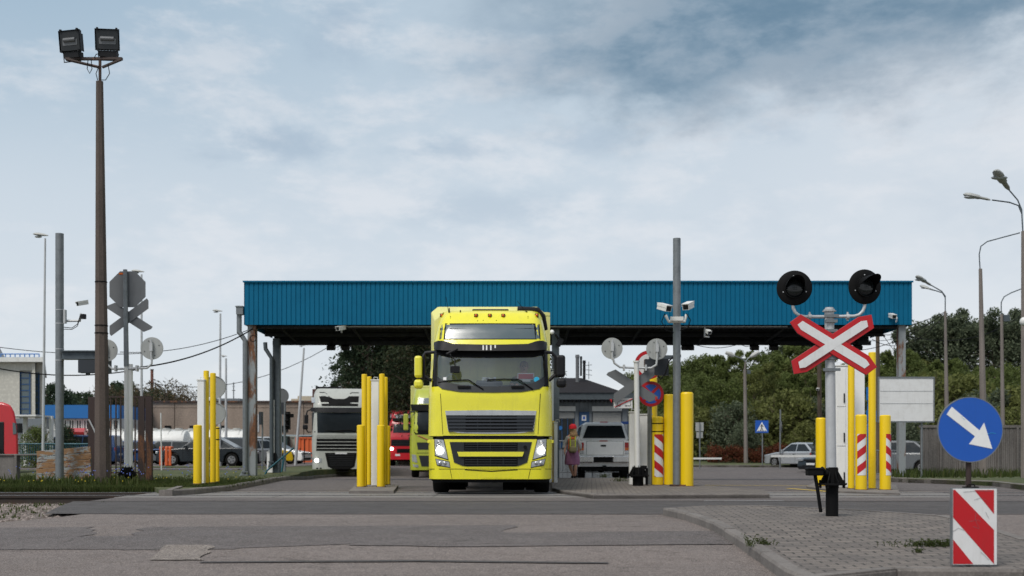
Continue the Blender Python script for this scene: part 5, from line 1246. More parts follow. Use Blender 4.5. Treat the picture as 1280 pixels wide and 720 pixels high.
# metal mesh railing behind the cabinets
t = thing('railing', (X(1130, 42), 42, .1), 'pale metal railing in front of the parked dark car at right', 'railing'); mb = MB()
for py in (563, 592): mb.tube([W(1046, py, 42), W(1128, py, 42)], .022, 6)
x = 1046
while x < 1128: mb.tube([W(x, 563, 42), W(x, 592, 42)], .011, 5); x += 3
mb.build('bars', D['pale_metal'], t)
# blank white board
Yz = 34.; wbd = thing('blank_board', (X(1132, Yz), Yz, .1), 'blank white rectangular sign board in front of the right canopy column', 'sign board')
mb = MB(); mb.box(X(1099, Yz), X(1167, Yz), Yz, Yz+.05, Z(527, Yz), Z(472, Yz))
mb.build('panel', D['white_sign'], wbd)
mb = MB()
for py in (488.5, 504): mb.box(X(1100, Yz), X(1166, Yz), Yz-.008, Yz-.001, Z(py+.5, Yz), Z(py, Yz))
mb.build('panel_seam', D['pale_metal'], wbd)
mb = MB(); a, b, c_, d = X(1097.5, Yz), X(1168, Yz), Z(528, Yz), Z(471, Yz)
mb.box(a, b, Yz-.02, Yz+.06, d-.04, d); mb.box(a, b, Yz-.02, Yz+.06, c_, c_+.04); mb.box(a, a+.035, Yz-.018, Yz+.058, c_+.04, d-.04); mb.box(b-.035, b, Yz-.018, Yz+.058, c_+.04, d-.04); mb.build('frame', D['galv'], wbd)
mb = MB(); mb.cyl((X(1153.5, Yz), Yz+.09, 0), (X(1153.5, Yz), Yz+.09, Z(474, Yz)), .03, .03, 8); mb.cyl((X(1112, Yz), Yz+.09, 0), (X(1112, Yz), Yz+.09, Z(474, Yz)), .03, .03, 8); mb.build('post', D['galv'], wbd)
# wires pole near the canopy right
wp = thing('timber_pole', (X(1097, 47), 47, 0), 'dark timber pole with wire fittings behind the right end of the canopy', 'pole')
mb = MB(); mb.cyl((X(1098, 47), 47, 0), W(1097, 412, 47), .1, .08, 8); mb.build('pole', D['bark'], wp); mb = MB(); mb.box(X(1093, 47), X(1103, 47), 46.9, 47.1, Z(418, 47), Z(414, 47)); mb.tube([W(1100, 415, 46.9), W(1106, 421, 46.9)], .04, 6); mb.build('fitting', D['black'], wp)
mb = MB(); mb.cyl((X(1025, 44), 44, 0), W(1024, 440, 44), .09, .08, 8); tp2 = thing('timber_pole', (X(1024, 44), 44, 0), 'brown pole behind the plain right bollard beside a rusty canopy column', 'pole'); mb.build('pole', D['bark'], tp2); cctv(W(1022, 487, 43.8), R(-20), R(10), .09, tp2)
# concrete lamp columns
def conc_lamp(px, top, Y, wt, wb_, arms, heads, label, box=None, lean=2):
    t = thing('concrete_lamp_post', (X(px+lean, Y), Y, .1), label, 'street lamp'); mb = MB(); k = Y/F
    mb.cyl((X(px+lean, Y), Y, 0), W(px, top, Y), wb_*k/2, wt*k/2, 8); mb.build('pole', D['conc_pale'], t)
    mb = MB()
    for a in arms: mb.tube([W(p[0], p[1], Y+(p[2] if len(p) > 2 else 0)) for p in a], max(.02, .7*k), 7)
    mb.build('arm', D['galv_dark'], t, smooth=True)
    for (a, b, c_, d, hw, dy) in heads:
        p, q = W(a, b, Y), W(c_, d, Y+dy); mb = MB(); ax = (q-p); rings = []; up_ = Vector((0, 0, 1)); sd_ = ax.cross(up_).normalized(); u2 = sd_.cross(ax).normalized()
        for u, r_ in ((0, .25), (.12, .5), (.38, .55), (.42, .8), (.75, 1.), (.93, .75), (1, .2)):
            c = p+ax*u; rings.append([c+(sd_*math.cos(2*math.pi*j/10)*1.15+u2*math.sin(2*math.pi*j/10)*(.9 if j < 5 else .6))*r_*hw*k for j in range(10)])
        mb.loft(rings); h = mb.build('lamp_head', D['disc_grey'], t, smooth=True)
        c = p+ax*.7-u2*hw*k*.35; mb = MB(); mb.ell(c, abs(ax.x)*.25+hw*k*.4, hw*k*.8, hw*k*.5, 10, 6); mb.build('diffuser', D['lamp_glass'], h, smooth=True)
    if box: p = W(box[0], box[1], Y); mb = MB(); mb.box(p.x-3.5*k, p.x+3.5*k, Y-.15, Y+.1, p.z-4*k, p.z+4*k); mb.build('box', D['galv_dark'], t)
    return t
conc_lamp(1181.5, 389, 46, 3, 7, [[(1181.5, 390), (1181.5, 370), (1177, 364), (1163, 356)], [(1181.5, 372), (1178, 366), (1165, 362)]], [(1164, 357, 1145, 345, 3.4, -.4), (1167, 363, 1150, 357, 2.6, .5)], 'concrete lamp post with two grey heads, left of the tallest right posts', lean=3)
conc_lamp(1225.5, 336, 38, 4.5, 10.5, [[(1225, 337), (1224, 318), (1226, 308), (1234, 302), (1256, 296), (1275, 291)]], [], 'leaning concrete lamp post behind the blue arrow sign with one long curved arm', lean=5)
conc_lamp(1252, 393, 55, 3.5, 6, [[(1251.5, 394), (1251.5, 378), (1255, 371), (1264, 366), (1277, 361)]], [], 'shorter concrete lamp post with a small box, second from the right edge', box=(1257, 398), lean=2)
conc_lamp(1279.5, 289, 33, 6, 9, [[(1278.5, 290), (1277, 262), (1272, 250), (1260, 236)], [(1277.5, 268), (1273, 257), (1262, 253), (1240, 250)]], [(1261, 237, 1244, 213, 5.4, -.9), (1238, 250, 1204, 243, 4.2, .2)], 'tall concrete lamp post at the right edge with two heads near its top', lean=1)
c = W(1280, 402, 32.5); mb = MB(); mb.ell(c, .12, .12, .13, 14, 8); tag(mb.build('dome_camera', D['white_paint'], smooth=True), 'white dome camera on the post at the right edge', 'camera')
# background double lamp
t = thing('double_lamp_post', (X(932, 74), 74, .1), 'thin double armed lamp post in front of the green wood', 'street lamp'); mb = MB(); mb.cyl((X(932.5, 74), 74, 0), W(931, 462, 74), .14, .1, 8); mb.cyl(W(931, 462, 74), W(932, 452, 74), .06, .06, 8); mb.build('pole', D['conc_pale'], t)
mb = MB(); mb.tube([W(932, 453, 74), W(929, 449, 74), W(917, 444.5, 74)], .045, 6); mb.tube([W(932, 453, 74), W(935, 448, 74), W(941, 444.5, 74)], .045, 6); mb.build('arm', D['galv'], t)
for (a, b, c_, d) in ((918, 445, 907, 440.5), (938, 446, 949, 440)):
    mb = MB(); p, q = W(a, b, 74), W(c_, d, 74); mb.tube([p, lerp(p, q, .4), q], [.08, .17, .1], 8); mb.build('lamp_head', D['lamp_grey'], t, smooth=True)
mb = MB(); p = W(936, 465, 74); mb.box(p.x-.1, p.x+.1, 73.9, 74.1, p.z-.12, p.z+.12); mb.build('box', D['galv_dark'], t)
# pedestrian crossing sign
Y = 66.; t = thing('pedestrian_crossing_sign', (X(953, Y), Y, .1), 'square blue pedestrian crossing sign with white triangle by the red hedge', 'road sign')
a, b = W(944.2, 525.5, Y), W(960.5, 541, Y); mb = MB(); mb.box(a.x, b.x, Y, Y+.03, b.z, a.z); pl = mb.build('plate', D['blue_sign'], t)
cx = (a.x+b.x)/2; z0, z1 = b.z+.09, a.z-.09; hw = (b.x-a.x)*.40; mb = MB(); mb.prism([(cx-hw, z0), (cx+hw, z0), (cx, z1)], Y-.006, Y-.001); mb.build('white_triangle', D['white_clean'], pl)
mb = MB(); mb.ell((cx+.0, Y-.01, z1-.17), .035, .004, .035, 8, 6)
for pts in (((0, .42), (-.01, .24)), ((-.01, .24), (.06, .07)), ((-.01, .24), (-.08, .07)), ((0, .38), (.08, .27)), ((0, .38), (-.09, .28))): mb.tube([(cx+p, Y-.01, z0-.02+q) for p, q in pts], .018, 4)
for k in range(-2, 3): mb.box(cx+k*.1-.03, cx+k*.1+.03, Y-.011, Y-.007, z0+.012, z0+.045)
mb.build('walking_figure', D['black'], pl); mb = MB(); mb.cyl((X(953.2, Y), Y+.05, 0), (X(953.2, Y), Y+.05, b.z+.2), .035, .035, 8); mb.build('pole', D['galv'], t)
Y = 60.; t = thing('road_sign_edge_on', (X(975.5, Y), Y, .1), 'round road sign seen edge on, on a thin pole left of the silver car', 'road sign')
mb = MB(); mb.cyl((X(975, Y), Y, 0), W(975.5, 512, Y), .04, .04, 8); mb.build('pole', D['galv'], t)
mb = MB(); p = W(976, 534, Y); m = Matrix.Translation(p) @ Matrix.Rotation(R(72), 4, 'Z'); mb.disc((0, 0), .3, -.05, -.03, 24); mb.xf(m); mb.build('plate', D['sign_grey'], t)
Y = 60.; t = thing('square_sign_back', (X(874.5, Y), Y, .1), 'grey square sign back on a pole in front of the dark parked car', 'road sign')
mb = MB(); mb.box(X(869.5, Y), X(879.5, Y), Y, Y+.03, Z(539, Y), Z(528, Y)); mb.box(X(870.5, Y), X(878.5, Y), Y, Y+.03, Z(547.5, Y), Z(540, Y)); mb.build('plate', D['disc_grey'], t); mb = MB(); mb.cyl((X(874.5, Y), Y-.05, 0), (X(874.5, Y), Y-.05, Z(528, Y)), .035, .035, 8); mb.build('pole', D['galv'], t)
for (a, b, Y, lab) in ((860, 902, 58, 'left lowered white barrier arm behind the widest bollard'), (964, 1046, 52, 'right lowered white barrier arm across the silver car')):
    t = thing('lane_barrier', (X(b, Y), Y, 0), lab, 'barrier'); mb = MB(); mb.box(X(a, Y), X(b, Y), Y, Y+.06, Z(574.2 if a < 900 else 571.5, Y), Z(572 if a < 900 else 568.8, Y)); mb.build('boom', D['white_paint'], t)
    px = 862 if a < 900 else 1044; mb = MB(); mb.box(X(px-3, Y), X(px+3, Y), Y-.1+.18, Y+.4, -.2, Z(566, Y)); mb.build('stand', D['white_paint'], t, bevel=.01)
mb = MB(); mb.box(X(1083, 36), X(1086, 36), 36, 36.03, Z(500, 36), Z(484, 36)); mb.box(X(1084, 36), X(1097, 36), 36.1, 36.13, Z(527, 36), Z(513, 36)); mb.cyl((X(1085.5, 36), 36.15, 0), W(1085.5, 484, 36.15), .03, .03, 8)
t = thing('blue_sign', (X(1085, 36), 36, 0), 'small blue sign peeking out between white cabinet and tall yellow tube', 'road sign'); mb.build('plate', D['blue_build'], t)

# ================================================================= WIRES
def wire(pts, Ya, Yb_, sag, r_, label, n=16):
    mb = MB(); a = W(pts[0][0], pts[0][1], Ya); b = W(pts[1][0], pts[1][1], Yb_); mb.tube([lerp(a, b, i/n)-Vector((0, 0, sag*4*(i/n)*(1-i/n))) for i in range(n+1)], r_, 5)
    tag(mb.build('overhead_cable', D['black']), label, 'cable')
wire([(-40, 452), (172, 462)], 30, 31, .25, .016, 'lower overhead cable from the left edge to the crossing signal')
wire([(150, 461), (316, 411)], 31, 37, .28, .022, 'thicker overhead cable sagging from the signal up to the canopy corner')
wire([(-40, 428), (190, 441)], 42, 42, .2, .013, 'upper overhead cable from the left edge')
wire([(150, 440), (312, 412)], 42, 38, .25, .013, 'upper thin cable rising towards the canopy corner')
wire([(185, 478), (420, 428)], 70, 70, 1.2, .02, 'faint far cable over the brown building')
for i, (a, b, sg) in enumerate((((1100, 412), (1181, 390), .15), ((1100, 418), (1181, 391), .3), ((1090, 424), (1181, 392), .7), ((1040, 438), (1181, 391), .5))):
    wire([a, b], 47, 46, sg, .014, ['top', 'second', 'third', 'lowest'][i]+' of the thin wires running to the lamp post right of the canopy')
wire([(1100, 408), (1290, 384)], 47, 60, 1.1, .02, 'long thin wire sagging across the sky from canopy to right edge')
wire([(1103, 418), (1140, 470)], 47, 47, 0, .012, 'slanting stay wire beside the right canopy column'); wire([(1060, 420), (1135, 418)], 60, 60, .3, .014, 'level thin wire passing behind the right canopy corner')

# ================================================================= ST ANDREW'S CROSS SIGNAL
Yx = 14.4; zx = gz(Yx)+.10; k = Yx/F; cx = X(1038.5, Yx)
cs = thing('crossing_signal', (cx, Yx, zx), 'red and white cross board with twin black signal discs on the near paved island', 'crossing signal')
mb = MB(); mb.cyl((X(1040, Yx), Yx, zx), W(1036.5, 388, Yx), .064, .058, 20); mb.cyl(W(1036.5, 389.5, Yx), W(1036.5, 388.5, Yx), .085, .085, 20); mb.cyl(W(1036.5, 388.5, Yx), W(1036.5, 384.5, Yx), .058, .050, 20); mb.cyl(W(1036.5, 388, Yx), W(1036.5, 386.6, Yx), .068, .068, 20); mb.build('pole', D['pale_metal'], cs, smooth=True)
for nm, ang, c0, ln, y0 in (('cross_board', -31.5, (1041.5, 431), 121, Yx-.115), ('cross_board', 33, (1041, 430.5), 121, Yx-.098)):
    # pointed ended boards
    c = W(c0[0], c0[1], Yx-.1); a = R(ang); Lh, wh = ln/2*k, 11.2*k
    def bpoly(Lh, wh, tip): return [(c.x+u*math.cos(a)-v*math.sin(a), c.z+u*math.sin(a)+v*math.cos(a)) for u, v in ((-Lh, -wh*.42), (-Lh+tip*.42, wh*.97), (Lh-tip, wh), (Lh, wh*.42), (Lh-tip*.42, -wh*.97), (-Lh+tip, -wh))]
    mb = MB(); mb.prism(bpoly(Lh, wh, wh*1.35), y0, y0+.014); o = mb.build(nm, D['red_sign'], cs, bevel=.003)
    mb = MB(); mb.prism(bpoly(Lh-9.5*k, wh*.47, wh*.6), y0-.0045 if ang < 0 else Yx-.1210, y0-.0005 if ang < 0 else Yx-.1165); mb.build('white_stripe', D['white_sign'], o)
    mb = MB(); mb.prism(bpoly(Lh+.003, wh+.003, wh*1.35), y0+.0145, y0+.018); mb.build('backing', D['galv_dark'], o)
mb = MB()
for py, w_ in ((395.5, 15), (402, 12), (414, 12), (448, 14), (462.5, 18)): p = W(1037.5, py, Yx); mb.box(p.x-w_*k/2*1.2, p.x+w_*k/2*1.2, Yx-.085, Yx-.066, p.z-.018, p.z+.018); mb.cyl((p.x, Yx, p.z-.02), (p.x, Yx, p.z+.02), .07, .07, 16)
mb.build('clamp', D['galv'], cs)
mb = MB(); mb.tube([W(991, 381, Yx), W(991.5, 385, Yx), W(994, 390.5, Yx), W(999, 394.5, Yx), W(1006, 396, Yx), W(1037, 396, Yx), W(1068, 395.3, Yx), W(1074, 393.5, Yx), W(1078.5, 389, Yx), W(1080.5, 384, Yx), W(1081, 380, Yx)], .021, 12)
for px in (1012, 1059.5): p = W(px, 396, Yx); mb.cyl(p-Vector((.018, 0, 0)), p+Vector((.018, 0, 0)), .036, .036, 12); mb.tube([p, p+Vector((0, 0, .06))], .012, 6); mb.tube([p, p-Vector((0, 0, .05))], .012, 6)
mb.build('signal_arm', D['pale_metal'], cs, smooth=True)
def sighead(px, py, yaw):
    c = W(px, py, Yx-.02); r_ = 21.8*k; m = Matrix.Translation(c) @ Matrix.Rotation(R(yaw), 4, 'Z'); mb = MB()
    ring = lambda q, y: [(q*math.cos(2*math.pi*j/40), y, q*math.sin(2*math.pi*j/40)) for j in range(40)]
    mb.loft([ring(r_, .01), ring(r_, -.004), ring(r_*.96, -.012), ring(r_*.60, -.02), ring(r_*.60, -.05), ring(r_*.55, -.05), ring(r_*.55, -.0)], caps=True); mb.cyl((0, .02, 0), (0, .16, 0), r_*.7, r_*.55, 24); mb.xf(m); o = mb.build('signal_head', D['black'], cs, smooth=True)
    mb = MB(); mb.ell((0, -.02, 0), r_*.53, .025, r_*.53, 24, 8)
    mb.xf(m); o2 = mb.build('lens', D['glass_dark'], o, smooth=True)
    mb = MB()
    for i in range(-5, 6):
        for j in range(-5, 6):
            x, z = i*r_*.095, j*r_*.095
            if x*x+z*z < (r_*.48)**2: mb.ell((x, -.045*(1-(x*x+z*z)/(r_*.53)**2)-.0, z), r_*.035, .004, r_*.035, 6, 4)
    mb.xf(m); mb.build('lens_ribs', D['dark_plastic'], o2)
    mb = MB(); n = 16; ra = []; rb = []    # hood
    for i in range(n+1):
        t_ = R(lerp(-12, 192, i/n)); L_ = .05+.24*max(0, math.sin(t_))**.8; ra.append((r_*.57*math.cos(t_), -.03, r_*.57*math.sin(t_))); rb.append((r_*.52*math.cos(t_), -.03-L_, r_*.50*math.sin(t_)+.008))
    mb.loft([ra, rb], closed=False, caps=False); mb.loft([[(x*.975, y, z*.975) for x, y, z in ra], [(x*.965, y-.0, z*.965) for x, y, z in rb]], closed=False, caps=False); mb.xf(m); mb.build('hood', D['black'], o, smooth=True)
    mb = MB()
    for t_ in (R(95), R(200), R(-20)): mb.cyl((r_*.68*math.cos(t_), -.022, r_*.68*math.sin(t_)), (r_*.68*math.cos(t_), -.012, r_*.68*math.sin(t_)), .008, .008, 8)
    mb.xf(m); mb.build('screw', D['pale_metal'], o)
sighead(993, 360, -7); sighead(1081, 358.5, 11)
mb = MB(); cx = X(1040, Yx); mb.cyl((cx, Yx, zx-.02), (cx, Yx, Z(585, Yx)), .078, .078, 20); zf = Z(605, Yx); mb.cyl((cx, Yx, zf-.012), (cx, Yx, zf+.012), .19, .19, 8)
for q in range(8):
    a = q*math.pi/4+.2; d = Vector((math.cos(a), math.sin(a), 0)); p = Vector((cx, Yx, zf)); mb.cyl(p+d*.155-Vector((0, 0, .05)), p+d*.155+Vector((0, 0, .05)), .013, .013, 6); n_ = Vector((-d.y, d.x, 0))*.006; qq = [p+d*.08, p+d*.17, p+d*.08+Vector((0, 0, .16))]
    mb.add([v+n_ for v in qq]+[v-n_ for v in qq], [(0, 1, 2), (5, 4, 3), (0, 3, 4, 1), (1, 4, 5, 2), (2, 5, 3, 0)])
mb.cyl((cx, Yx, Z(585, Yx)), (cx, Yx, Z(584, Yx)), .07, .07, 16); mb.build('base', D['black'], cs)
tb = thing('bell_box', (X(1023, Yx), Yx, zx), 'black bell box on a bent black stake at the foot of the cross signal', 'signal box')
mb = MB(); mb.obox(W(1018, 589.5, Yx-.05), (.19, .16, .10)); p = W(1018, 586, Yx-.05); mb.obox(p, (.21, .18, .025)); mb.tube([W(1022, 589, Yx-.05), W(1035, 592, Yx-.05)], .04, 8); mb.tube([W(1028, 589, Yx-.05), W(1031, 587, Yx-.05)], .055, 8); mb.build('box', D['black'], tb, bevel=.012)
mb = MB(); mb.tube([W(1018.5, 592, Yx-.05), W(1022, 612, Yx-.05), W(1026, 640, Yx-.02)], .023, 8); mb.build('stake', D['black'], tb)
# ================================================================= KEEP RIGHT SIGN
Yn = 9.5; k = Yn/F; zn = gz(Yn)+.10; cx = X(1213, Yn)
kr_ = thing('keep_right_sign', (cx, Yn, zn), 'round blue sign with a white arrow pointing down to the right, on a striped panel', 'road sign')
c = W(1212.7, 537, Yn); r_ = 41*k
mb = MB(); mb.disc((c.x, c.z), r_, Yn-.004, Yn+.012, 64, r_*.975); mb.disc((c.x, c.z), r_*.976, Yn, Yn+.012, 64); mb.build('plate', D['galv'], kr_)
mb = MB(); mb.disc((c.x, c.z), r_*.974, Yn-.003, Yn-.0006, 64); fc = mb.build('blue_face', D['blue_sign'], kr_)
ar = [(1187, 509), (1218, 533), (1225, 524), (1238.5, 561.5), (1205, 556), (1212, 547), (1181.5, 518.5)]
ar = [(1189.5, 508.5), (1224, 538), (1229.8, 528.5), (1240, 561), (1211, 555), (1218.5, 545.5), (1183, 518)]
mb = MB(); mb.prism([(W(a, b, Yn).x, W(a, b, Yn).z) for a, b in ar], Yn-.006, Yn-.0035); mb.build('white_arrow', D['white_clean'], fc)
mb = MB(); mb.tube([W(1233, 543, Yn-.005), W(1240, 541, Yn-.005), W(1245, 542, Yn-.005)], .0015, 4); mb.tube([W(1201, 520, Yn-.008), W(1206, 525, Yn-.008)], .001, 4); mb.build('scratch', D['light_blue'], fc)
mb = MB(); mb.cyl((cx, Yn+.04, zn-.02), (cx, Yn+.04, Z(500, Yn)), .022, .022, 12); mb.box(cx-.05, cx+.05, Yn+.013, Yn+.06, Z(578, Yn), Z(575, Yn)); mb.build('pole', D['rust_brown'], kr_, smooth=False)
p = [W(a, b, Yn-.02) for a, b in ((1189, 706.5), (1245.5, 706.5), (1243.5, 610), (1188.5, 610))]
tl = Vector((.0, 0, 0)); mb = MB(); x0_, x1_, z0_, z1_ = p[0].x, p[1].x, p[0].z, p[2].z
mb.box(x0_, x1_, Yn-.035, Yn-.012, z0_, z1_); mb.box(x0_-.006, x0_+.004, Yn-.045, Yn-.005, z0_, z1_); pn = mb.build('striped_panel', D['galv'], kr_, bevel=.002)
mb = MB(); mb.box(x0_+.006, x1_-.004, Yn-.038, Yn-.0355, z0_+.006, z1_-.006); mb.build('white_sheet', D['white_sign'], pn)
mb = MB(); A = (x0_+.009, z0_+.010); B = (x1_-.008, z1_-.010); w_, h_ = B[0]-A[0], B[1]-A[1]
def pt(px, py): q = W(px, py, Yn-.04); return (min(max(q.x, A[0]), B[0]), min(max(q.z, A[1]), B[1]))
for poly in (((1190, 612.5), (1190, 647), (1242.5, 705), (1242.5, 662.5), (1194, 612.5)), ((1218, 612.5), (1242.5, 642.5), (1242.5, 612.5)), ((1190, 674.5), (1190, 705), (1216.5, 705))): mb.prism([pt(*q) for q in poly], Yn-.0405, Yn-.0385)
mb.build('red_stripe', D['red_sign'], pn)
mb = MB()
for pts in (((1190, 665), (1198, 660), (1205, 663)), ((1212, 652), (1222, 650), (1226, 652)), ((1216, 658), (1224, 661)), ((1220, 640), (1219, 650), (1224, 660)), ((1232, 640), (1236, 648)), ((1226, 690), (1236, 700)), ((1218, 625), (1226, 622), (1232, 625)), ((1204, 615), (1222, 613.6), (1240, 614))): mb.tube([W(a, b, Yn-.0412) for a, b in pts], .0011, 4)
mb.build('crack', D['sign_grey'], pn)
mb = MB(); mb.tube([W(1209, 610, Yn-.02), W(1210, 606, Yn-.02), W(1218, 606, Yn-.02), W(1219, 610, Yn-.02)], .006, 6); mb.box(cx-.06, cx+.06, Yn-.03, Yn+.02, z1_+.001, z1_+.012); mb.build('hook', D['black'], pn)
for z in (z0_+.1, z1_-.1): mb = MB(); mb.box(cx-.05, cx+.05, Yn-.0115, Yn+.06, z, z+.03); mb.build('bracket', D['galv_dark'], kr_)
# ================================================================= VEHICLES
def wheel(parent, x, y, z, r_, w, side, ax='x', rim='rim'):
    """axle along x (vehicle faces -y)"""
    mb = MB(); n = 28
    pr = [(-w/2, r_*.62), (-w/2, r_*.93), (-w*.36, r_), (w*.36, r_), (w/2, r_*.93), (w/2, r_*.62)]
    rings = [[(x+a, y+b*math.cos(2*math.pi*j/n), z+b*math.sin(2*math.pi*j/n)) for j in range(n)] for a, b in pr]
    mb.loft(rings, caps=True); t_ = mb.build('wheel', D['rubber'], parent, smooth=True)
    s = side; xo = x+s*w/2; mb = MB()
    pr = [(.004, r_*.62), (.004, r_*.58), (-.03, r_*.52), (-.05, r_*.2), (-.0, r_*.17), (-.0, .004)]
    rings = [[(xo+s*a, y+b*math.cos(2*math.pi*j/n), z+b*math.sin(2*math.pi*j/n)) for j in range(n)] for a, b in pr]
    mb.loft(rings, caps=False); mb.build('rim', D[rim], t_, smooth=True)
    return t_
# ---- cab over tractor unit, facing the camera (-y). All px data refer to the vehicle's own front plane
class Cab:
    """px frame: cx, gy ground row, s px per metre at front plane Yf"""
    def __init__(s, name, label, Yf, cx, paint_, zg=0., side_fn=None):
        s.Yf = Yf; s.cx = cx; s.t = thing(name, (X(cx, Yf), Yf, zg), label, 'lorry'); s.p = paint_; s.zg = zg; s.xc = X(cx, Yf)
        s.wl = [(0, 1.24), (1.0, 1.25), (2.1, 1.25), (3.0, 1.19), (3.75, 1.09), (3.95, 1.0)]
        s.rk = [(0, .02), (.6, -.0), (1.1, 0), (2.05, .03), (2.9, .30), (3.4, .52), (3.72, .78), (3.9, 1.15)]
    def itp(s, T, z):
        for (a, va), (b, vb) in zip(T, T[1:]):
            if z <= b: return lerp(va, vb, max(0, (z-a)/(b-a)))
        return T[-1][1]
    def w(s, z): return s.itp(s.wl, z-s.zg)
    def fy(s, x, z):
        t_ = min(1., abs(x-s.xc)/s.w(z)); return s.Yf+s.itp(s.rk, z-s.zg)+.07*t_*t_+.26*max(0, (t_-.8)/.2)**2.2
    def pos(s, px, py, off=0.):
        Y = s.Yf
        for _ in range(8): x, z = X(px, Y), Z(py, Y); Y = s.fy(x, z)
        return Vector((X(px, Y+off), Y+off, Z(py, Y+off)))
    def patch(s, top, bot, n, m, off, mat, name, parent=None, thick=.03, smooth=True, bevel=0.):
        """quad patch between polylines top and bot given in px, laid on the cab front"""
        def smp(P_, u):
            xs_ = [p[0] for p in P_]; x = lerp(xs_[0], xs_[-1], u)
            for a, b in zip(P_, P_[1:]):
                if x <= b[0]+1e-6: return (x, lerp(a[1], b[1], (x-a[0])/(b[0]-a[0]+1e-9)))
            return P_[-1]
        fr = []; 
        for i in range(n+1):
            a, b = smp(top, i/n), smp(bot, i/n); fr.append([s.pos(lerp(a[0], b[0], j/m), lerp(a[1], b[1], j/m), off) for j in range(m+1)])
        mb = MB(); N_ = (n+1)*(m+1); vs = [p for c in fr for p in c]; bk = [p+Vector((0, thick, 0)) for p in vs]; fs = []
        ix = lambda i, j: i*(m+1)+j
        for i in range(n):
            for j in range(m): fs.append((ix(i, j), ix(i+1, j), ix(i+1, j+1), ix(i, j+1)))
        ring = [ix(i, 0) for i in range(n+1)]+[ix(n, j) for j in range(1, m+1)]+[ix(i, m) for i in range(n-1, -1, -1)]+[ix(0, j) for j in range(m-1, 0, -1)]
        for a, b in zip(ring, ring[1:]+ring[:1]): fs.append((a, b, b+N_, a+N_))
        mb.add(vs+bk, fs); return mb.build(name, D[mat] if isinstance(mat, str) else mat, parent or s.t, smooth=smooth, bevel=bevel)
    def shell(s, z0, z1, hole=None, depth=2.2, name='cab_body', dz=.12, mat=None, tin=.0):
        """hole = (pxl, pxr, pyt, pyb) of the windscreen"""
        mb = MB(); ts = [-1+2*i/28 for i in range(29)]; zs_ = [z0]; 
        if hole: zt_, zb_ = s.pos(s.cx, hole[2]).z, s.pos(s.cx, hole[3]).z; tl = .955
        while zs_[-1] < z1-dz: zs_.append(zs_[-1]+dz)
        zs_.append(z1)
        if hole: zs_ = sorted([z for z in zs_ if abs(z-zt_) > .04 and abs(z-zb_) > .04]+[zt_, zb_]); ts = sorted([t for t in ts if abs(abs(t)-tl) > .02]+[-tl, tl])
        rows = []
        for z in zs_:
            w = s.w(z); r_ = [Vector((s.xc-w, s.Yf+depth, z)), Vector((s.xc-w, s.Yf+depth*.55, z))]+[Vector((s.xc+t*w, s.fy(s.xc+t*w, z), z)) for t in ts]+[Vector((s.xc+w, s.Yf+depth*.55, z)), Vector((s.xc+w, s.Yf+depth, z))]
            rows.append(r_)
        n = len(rows[0]); b = len(mb.v)
        for r_ in rows: mb.v += [tuple(p) for p in r_]
        for i in range(len(rows)-1):
            for j in range(n-1):
                if hole and zs_[i] >= zb_-1e-4 and zs_[i+1] <= zt_+1e-4 and (j in (1, n-3) or (2 <= j < n-3 and abs(ts[j-2]+ts[j-1]) < 2*tl)): continue
                mb.f.append([i*n+j, i*n+j+1, (i+1)*n+j+1, (i+1)*n+j]); mb.m.append(0)
        mb.f.append([(len(rows)-1)*n+j for j in range(n)]); mb.m.append(0)
        for i in range(len(rows)-1): mb.f.append([i*n, i*n+n-1, (i+1)*n+n-1, (i+1)*n]); mb.m.append(0)
        return mb.build(name, mat or s.p, s.t, smooth=True)

# ================= main yellow lorry
c1_ = Cab('lorry', 'bright yellow lorry with headlights on, foremost in the middle lane', 22.65, 612.5, D['truck_yellow'])
c1_.wl = [(0, 1.23), (1.15, 1.25), (2.1, 1.24), (2.9, 1.205), (3.45, 1.10), (3.7, 1.05), (3.9, .95)]
T = c1_.t; S = 62.8; Yf = c1_.Yf
zz = lambda py, Y=Yf: Z(py, Y)
c1_.shell(zz(545), 3.80, hole=(545, 683, 437, 483), depth=2.1)
# lower bumper block
c1_.shell(zz(599), zz(549), depth=.9, name='bumper', mat=D['truck_yellow'])
c1_.patch([(545, 544.5), (680, 544.5)], [(545, 549), (680, 549)], 14, 1, -.002, 'black', 'bumper_gap', thick=.2)
# panel seams
for a, b in ((550.5, 553.5), (675.5, 672.5)): c1_.patch([(a-.3, 492), (a+.3, 492)], [(b-.3, 543), (b+.3, 543)], 1, 4, -.003, 'black', 'panel_seam', thick=.01)
c1_.patch([(534, 586), (691, 586)], [(534, 586.6), (691, 586.6)], 20, 1, -.003, 'black', 'panel_seam', thick=.01)
for a, b in ((562.5, 565), (663, 660.5)): c1_.patch([(a-.3, 586.5), (a+.3, 586.5)], [(b-.3, 598), (b+.3, 598)], 1, 3, -.003, 'black', 'panel_seam', thick=.01)
c1_.patch([(581, 586.8), (614, 588.2), (647, 586.8)], [(581, 587.6), (614, 589.8), (647, 587.6)], 12, 1, -.006, 'black', 'air_slot', thick=.01)
c1_.patch([(603, 590), (640, 590)], [(603, 597.5), (640, 597.5)], 4, 1, -.004, 'truck_yellow', 'number_plate_recess', thick=.01)
c1_.patch([(538, 598.6), (688, 598.6)], [(542, 603), (684, 603)], 18, 1, .05, 'black', 'lip_spoiler', thick=.15)
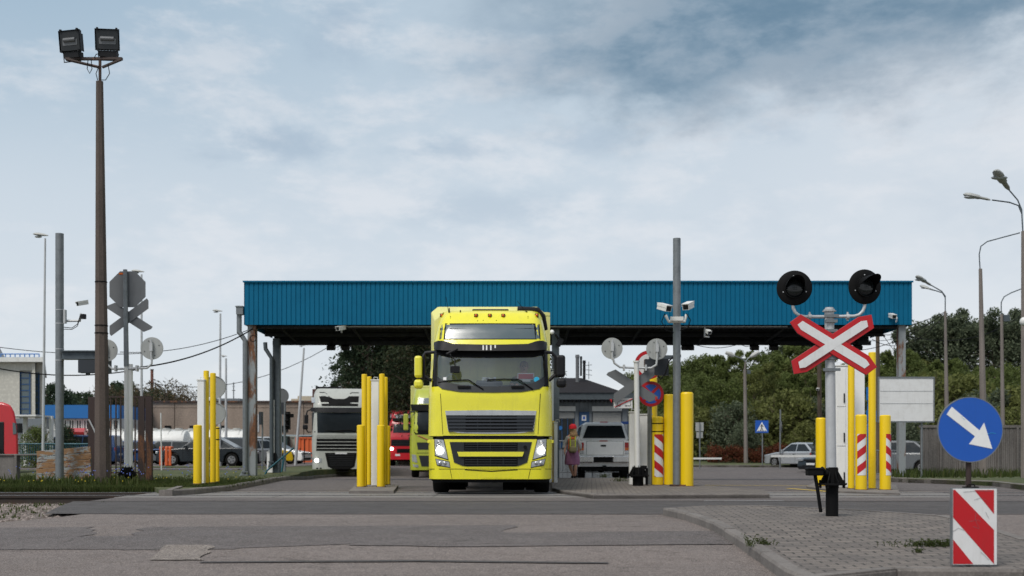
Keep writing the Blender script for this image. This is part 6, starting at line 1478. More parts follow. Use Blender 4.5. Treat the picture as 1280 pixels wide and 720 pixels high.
# upper grille
g = c1_.patch([(556.5, 513.5), (614, 512.6), (670.5, 513.5)], [(560, 538.5), (575, 541.5), (614, 542.2), (652, 541.5), (667, 538.5)], 18, 3, -.012, 'chrome', 'grille_frame', thick=.04)
c1_.patch([(557.5, 519), (669.5, 519)], [(560.5, 538), (580, 540.5), (647, 540.5), (666, 538)], 14, 2, -.016, 'dark_plastic', 'grille', g, thick=.03)
c1_.patch([(582, 519.6), (646, 519.6)], [(582, 538.6), (646, 538.6)], 10, 1, -.019, 'black', 'grille_opening', g, thick=.01)
for i in range(5): y = 521+i*4.15; c1_.patch([(558.8+i*.5, y), (669-i*.5, y)], [(558.8+i*.5, y+2.1), (669-i*.5, y+2.1)], 14, 1, -.034, 'slate', 'grille_slat', g, thick=.03)
for px in (597, 613, 629): c1_.patch([(px-.3, 520), (px+.3, 520)], [(px-.3, 538.5), (px+.3, 538.5)], 1, 1, -.024, 'dark_plastic', 'grille_rib', g, thick=.01)
# lower grille
g = c1_.patch([(562, 552.5), (665, 552.5)], [(567.5, 578), (579.5, 583), (647, 583), (659, 578)], 18, 4, -.010, 'dark_plastic', 'lower_grille', thick=.04)
for y0, y1 in ((553.3, 563.2), (572.5, 582)):
    c1_.patch([(580, y0), (647, y0)], [(580, y1), (647, y1)], 10, 1, -.013, 'black', 'grille_opening', g, thick=.01)
    for i in range(3): y = y0+1.4+i*3; c1_.patch([(581, y), (646, y)], [(581, y+1), (646, y+1)], 10, 1, -.026, 'dark_plastic', 'grille_slat', g, thick=.02)
    for px in (597, 613, 629): c1_.patch([(px-.35, y0), (px+.35, y0)], [(px-.35, y1), (px+.35, y1)], 1, 1, -.02, 'dark_plastic', 'grille_rib', g, thick=.01)
c1_.patch([(571.5, 564.8), (655, 564.8)], [(573.5, 570.6), (653, 570.6)], 14, 2, -.045, 'truck_yellow', 'grille_bar', thick=.05)
p = c1_.pos(656.5, 559, -.02); mb = MB(); mb.disc((p.x, p.z), .035, p.y-.02, p.y, 16, .02); mb.build('tow_eye', D['black'], T)
# headlights
for s in (-1, 1):
    f_ = lambda x: x if s < 0 else 1226.2-x
    def q(pts): pts = [(f_(a), b) for a, b in pts]; return pts if s < 0 else pts[::-1]
    h = c1_.patch(q([(543.2, 548.8), (554.3, 549.8)]), q([(544.2, 569), (559.8, 574)]), 6, 6, -.012, 'lamp_glass', 'headlight', thick=.05)
    c1_.patch(q([(542.6, 548), (555, 549)]), q([(543.4, 570), (560.8, 575.4)]), 6, 4, -.006, 'black', 'headlight_bezel', h, thick=.05)
    c = c1_.pos(f_(549.8), 563.2, -.03); mb = MB(); mb.ell(c, .075, .03, .075, 16, 8); mb.build('lit_bulb', D['lamp_on'], h, smooth=True)
    for (a, b, r_) in ((549, 552.5, .035), (547.5, 556.5, .03)): c = c1_.pos(f_(a), b, -.02); mb = MB(); mb.ell(c, r_*1.3, .015, r_*.8, 10, 6); mb.build('reflector', D['chrome'], h, smooth=True)
    h = c1_.patch(q([(544.6, 573.8), (561.2, 577.6)]), q([(546.6, 580.8), (562.4, 584)]), 6, 3, -.012, 'lamp_glass', 'fog_light', thick=.05)
    c1_.patch(q([(544, 573), (561.8, 576.8)]), q([(546, 581.8), (563, 585)]), 6, 3, -.006, 'dark_plastic', 'bezel', h, thick=.05)
    for a in (550, 556): c = c1_.pos(f_(a), 579, -.02); mb = MB(); mb.ell(c, .04, .014, .035, 10, 6); mb.build('reflector', D['chrome'], h, smooth=True)
    c = c1_.pos(f_(536.5), 552, -.02); mb = MB(); mb.box(c.x-.035, c.x+.035, c.y, c.y+.1, c.z-.03, c.z+.03); mb.build('wash_nozzle', D['truck_yellow'], T, bevel=.006)
    # cab corner deflector seam
# windscreen surround, glass, visor
c1_.patch([(541.5, 468), (560, 478.5), (582, 482.0), (614, 483), (645, 482.0), (667, 478.5), (685.2, 468)], [(541.5, 476), (551, 486), (575, 489.8), (614, 490.6), (652, 489.8), (676, 486), (685.2, 476)], 26, 2, -.012, 'dark_plastic', 'scuttle_panel', thick=.05)
c1_.patch([(543, 437), (684, 437)], [(543, 482.8), (684, 482.8)], 26, 6, .010, 'windscreen', 'windscreen', thick=.006)
for s in (-1, 1):
    q = (542, 546) if s < 0 else (680.6, 684.6)
    c1_.patch([(q[0], 438), (q[1], 438)], [(q[0], 482), (q[1], 482)], 3, 6, -.006, 'black_plastic', 'pillar_trim', thick=.03)
c1_.patch([(545, 437), (683, 437)], [(545, 443), (560, 446.6), (614, 447.2), (666, 446.6), (683, 443)], 26, 2, .0, 'black', 'shade_band', thick=.004)
vz = c1_.patch([(542.3, 428), (548, 425.5), (555, 426), (566, 429.8), (614, 430.8), (660, 429.8), (671, 426), (678, 425.5), (683.6, 428)], [(542.3, 437), (556, 438), (614, 438.6), (670, 438), (683.6, 437)], 30, 3, -.13, 'black_plastic', 'sun_visor', thick=.12)
for a, w_, b, d in ((604, 1.7, 431.5, 437.5), (608.3, 1.7, 431.5, 437.5), (613.5, 1.7, 431.5, 437.5), (619, 1.7, 431.2, 435)): c1_.patch([(a-w_/2, b), (a+w_/2, b)], [(a-w_/2, d), (a+w_/2, d)], 1, 1, -.134, 'white_paint', 'white_mark', vz, thick=.003)
c1_.patch([(550.5, 405), (554, 404.2), (614, 404), (671, 404.2), (674.5, 405)], [(549.2, 424.3), (675.6, 424.3)], 20, 3, -.003, 'black', 'roof_window_frame', thick=.02)
c1_.patch([(552, 406), (614, 405.2), (673, 406)], [(550.6, 423.3), (674.4, 423.3)], 20, 3, -.006, 'glass_roof', 'roof_window', thick=.02)
for px, py in ((595, 394.3), (612.2, 394.3), (629, 394.3), (552.2, 394), (671, 394)):
    c = c1_.pos(px, py, -.03); mb = MB(); mb.ell(c+Vector((0, -.01, 0)), .028, .03, .028, 10, 6); o = mb.build('marker_lamp', D['amber'], T, smooth=True); mb = MB(); mb.box(c.x-.038, c.x+.038, c.y, c.y+.06, c.z-.035, c.z+.035); mb.build('lamp_base', D['black_plastic'], o)
for px, py in ((597, 401), (604, 400.5), (620.5, 400.5), (563, 395.5), (563, 397.5), (660, 395.5), (660, 397.5)): c = c1_.pos(px, py, -.004); mb = MB(); mb.ell(c, .010, .006, .010, 8, 5); mb.build('bolt', D['black'], T)
mb = MB(); p = c1_.pos(613, 391.5, .2); mb.box(p.x-.38, p.x+.38, p.y, p.y+.35, 3.80, 3.84); mb.build('roof_hatch', D['dark_plastic'], T, bevel=.02)
mb = MB(); 
for px, h in ((561.5, 8), (575.5, 5), (658.5, 4)): p = c1_.pos(px, 392.5, .1); mb.cyl(p-Vector((0, 0, .05)), p+Vector((0, 0, h/63)), .018, .012, 8)
p = c1_.pos(561, 392, .1); mb.tube([p, p+Vector((-.06, .05, .35))], .005, 4); p = c1_.pos(660, 393, .1); mb.tube([p, p+Vector((-.22, .05, .28))], .005, 4); mb.build('antenna', D['black'], T)
mb = MB(); mb.tube([(c1_.xc+.55, Yf+1.25, 3.86), (c1_.xc+.98, Yf+1.25, 3.84), (c1_.xc+1.08, Yf+1.3, 3.72), (c1_.xc+1.13, Yf+1.4, 3.45)], .07, 10); mb.build('air_intake', D['black_plastic'], T, smooth=True)
# mirrors
def mirror(c, s, x0, x1, y0, y1, y2, y3, col, Ym):
    a, b = W(x0, y0, Ym), W(x1, y1, Ym); mb = MB(); mb.box(min(a.x, b.x), max(a.x, b.x), Ym-.1, Ym+.14, b.z, a.z); o = mb.build('mirror', D[col], c.t, bevel=.05)
    mb = MB(); mb.box(min(a.x, b.x)+.03, max(a.x, b.x)-.03, Ym+.142, Ym+.147, b.z+.04, a.z-.04); mb.build('mirror_glass', D['glass_dark'], o)
    a, b = W(x0+(-.5 if s < 0 else 1), y2, Ym), W(x1+(1 if s < 0 else 1.5), y3, Ym); mb = MB(); mb.box(min(a.x, b.x), max(a.x, b.x), Ym-.12, Ym+.1, b.z, a.z); mb.build('wide_mirror', D[col], c.t, bevel=.06)
    return o
Ym = Yf+.35
mirror(c1_, -1, 518.2, 528, 445, 472.5, 474.5, 486, 'truck_yellow', Ym); mirror(c1_, 1, 694.5, 706.5, 444, 471.5, 473, 484.5, 'black_plastic', Ym)
for s, pts in ((-1, [[(529, 447), (532, 441), (543, 440)], [(529, 469), (536, 474), (546, 478)], [(530, 446), (530, 474)]]), (1, [[(694.5, 446), (690, 441), (682, 440)], [(694.5, 468), (688, 474), (680, 479)], [(694, 446), (694, 472)]])):
    mb = MB()
    for q in pts: mb.tube([W(a, b, Ym+.02) for a, b in q], .035, 8)
    mb.build('mirror_arm', D['black_plastic'], T, smooth=True)
mb = MB(); mb.tube([c1_.pos(562, 438, -.12), c1_.pos(563.5, 445, -.2), c1_.pos(568.5, 449, -.24), c1_.pos(568.8, 458, -.24)], .014, 6); a = W(562.8, 457.5, Yf); b = W(574.5, 466, Yf); mb.box(a.x, b.x, Yf-.02, Yf+.08, b.z, a.z); mb.build('front_mirror', D['black_plastic'], T, bevel=.01)
c = c1_.pos(565, 439.5, -.28); mb = MB(); mb.obox(c, (.26, .06, .05), Matrix.Rotation(R(-26), 3, 'Y')); mb.build('kerb_mirror', D['black_plastic'], T, bevel=.02)
# wipers
mb = MB()
mb.tube([c1_.pos(547.5, 478, -.015), c1_.pos(565, 475.6, -.03), c1_.pos(586, 474.8, -.03)], .013, 6); mb.tube([c1_.pos(586, 475, -.04), c1_.pos(604, 486.5, -.03)], .013, 6)
mb.tube([c1_.pos(609, 474.8, -.03), c1_.pos(630, 473.8, -.03), c1_.pos(648, 474.2, -.03)], .013, 6); mb.tube([c1_.pos(648, 474.2, -.04), c1_.pos(666, 486.5, -.03)], .013, 6); mb.build('wiper', D['black'], T)
for a in (572, 639): c1_.patch([(a, 482.2), (a+16, 482.2)], [(a, 484.5), (a+16, 484.5)], 4, 1, -.05, 'black', 'grab_step', thick=.05)
# screen stickers and dash things
c1_.patch([(554, 471.5), (558, 471.5)], [(554, 475), (558, 475)], 1, 1, .004, 'white_sign', 'sticker', thick=.002)
c = c1_.pos(670.8, 474.5, .006); mb = MB(); mb.disc((c.x, c.z), .055, c.y-.012, c.y-.009, 24); mb.build('round_sticker', D['light_blue'], T)
c1_.patch([(676, 474), (679, 474)], [(676, 478.5), (679, 478.5)], 1, 1, .0, 'white_sign', 'sticker', thick=.002)
for s in (-1, 1):
    za, zb3 = c1_.pos(612, 483).z, c1_.pos(612, 437).z; wa, wb3 = c1_.w(za), c1_.w(zb3); ya, yb3 = c1_.fy(c1_.xc+s*wa, za), c1_.fy(c1_.xc+s*wb3, zb3); mb = MB()
    vs = [(c1_.xc+s*wa, ya, za), (c1_.xc+s*wa, Yf+1.155, za), (c1_.xc+s*wb3, Yf+1.155, zb3), (c1_.xc+s*wb3, yb3, zb3)]; vs += [(x-s*.006, y, z) for x, y, z in vs]
    mb.add(vs, [(0, 1, 2, 3), (7, 6, 5, 4), (0, 4, 5, 1), (1, 5, 6, 2), (2, 6, 7, 3), (3, 7, 4, 0)]); mb.build('side_window', D['windscreen'], T)
# interior
dk = D['slate']; xc = c1_.xc
mb = MB(); mb.box(xc-1.15, xc+1.15, Yf+.45, Yf+.85, 1.7, 2.23); mb.box(xc-.3, xc+.25, Yf+.42, Yf+.75, 2.22, 2.32); mb.build('dashboard', D['slate'], T, bevel=.05)
mb = MB(); mb.box(xc-1.12, xc+1.12, Yf+1.95, Yf+2.0, 1.6, 3.5); mb.box(xc-1.0, xc+1.0, Yf+.85, Yf+1.95, 2.98, 3.03); mb.build('cab_rear_trim', D['sign_grey'], T)
for sx in (-.62, .62):
    mb = MB(); mb.box(xc+sx-.25, xc+sx+.25, Yf+1.35, Yf+1.5, 1.7, 2.62); mb.box(xc+sx-.14, xc+sx+.14, Yf+1.36, Yf+1.48, 2.64, 2.86); mb.build('seat', D['slate'], T, bevel=.05)
mb = MB(); n = 24; c = Vector((xc+.62, Yf+.92, 2.20)); rr = .22
mb.tube([c+Vector((rr*math.cos(2*math.pi*i/n), rr*.5*math.sin(2*math.pi*i/n), rr*.8*math.sin(2*math.pi*i/n))) for i in range(n+1)], .016, 6, False); mb.build('steering_wheel', D['black'], T)
mb = MB(); p = c1_.pos(648, 467.5, .08); q_ = c1_.pos(666.5, 473.5, .08); mb.box(p.x, q_.x, p.y, p.y+.02, q_.z, p.z); o = mb.build('route_board', D['red_sign'], T); mb = MB(); mb.box(p.x-.02, q_.x+.02, p.y+.021, p.y+.03, q_.z-.02, p.z+.02); mb.build('board_edge', D['white_sign'], o)
mb = MB(); p = c1_.pos(653, 474, .07); q_ = c1_.pos(663, 477, .07); mb.box(p.x, q_.x, p.y, p.y+.02, q_.z, p.z)
for i in range(12): x = xc-.2+rnd.random()*.5; mb.obox((x-.12, Yf+.5, 2.32+rnd.random()*.06), (.05, .04, .04))
mb.build('papers', D['white_sign'], T)
mb = MB(); n = 18; c = c1_.pos(564, 474.5, .15); mb.tube([c+Vector((.11*math.cos(math.pi*i/n), .02, .11*math.sin(math.pi*i/n))) for i in range(n+1)], .006, 5); mb.build('dash_hoop', D['pale_metal'], T)
# chassis and wheels
zw = .50
for s in (-1, 1):
    wheel(T, xc+s*1.06, Yf+1.45, zw, .50, .31, s, rim='rim')
    for yy, dd in ((Yf+5.2, 0),): wheel(T, xc+s*1.10, yy, zw, .50, .28, s); wheel(T, xc+s*.78, yy, zw, .50, .28, -s)
mb = MB(); mb.box(xc-1.2, xc-.88+.0, Yf+.9, Yf+2.0, .95, 1.5); mb.box(xc+.88, xc+1.2, Yf+.9, Yf+2.0, .95, 1.5); mb.box(xc-.45, xc+.45, Yf+.4, Yf+6, .5, 1.1); mb.box(xc-.85, xc+.85, Yf+1.38, Yf+1.5, .38, .55); mb.box(xc-1.1, xc+1.1, Yf+.3, Yf+2.1, 1.1, 1.2)
mb.box(xc-.5, xc-.2, Yf+.6, Yf+1.2, .32, .5); mb.box(xc+.1, xc+.5, Yf+.7, Yf+2, .34, .5); mb.build('chassis', D['black'], T)
mb = MB(); mb.box(xc-1.22, xc+1.22, Yf+.5, Yf+.56, .42, 1.1)
mb.build('under_guard', D['black'], T)
for a_, b_ in ((-1.21, -.56), (.24, .70), (.74, 1.21)): mb = MB(); mb.box(xc+a_, xc+b_, Yf+2.0, Yf+2.03, .045, 1.0); mb.build('mud_flap', D['black'], T)
# roof deflector and trailer
def trailer(c, x0, x1, Y0, Y1, z0, z1, mat, wheels=True):
    mb = MB(); mb.box(x0, x1, Y0, Y1, z0, z1); o = mb.build('trailer_body', mat, c.t, bevel=.03)
    mb = MB()
    for z in (z0+.02, z1-.08): mb.box(x0-.012, x1+.012, Y0-.012, Y0+.08, z, z+.07)
    mb.box(x0-.012, x0+.05, Y0-.011, Y0+.08, z0+.1, z1-.1); mb.box(x1-.05, x1+.012, Y0-.011, Y0+.08, z0+.1, z1-.1); mb.build('trailer_edge_frame', mat, o)
    if wheels:
        xc_ = (x0+x1)/2
        for yy in (Y1-4.2, Y1-2.9, Y1-1.6):
            for s in (-1, 1): wheel(c.t, xc_+s*1.08, yy, c.zg+.5, .5, .36, s)
mb = MB(); xl, xr = X(537.5, 24.2), X(682, 24.2)
rings = []
for y, zt_, ins in ((Yf+1.15, 3.74, .12), (Yf+1.35, 3.93, .04), (Yf+2.1, 3.97, .0)): rings.append([(xl+ins, y, 2.1), (xl+ins, y, zt_-.12), (xl+ins+.14, y, zt_), (xr-ins-.14, y, zt_), (xr-ins, y, zt_-.12), (xr-ins, y, 2.1)])
mb.loft(rings); mb.build('roof_deflector', D['truck_pale'], T, smooth=False, bevel=.02)
trailer(c1_, xc-1.275, xc+1.275, Yf+2.75, Yf+15.5, 1.15, 3.99, D['truck_pale'])
# driver
def person_body(verts, edges, radii, name, mats, parent, root=0, subs=2):
    me = bpy.data.meshes.new(name); org = ORG.get(parent.name, Vector()) if parent else Vector()
    me.from_pydata([tuple(Vector(v)-org) for v in verts], edges, []); me.materials.append(mats)
    o = bpy.data.objects.new(name, me); C.objects.link(o)
    if parent: o.parent = parent
    ORG[o.name] = org
    md = o.modifiers.new('skin', 'SKIN'); md.use_smooth_shade = True; sb = o.modifiers.new('sub', 'SUBSURF'); sb.levels = subs; sb.render_levels = subs
    if not me.skin_vertices: bpy.context.view_layer.update()
    lay = me.skin_vertices[0] if len(me.skin_vertices) else None
    if lay is None:
        b = bmesh.new(); b.from_mesh(me); b.verts.layers.skin.verify(); b.to_mesh(me); b.free(); lay = me.skin_vertices[0]
    for i, r_ in enumerate(radii): lay.data[i].radius = r_ if isinstance(r_, tuple) else (r_, r_); lay.data[i].use_root = (i == root)
    return o
dx, dy = X(655, Yf+.98), Yf+.98
dr = thing('person', (dx, dy, 1.9), 'lorry driver with short hair in a green T shirt behind the windscreen', 'person')
hz = Z(459, dy)
V = [(dx, dy, 2.0), (dx, dy, 2.25), (dx, dy, hz-.25), (dx, dy, hz-.13), (dx, dy, hz-.03), (dx, dy, hz+.05),
     (dx-.19, dy, hz-.27), (dx-.27, dy-.10, hz-.45), (dx-.18, dy-.30, hz-.42), (dx-.12, dy-.36, hz-.38), (dx+.19, dy, hz-.27), (dx+.27, dy-.10, hz-.45), (dx+.15, dy-.30, hz-.42), (dx+.10, dy-.36, hz-.38)]
E = [(0, 1), (1, 2), (2, 3), (3, 4), (4, 5), (2, 6), (6, 7), (7, 8), (8, 9), (2, 10), (10, 11), (11, 12), (12, 13)]
RD = [.15, .155, .13, .058, .085, .078, .075, .055, .042, .035, .075, .055, .042, .035]
person_body(V, E, RD, 'body', D['skin'], dr)
V2 = [(dx, dy+.0, 2.0), (dx, dy, 2.25), (dx, dy, hz-.24), (dx-.19, dy, hz-.28), (dx-.26, dy-.07, hz-.40), (dx+.19, dy, hz-.28), (dx+.26, dy-.07, hz-.40)]
person_body(V2, [(0, 1), (1, 2), (2, 3), (3, 4), (2, 5), (5, 6)], [.17, .175, .14, .095, .075, .095, .075], 't_shirt', paint('tshirt_green', (.10, .15, .08), .9, dirt=.3), dr)
mb = MB(); mb.ell((dx, dy+.025, hz+.045), .092, .095, .09, 14, 8); mb.build('hair', D['hair'], dr, smooth=True)
mb = MB(); mb.ell((dx-.033, dy-.078, hz+.01), .014, .01, .009, 8, 5); mb.ell((dx+.033, dy-.078, hz+.01), .014, .01, .009, 8, 5); mb.ell((dx, dy-.08, hz-.06), .025, .008, .006, 8, 5); mb.build('eyes_and_mouth', D['black'], dr)
mb = MB(); mb.ell((dx, dy-.092, hz-.02), .013, .018, .022, 8, 6); mb.ell((dx-.085, dy, hz), .012, .02, .03, 8, 6); mb.ell((dx+.085, dy, hz), .012, .02, .03, 8, 6); mb.build('nose_and_ears', D['skin'], dr, smooth=True)

# ================= white lorry (wide grille and dark roof scoop)
Y2 = 49.2; zg2 = gz(Y2)
c2_ = Cab('lorry', 'white lorry with black grille and one lit headlight waiting left of the lane bollards', Y2, 426.2, D['truck_white_shaded'], zg2)
c2_.wl = [(0, 1.22), (1.5, 1.25), (2.6, 1.22), (3.0, 1.2), (3.6, 1.17), (3.85, 1.10), (4.1, 1.05)]; c2_.rk = [(0, 0), (1.9, 0), (2.8, .18), (3.2, .3), (3.6, .6), (3.95, 1.1)]
c2_.shell(zg2+.35, zg2+3.88)
c2_.patch([(392.5, 516), (460, 516)], [(392, 541), (460.5, 541)], 12, 4, -.01, 'glass_dark', 'windscreen', thick=.02)
c2_.patch([(391, 509.5), (461.5, 509.5)], [(391, 514.5), (426, 516), (461.5, 514.5)], 12, 2, -.09, 'black_plastic', 'sun_visor', thick=.09)
c2_.patch([(400.5, 490.3), (411, 490.3), (413.5, 495.5), (419, 498.6), (433, 498.6), (438.5, 495.5), (441, 490.3), (452, 490.3)], [(404, 507.5), (448.5, 507.5)], 18, 3, -.012, 'black', 'roof_scoop', thick=.03)
for s in (-1, 1):
    a, b = (393, 400) if s < 0 else (452.4, 459.4); h = c2_.patch([(a, 497), (b, 497)], [(a, 503.5), (b, 503.5)], 2, 2, -.014, 'lamp_glass', 'spotlight', thick=.03)
    a, b = (391.5, 402.5) if s < 0 else (449.8, 460.8); h = c2_.patch([(a, 572), (b, 573)], [(a+1, 578.3), (b, 578.3)], 3, 2, -.014, 'lamp_glass', 'headlight', thick=.03)
    if s < 0: c = c2_.pos(396.3, 575.6, -.03); mb = MB(); mb.ell(c, .09, .03, .075, 12, 6); mb.build('lit_bulb', D['lamp_on'], h)
    for q in (397, 401.3): q = q if s < 0 else 852.4-q; c = c2_.pos(q, 585.8, -.015); mb = MB(); mb.disc((c.x, c.z), .05, c.y, c.y+.02, 12); mb.build('fog_light', D['glass_dark'], T if False else c2_.t)
g = c2_.patch([(396.5, 547), (456, 547)], [(396, 563.5), (456.5, 563.5)], 10, 2, -.012, 'black', 'grille', thick=.03)
for i in range(4): y = 547.6+i*4.2; c2_.patch([(396.5, y), (456, y)], [(396.5, y+.8), (456, y+.8)], 10, 1, -.03, 'truck_white_shaded', 'grille_slat', g, thick=.02)
g = c2_.patch([(406.5, 566), (446, 566)], [(410, 583), (416, 586.5), (437, 586.5), (443, 583)], 12, 3, -.012, 'black', 'lower_grille', thick=.03)
for i in range(6): y = 568+i*2.6; c2_.patch([(410+i*.5, y), (443-i*.5, y)], [(410+i*.5, y+.6), (443-i*.5, y+.6)], 8, 1, -.02, 'dark_plastic', 'grille_slat', g, thick=.01)
c2_.patch([(419, 565.6), (433.5, 565.6)], [(419, 567.5), (433.5, 567.5)], 2, 1, -.03, 'white_sign', 'number_plate', thick=.01)
for py in (544.8, 589.2): c2_.patch([(391, py), (461.6, py)], [(391, py+.5), (461.6, py+.5)], 12, 1, -.003, 'black', 'panel_seam', thick=.01)
mb = MB(); mb.tube([c2_.pos(394, 540, -.03), c2_.pos(412, 538, -.03), c2_.pos(430, 540.5, -.03)], .02, 5); mb.tube([c2_.pos(420, 538.5, -.03), c2_.pos(436, 537.5, -.03), c2_.pos(452, 540, -.03)], .02, 5); mb.build('wiper', D['black'], c2_.t)
Ym = Y2+.3
for s in (-1, 1):
    f_ = lambda x: x if s < 0 else 852.4-x
    a, b = W(f_(382.5), 518.5, Ym), W(f_(387.3), 530, Ym); mb = MB(); mb.box(min(a.x, b.x), max(a.x, b.x), Ym-.1, Ym+.1, b.z, a.z); mb.build('mirror', D['black_plastic'], c2_.t, bevel=.04)
    a, b = W(f_(380.5), 531, Ym), W(f_(386.8), 537, Ym); mb = MB(); mb.box(min(a.x, b.x), max(a.x, b.x), Ym-.1, Ym+.1, b.z, a.z); mb.build('wide_mirror', D['black_plastic'], c2_.t, bevel=.04)
    mb = MB(); mb.tube([W(f_(385), 519, Ym), W(f_(386), 514, Ym), W(f_(391), 512, Ym)], .03, 6); mb.build('mirror_arm', D['black_plastic'], c2_.t); mb = MB(); mb.tube([W(f_(385), 537, Ym), W(f_(387), 540.5, Ym), W(f_(391), 540, Ym)], .03, 6); mb.build('mirror_arm', D['black_plastic'], c2_.t)
    wheel(c2_.t, c2_.xc+s*1.05, Y2+1.4, zg2+.5, .5, .31, s); wheel(c2_.t, c2_.xc+s*1.0, Y2+5.2, zg2+.5, .5, .5, s)
mb = MB(); mb.box(c2_.xc-.5, c2_.xc+.5, Y2+.4, Y2+6, zg2+.45, zg2+1); mb.box(c2_.xc-1.15, c2_.xc+1.15, Y2+.5, Y2+.6, zg2+.3, zg2+.8); mb.build('chassis', D['black'], c2_.t)
trailer(c2_, c2_.xc-1.27, c2_.xc+1.27, Y2+2.7, Y2+13, zg2+1.1, zg2+3.95, paint('trailer_brown', (.12, .055, .05), .6, dirt=.3))
mb = MB(); mb.box(c2_.xc-1.1, c2_.xc+.0, Y2+1.2, Y2+1.3, zg2+3.84, zg2+3.97); mb.build('roof_rail', D['black_plastic'], c2_.t)

c2_.t.rotation_euler = (0, 0, R(8.6))
# ================= second yellow green lorry, partly behind the first
Y3 = 47.5; zg3 = gz(Y3)
c3_ = Cab('lorry', 'second, duller yellow green lorry half hidden behind the bright yellow one', Y3, 549.5, D['truck_lime'], zg3)
c3_.wl = [(0, 1.23), (1.15, 1.25), (2.1, 1.24), (2.9, 1.2), (3.45, 1.10), (3.8, 1.05)]
c3_.shell(zg3+.33, zg3+3.75)
c3_.patch([(518.5, 520 if 0 else 512.5), (584, 512.5)], [(517.5, 538), (582, 538)], 12, 3, -.01, 'glass_dark', 'windscreen', thick=.02)
c3_.patch([(514.5, 505.5), (585, 505.5)], [(515, 513.5), (584.5, 513.5)], 12, 2, -.1, 'black', 'sun_visor', thick=.1)
c3_.patch([(519.5, 499.5 if 0 else 497.5), (580, 497.5)], [(518, 504.5), (581, 504.5)], 10, 2, -.008, 'glass_roof', 'roof_window', thick=.02)
c3_.patch([(517, 538), (582, 538)], [(519, 543), (580, 543)], 10, 1, -.012, 'black', 'scuttle_panel', thick=.02)
c3_.patch([(521, 553), (578, 553)], [(522.5, 562), (577, 562)], 8, 2, -.012, 'dark_plastic', 'grille', thick=.02)
c3_.patch([(523.5, 569.5), (576, 569.5)], [(527, 583), (573, 583)], 8, 2, -.012, 'dark_plastic', 'lower_grille', thick=.02)
c3_.patch([(514, 566), (585, 566)], [(514, 566.6), (585, 566.6)], 10, 1, -.003, 'black', 'panel_seam', thick=.01)
h = c3_.patch([(515, 568), (520, 568.5)], [(515.6, 577), (522, 578.5)], 2, 2, -.012, 'lamp_glass', 'headlight', thick=.03)
c3_.patch([(516, 580), (523, 581)], [(517, 583.5), (523, 584.5)], 2, 2, -.012, 'lamp_glass', 'fog_light', thick=.03)
mb = MB(); mb.tube([c3_.pos(515, 543, -.015), c3_.pos(524, 545, -.015), c3_.pos(535, 550, -.015), c3_.pos(545, 551, -.015)], .018, 5); mb.build('red_line', D['car_red'], c3_.t)
Ym = Y3+.3; a, b = W(505, 517.5, Ym), W(511, 538, Ym); mb = MB(); mb.box(a.x, b.x, Ym-.1, Ym+.1, b.z, a.z); mb.build('mirror', D['truck_lime'], c3_.t, bevel=.04)
mb = MB(); mb.tube([W(510, 519, Ym), W(514, 515, Ym), W(519, 515, Ym)], .035, 6); mb.tube([W(510, 530, Ym), W(517, 536, Ym)], .03, 6); mb.build('mirror_arm', D['black_plastic'], c3_.t)
for s in (-1, 1): wheel(c3_.t, c3_.xc+s*1.05, Y3+1.4, zg3+.5, .5, .31, s)
mb = MB(); mb.box(c3_.xc-1.1, c3_.xc+1.1, Y3+.5, Y3+.7, zg3+.3, zg3+1); mb.build('chassis', D['black'], c3_.t)
trailer(c3_, c3_.xc-1.27, c3_.xc+1.27, Y3+2.2, Y3+14, zg3+1.1, zg3+3.98, D['truck_pale'])

c3_.t.rotation_euler = (0, 0, R(3))
# ================= red lorry behind
Y4 = 70.; zg4 = gz(Y4)
c4_ = Cab('lorry', 'small looking red lorry far back between the bollards and the yellow lorries', Y4, 509, D['truck_red'], zg4)
c4_.wl = [(0, 1.22), (2.2, 1.24), (3.2, 1.1)]; c4_.rk = [(0, 0), (1.7, 0), (2.7, .3), (3.2, .7)]
c4_.shell(zg4+.4, Z(514.5, Y4+.3))
c4_.patch([(488, 518), (530, 518)], [(488, 523), (530, 523)], 6, 1, -.01, 'lamp_glass', 'roof_panel', thick=.02)
c4_.patch([(487, 526), (531, 526)], [(486, 541), (532, 541)], 8, 3, -.01, 'glass_dark', 'windscreen', thick=.02)
c4_.patch([(487, 522.5), (531, 522.5)], [(487, 526.5), (531, 526.5)], 6, 1, -.12, 'black', 'sun_visor', thick=.1)
g = c4_.patch([(489, 549.5), (529, 549.5)], [(489, 557.5), (529, 557.5)], 6, 1, -.012, 'black', 'grille', thick=.02)
for i in range(4): c4_.patch([(489, 550+i*2), (529, 550+i*2)], [(489, 550.8+i*2), (529, 550.8+i*2)], 6, 1, -.03, 'dark_plastic', 'grille_slat', g, thick=.02)
c4_.patch([(496, 561), (522, 561)], [(496, 566), (522, 566)], 6, 1, -.012, 'black', 'lower_grille', thick=.02)
c4_.patch([(494, 567.5), (500, 567.5)], [(494, 570), (500, 570)], 1, 1, -.015, 'white_sign', 'number_plate', thick=.02)
c = c4_.pos(489.5, 561, -.03); mb = MB(); mb.ell(c, .11, .04, .09, 10, 6); mb.build('headlight', D['lamp_on'], c4_.t)
for s in (-1, 1): wheel(c4_.t, c4_.xc+s*1.05, Y4+1.4, zg4+.5, .5, .31, s)
mb = MB(); mb.box(c4_.xc-1.0, c4_.xc+1.0, Y4+.5, Y4+.7, zg4+.3, zg4+1); mb.build('chassis', D['black'], c4_.t)
mb = MB(); mb.box(c4_.xc-1.3, c4_.xc+1.3, Y4+2.2, Y4+2.3, 1.1, Z(513, Y4+2.2)); mb.build('trailer_body', D['car_red'], c4_.t)
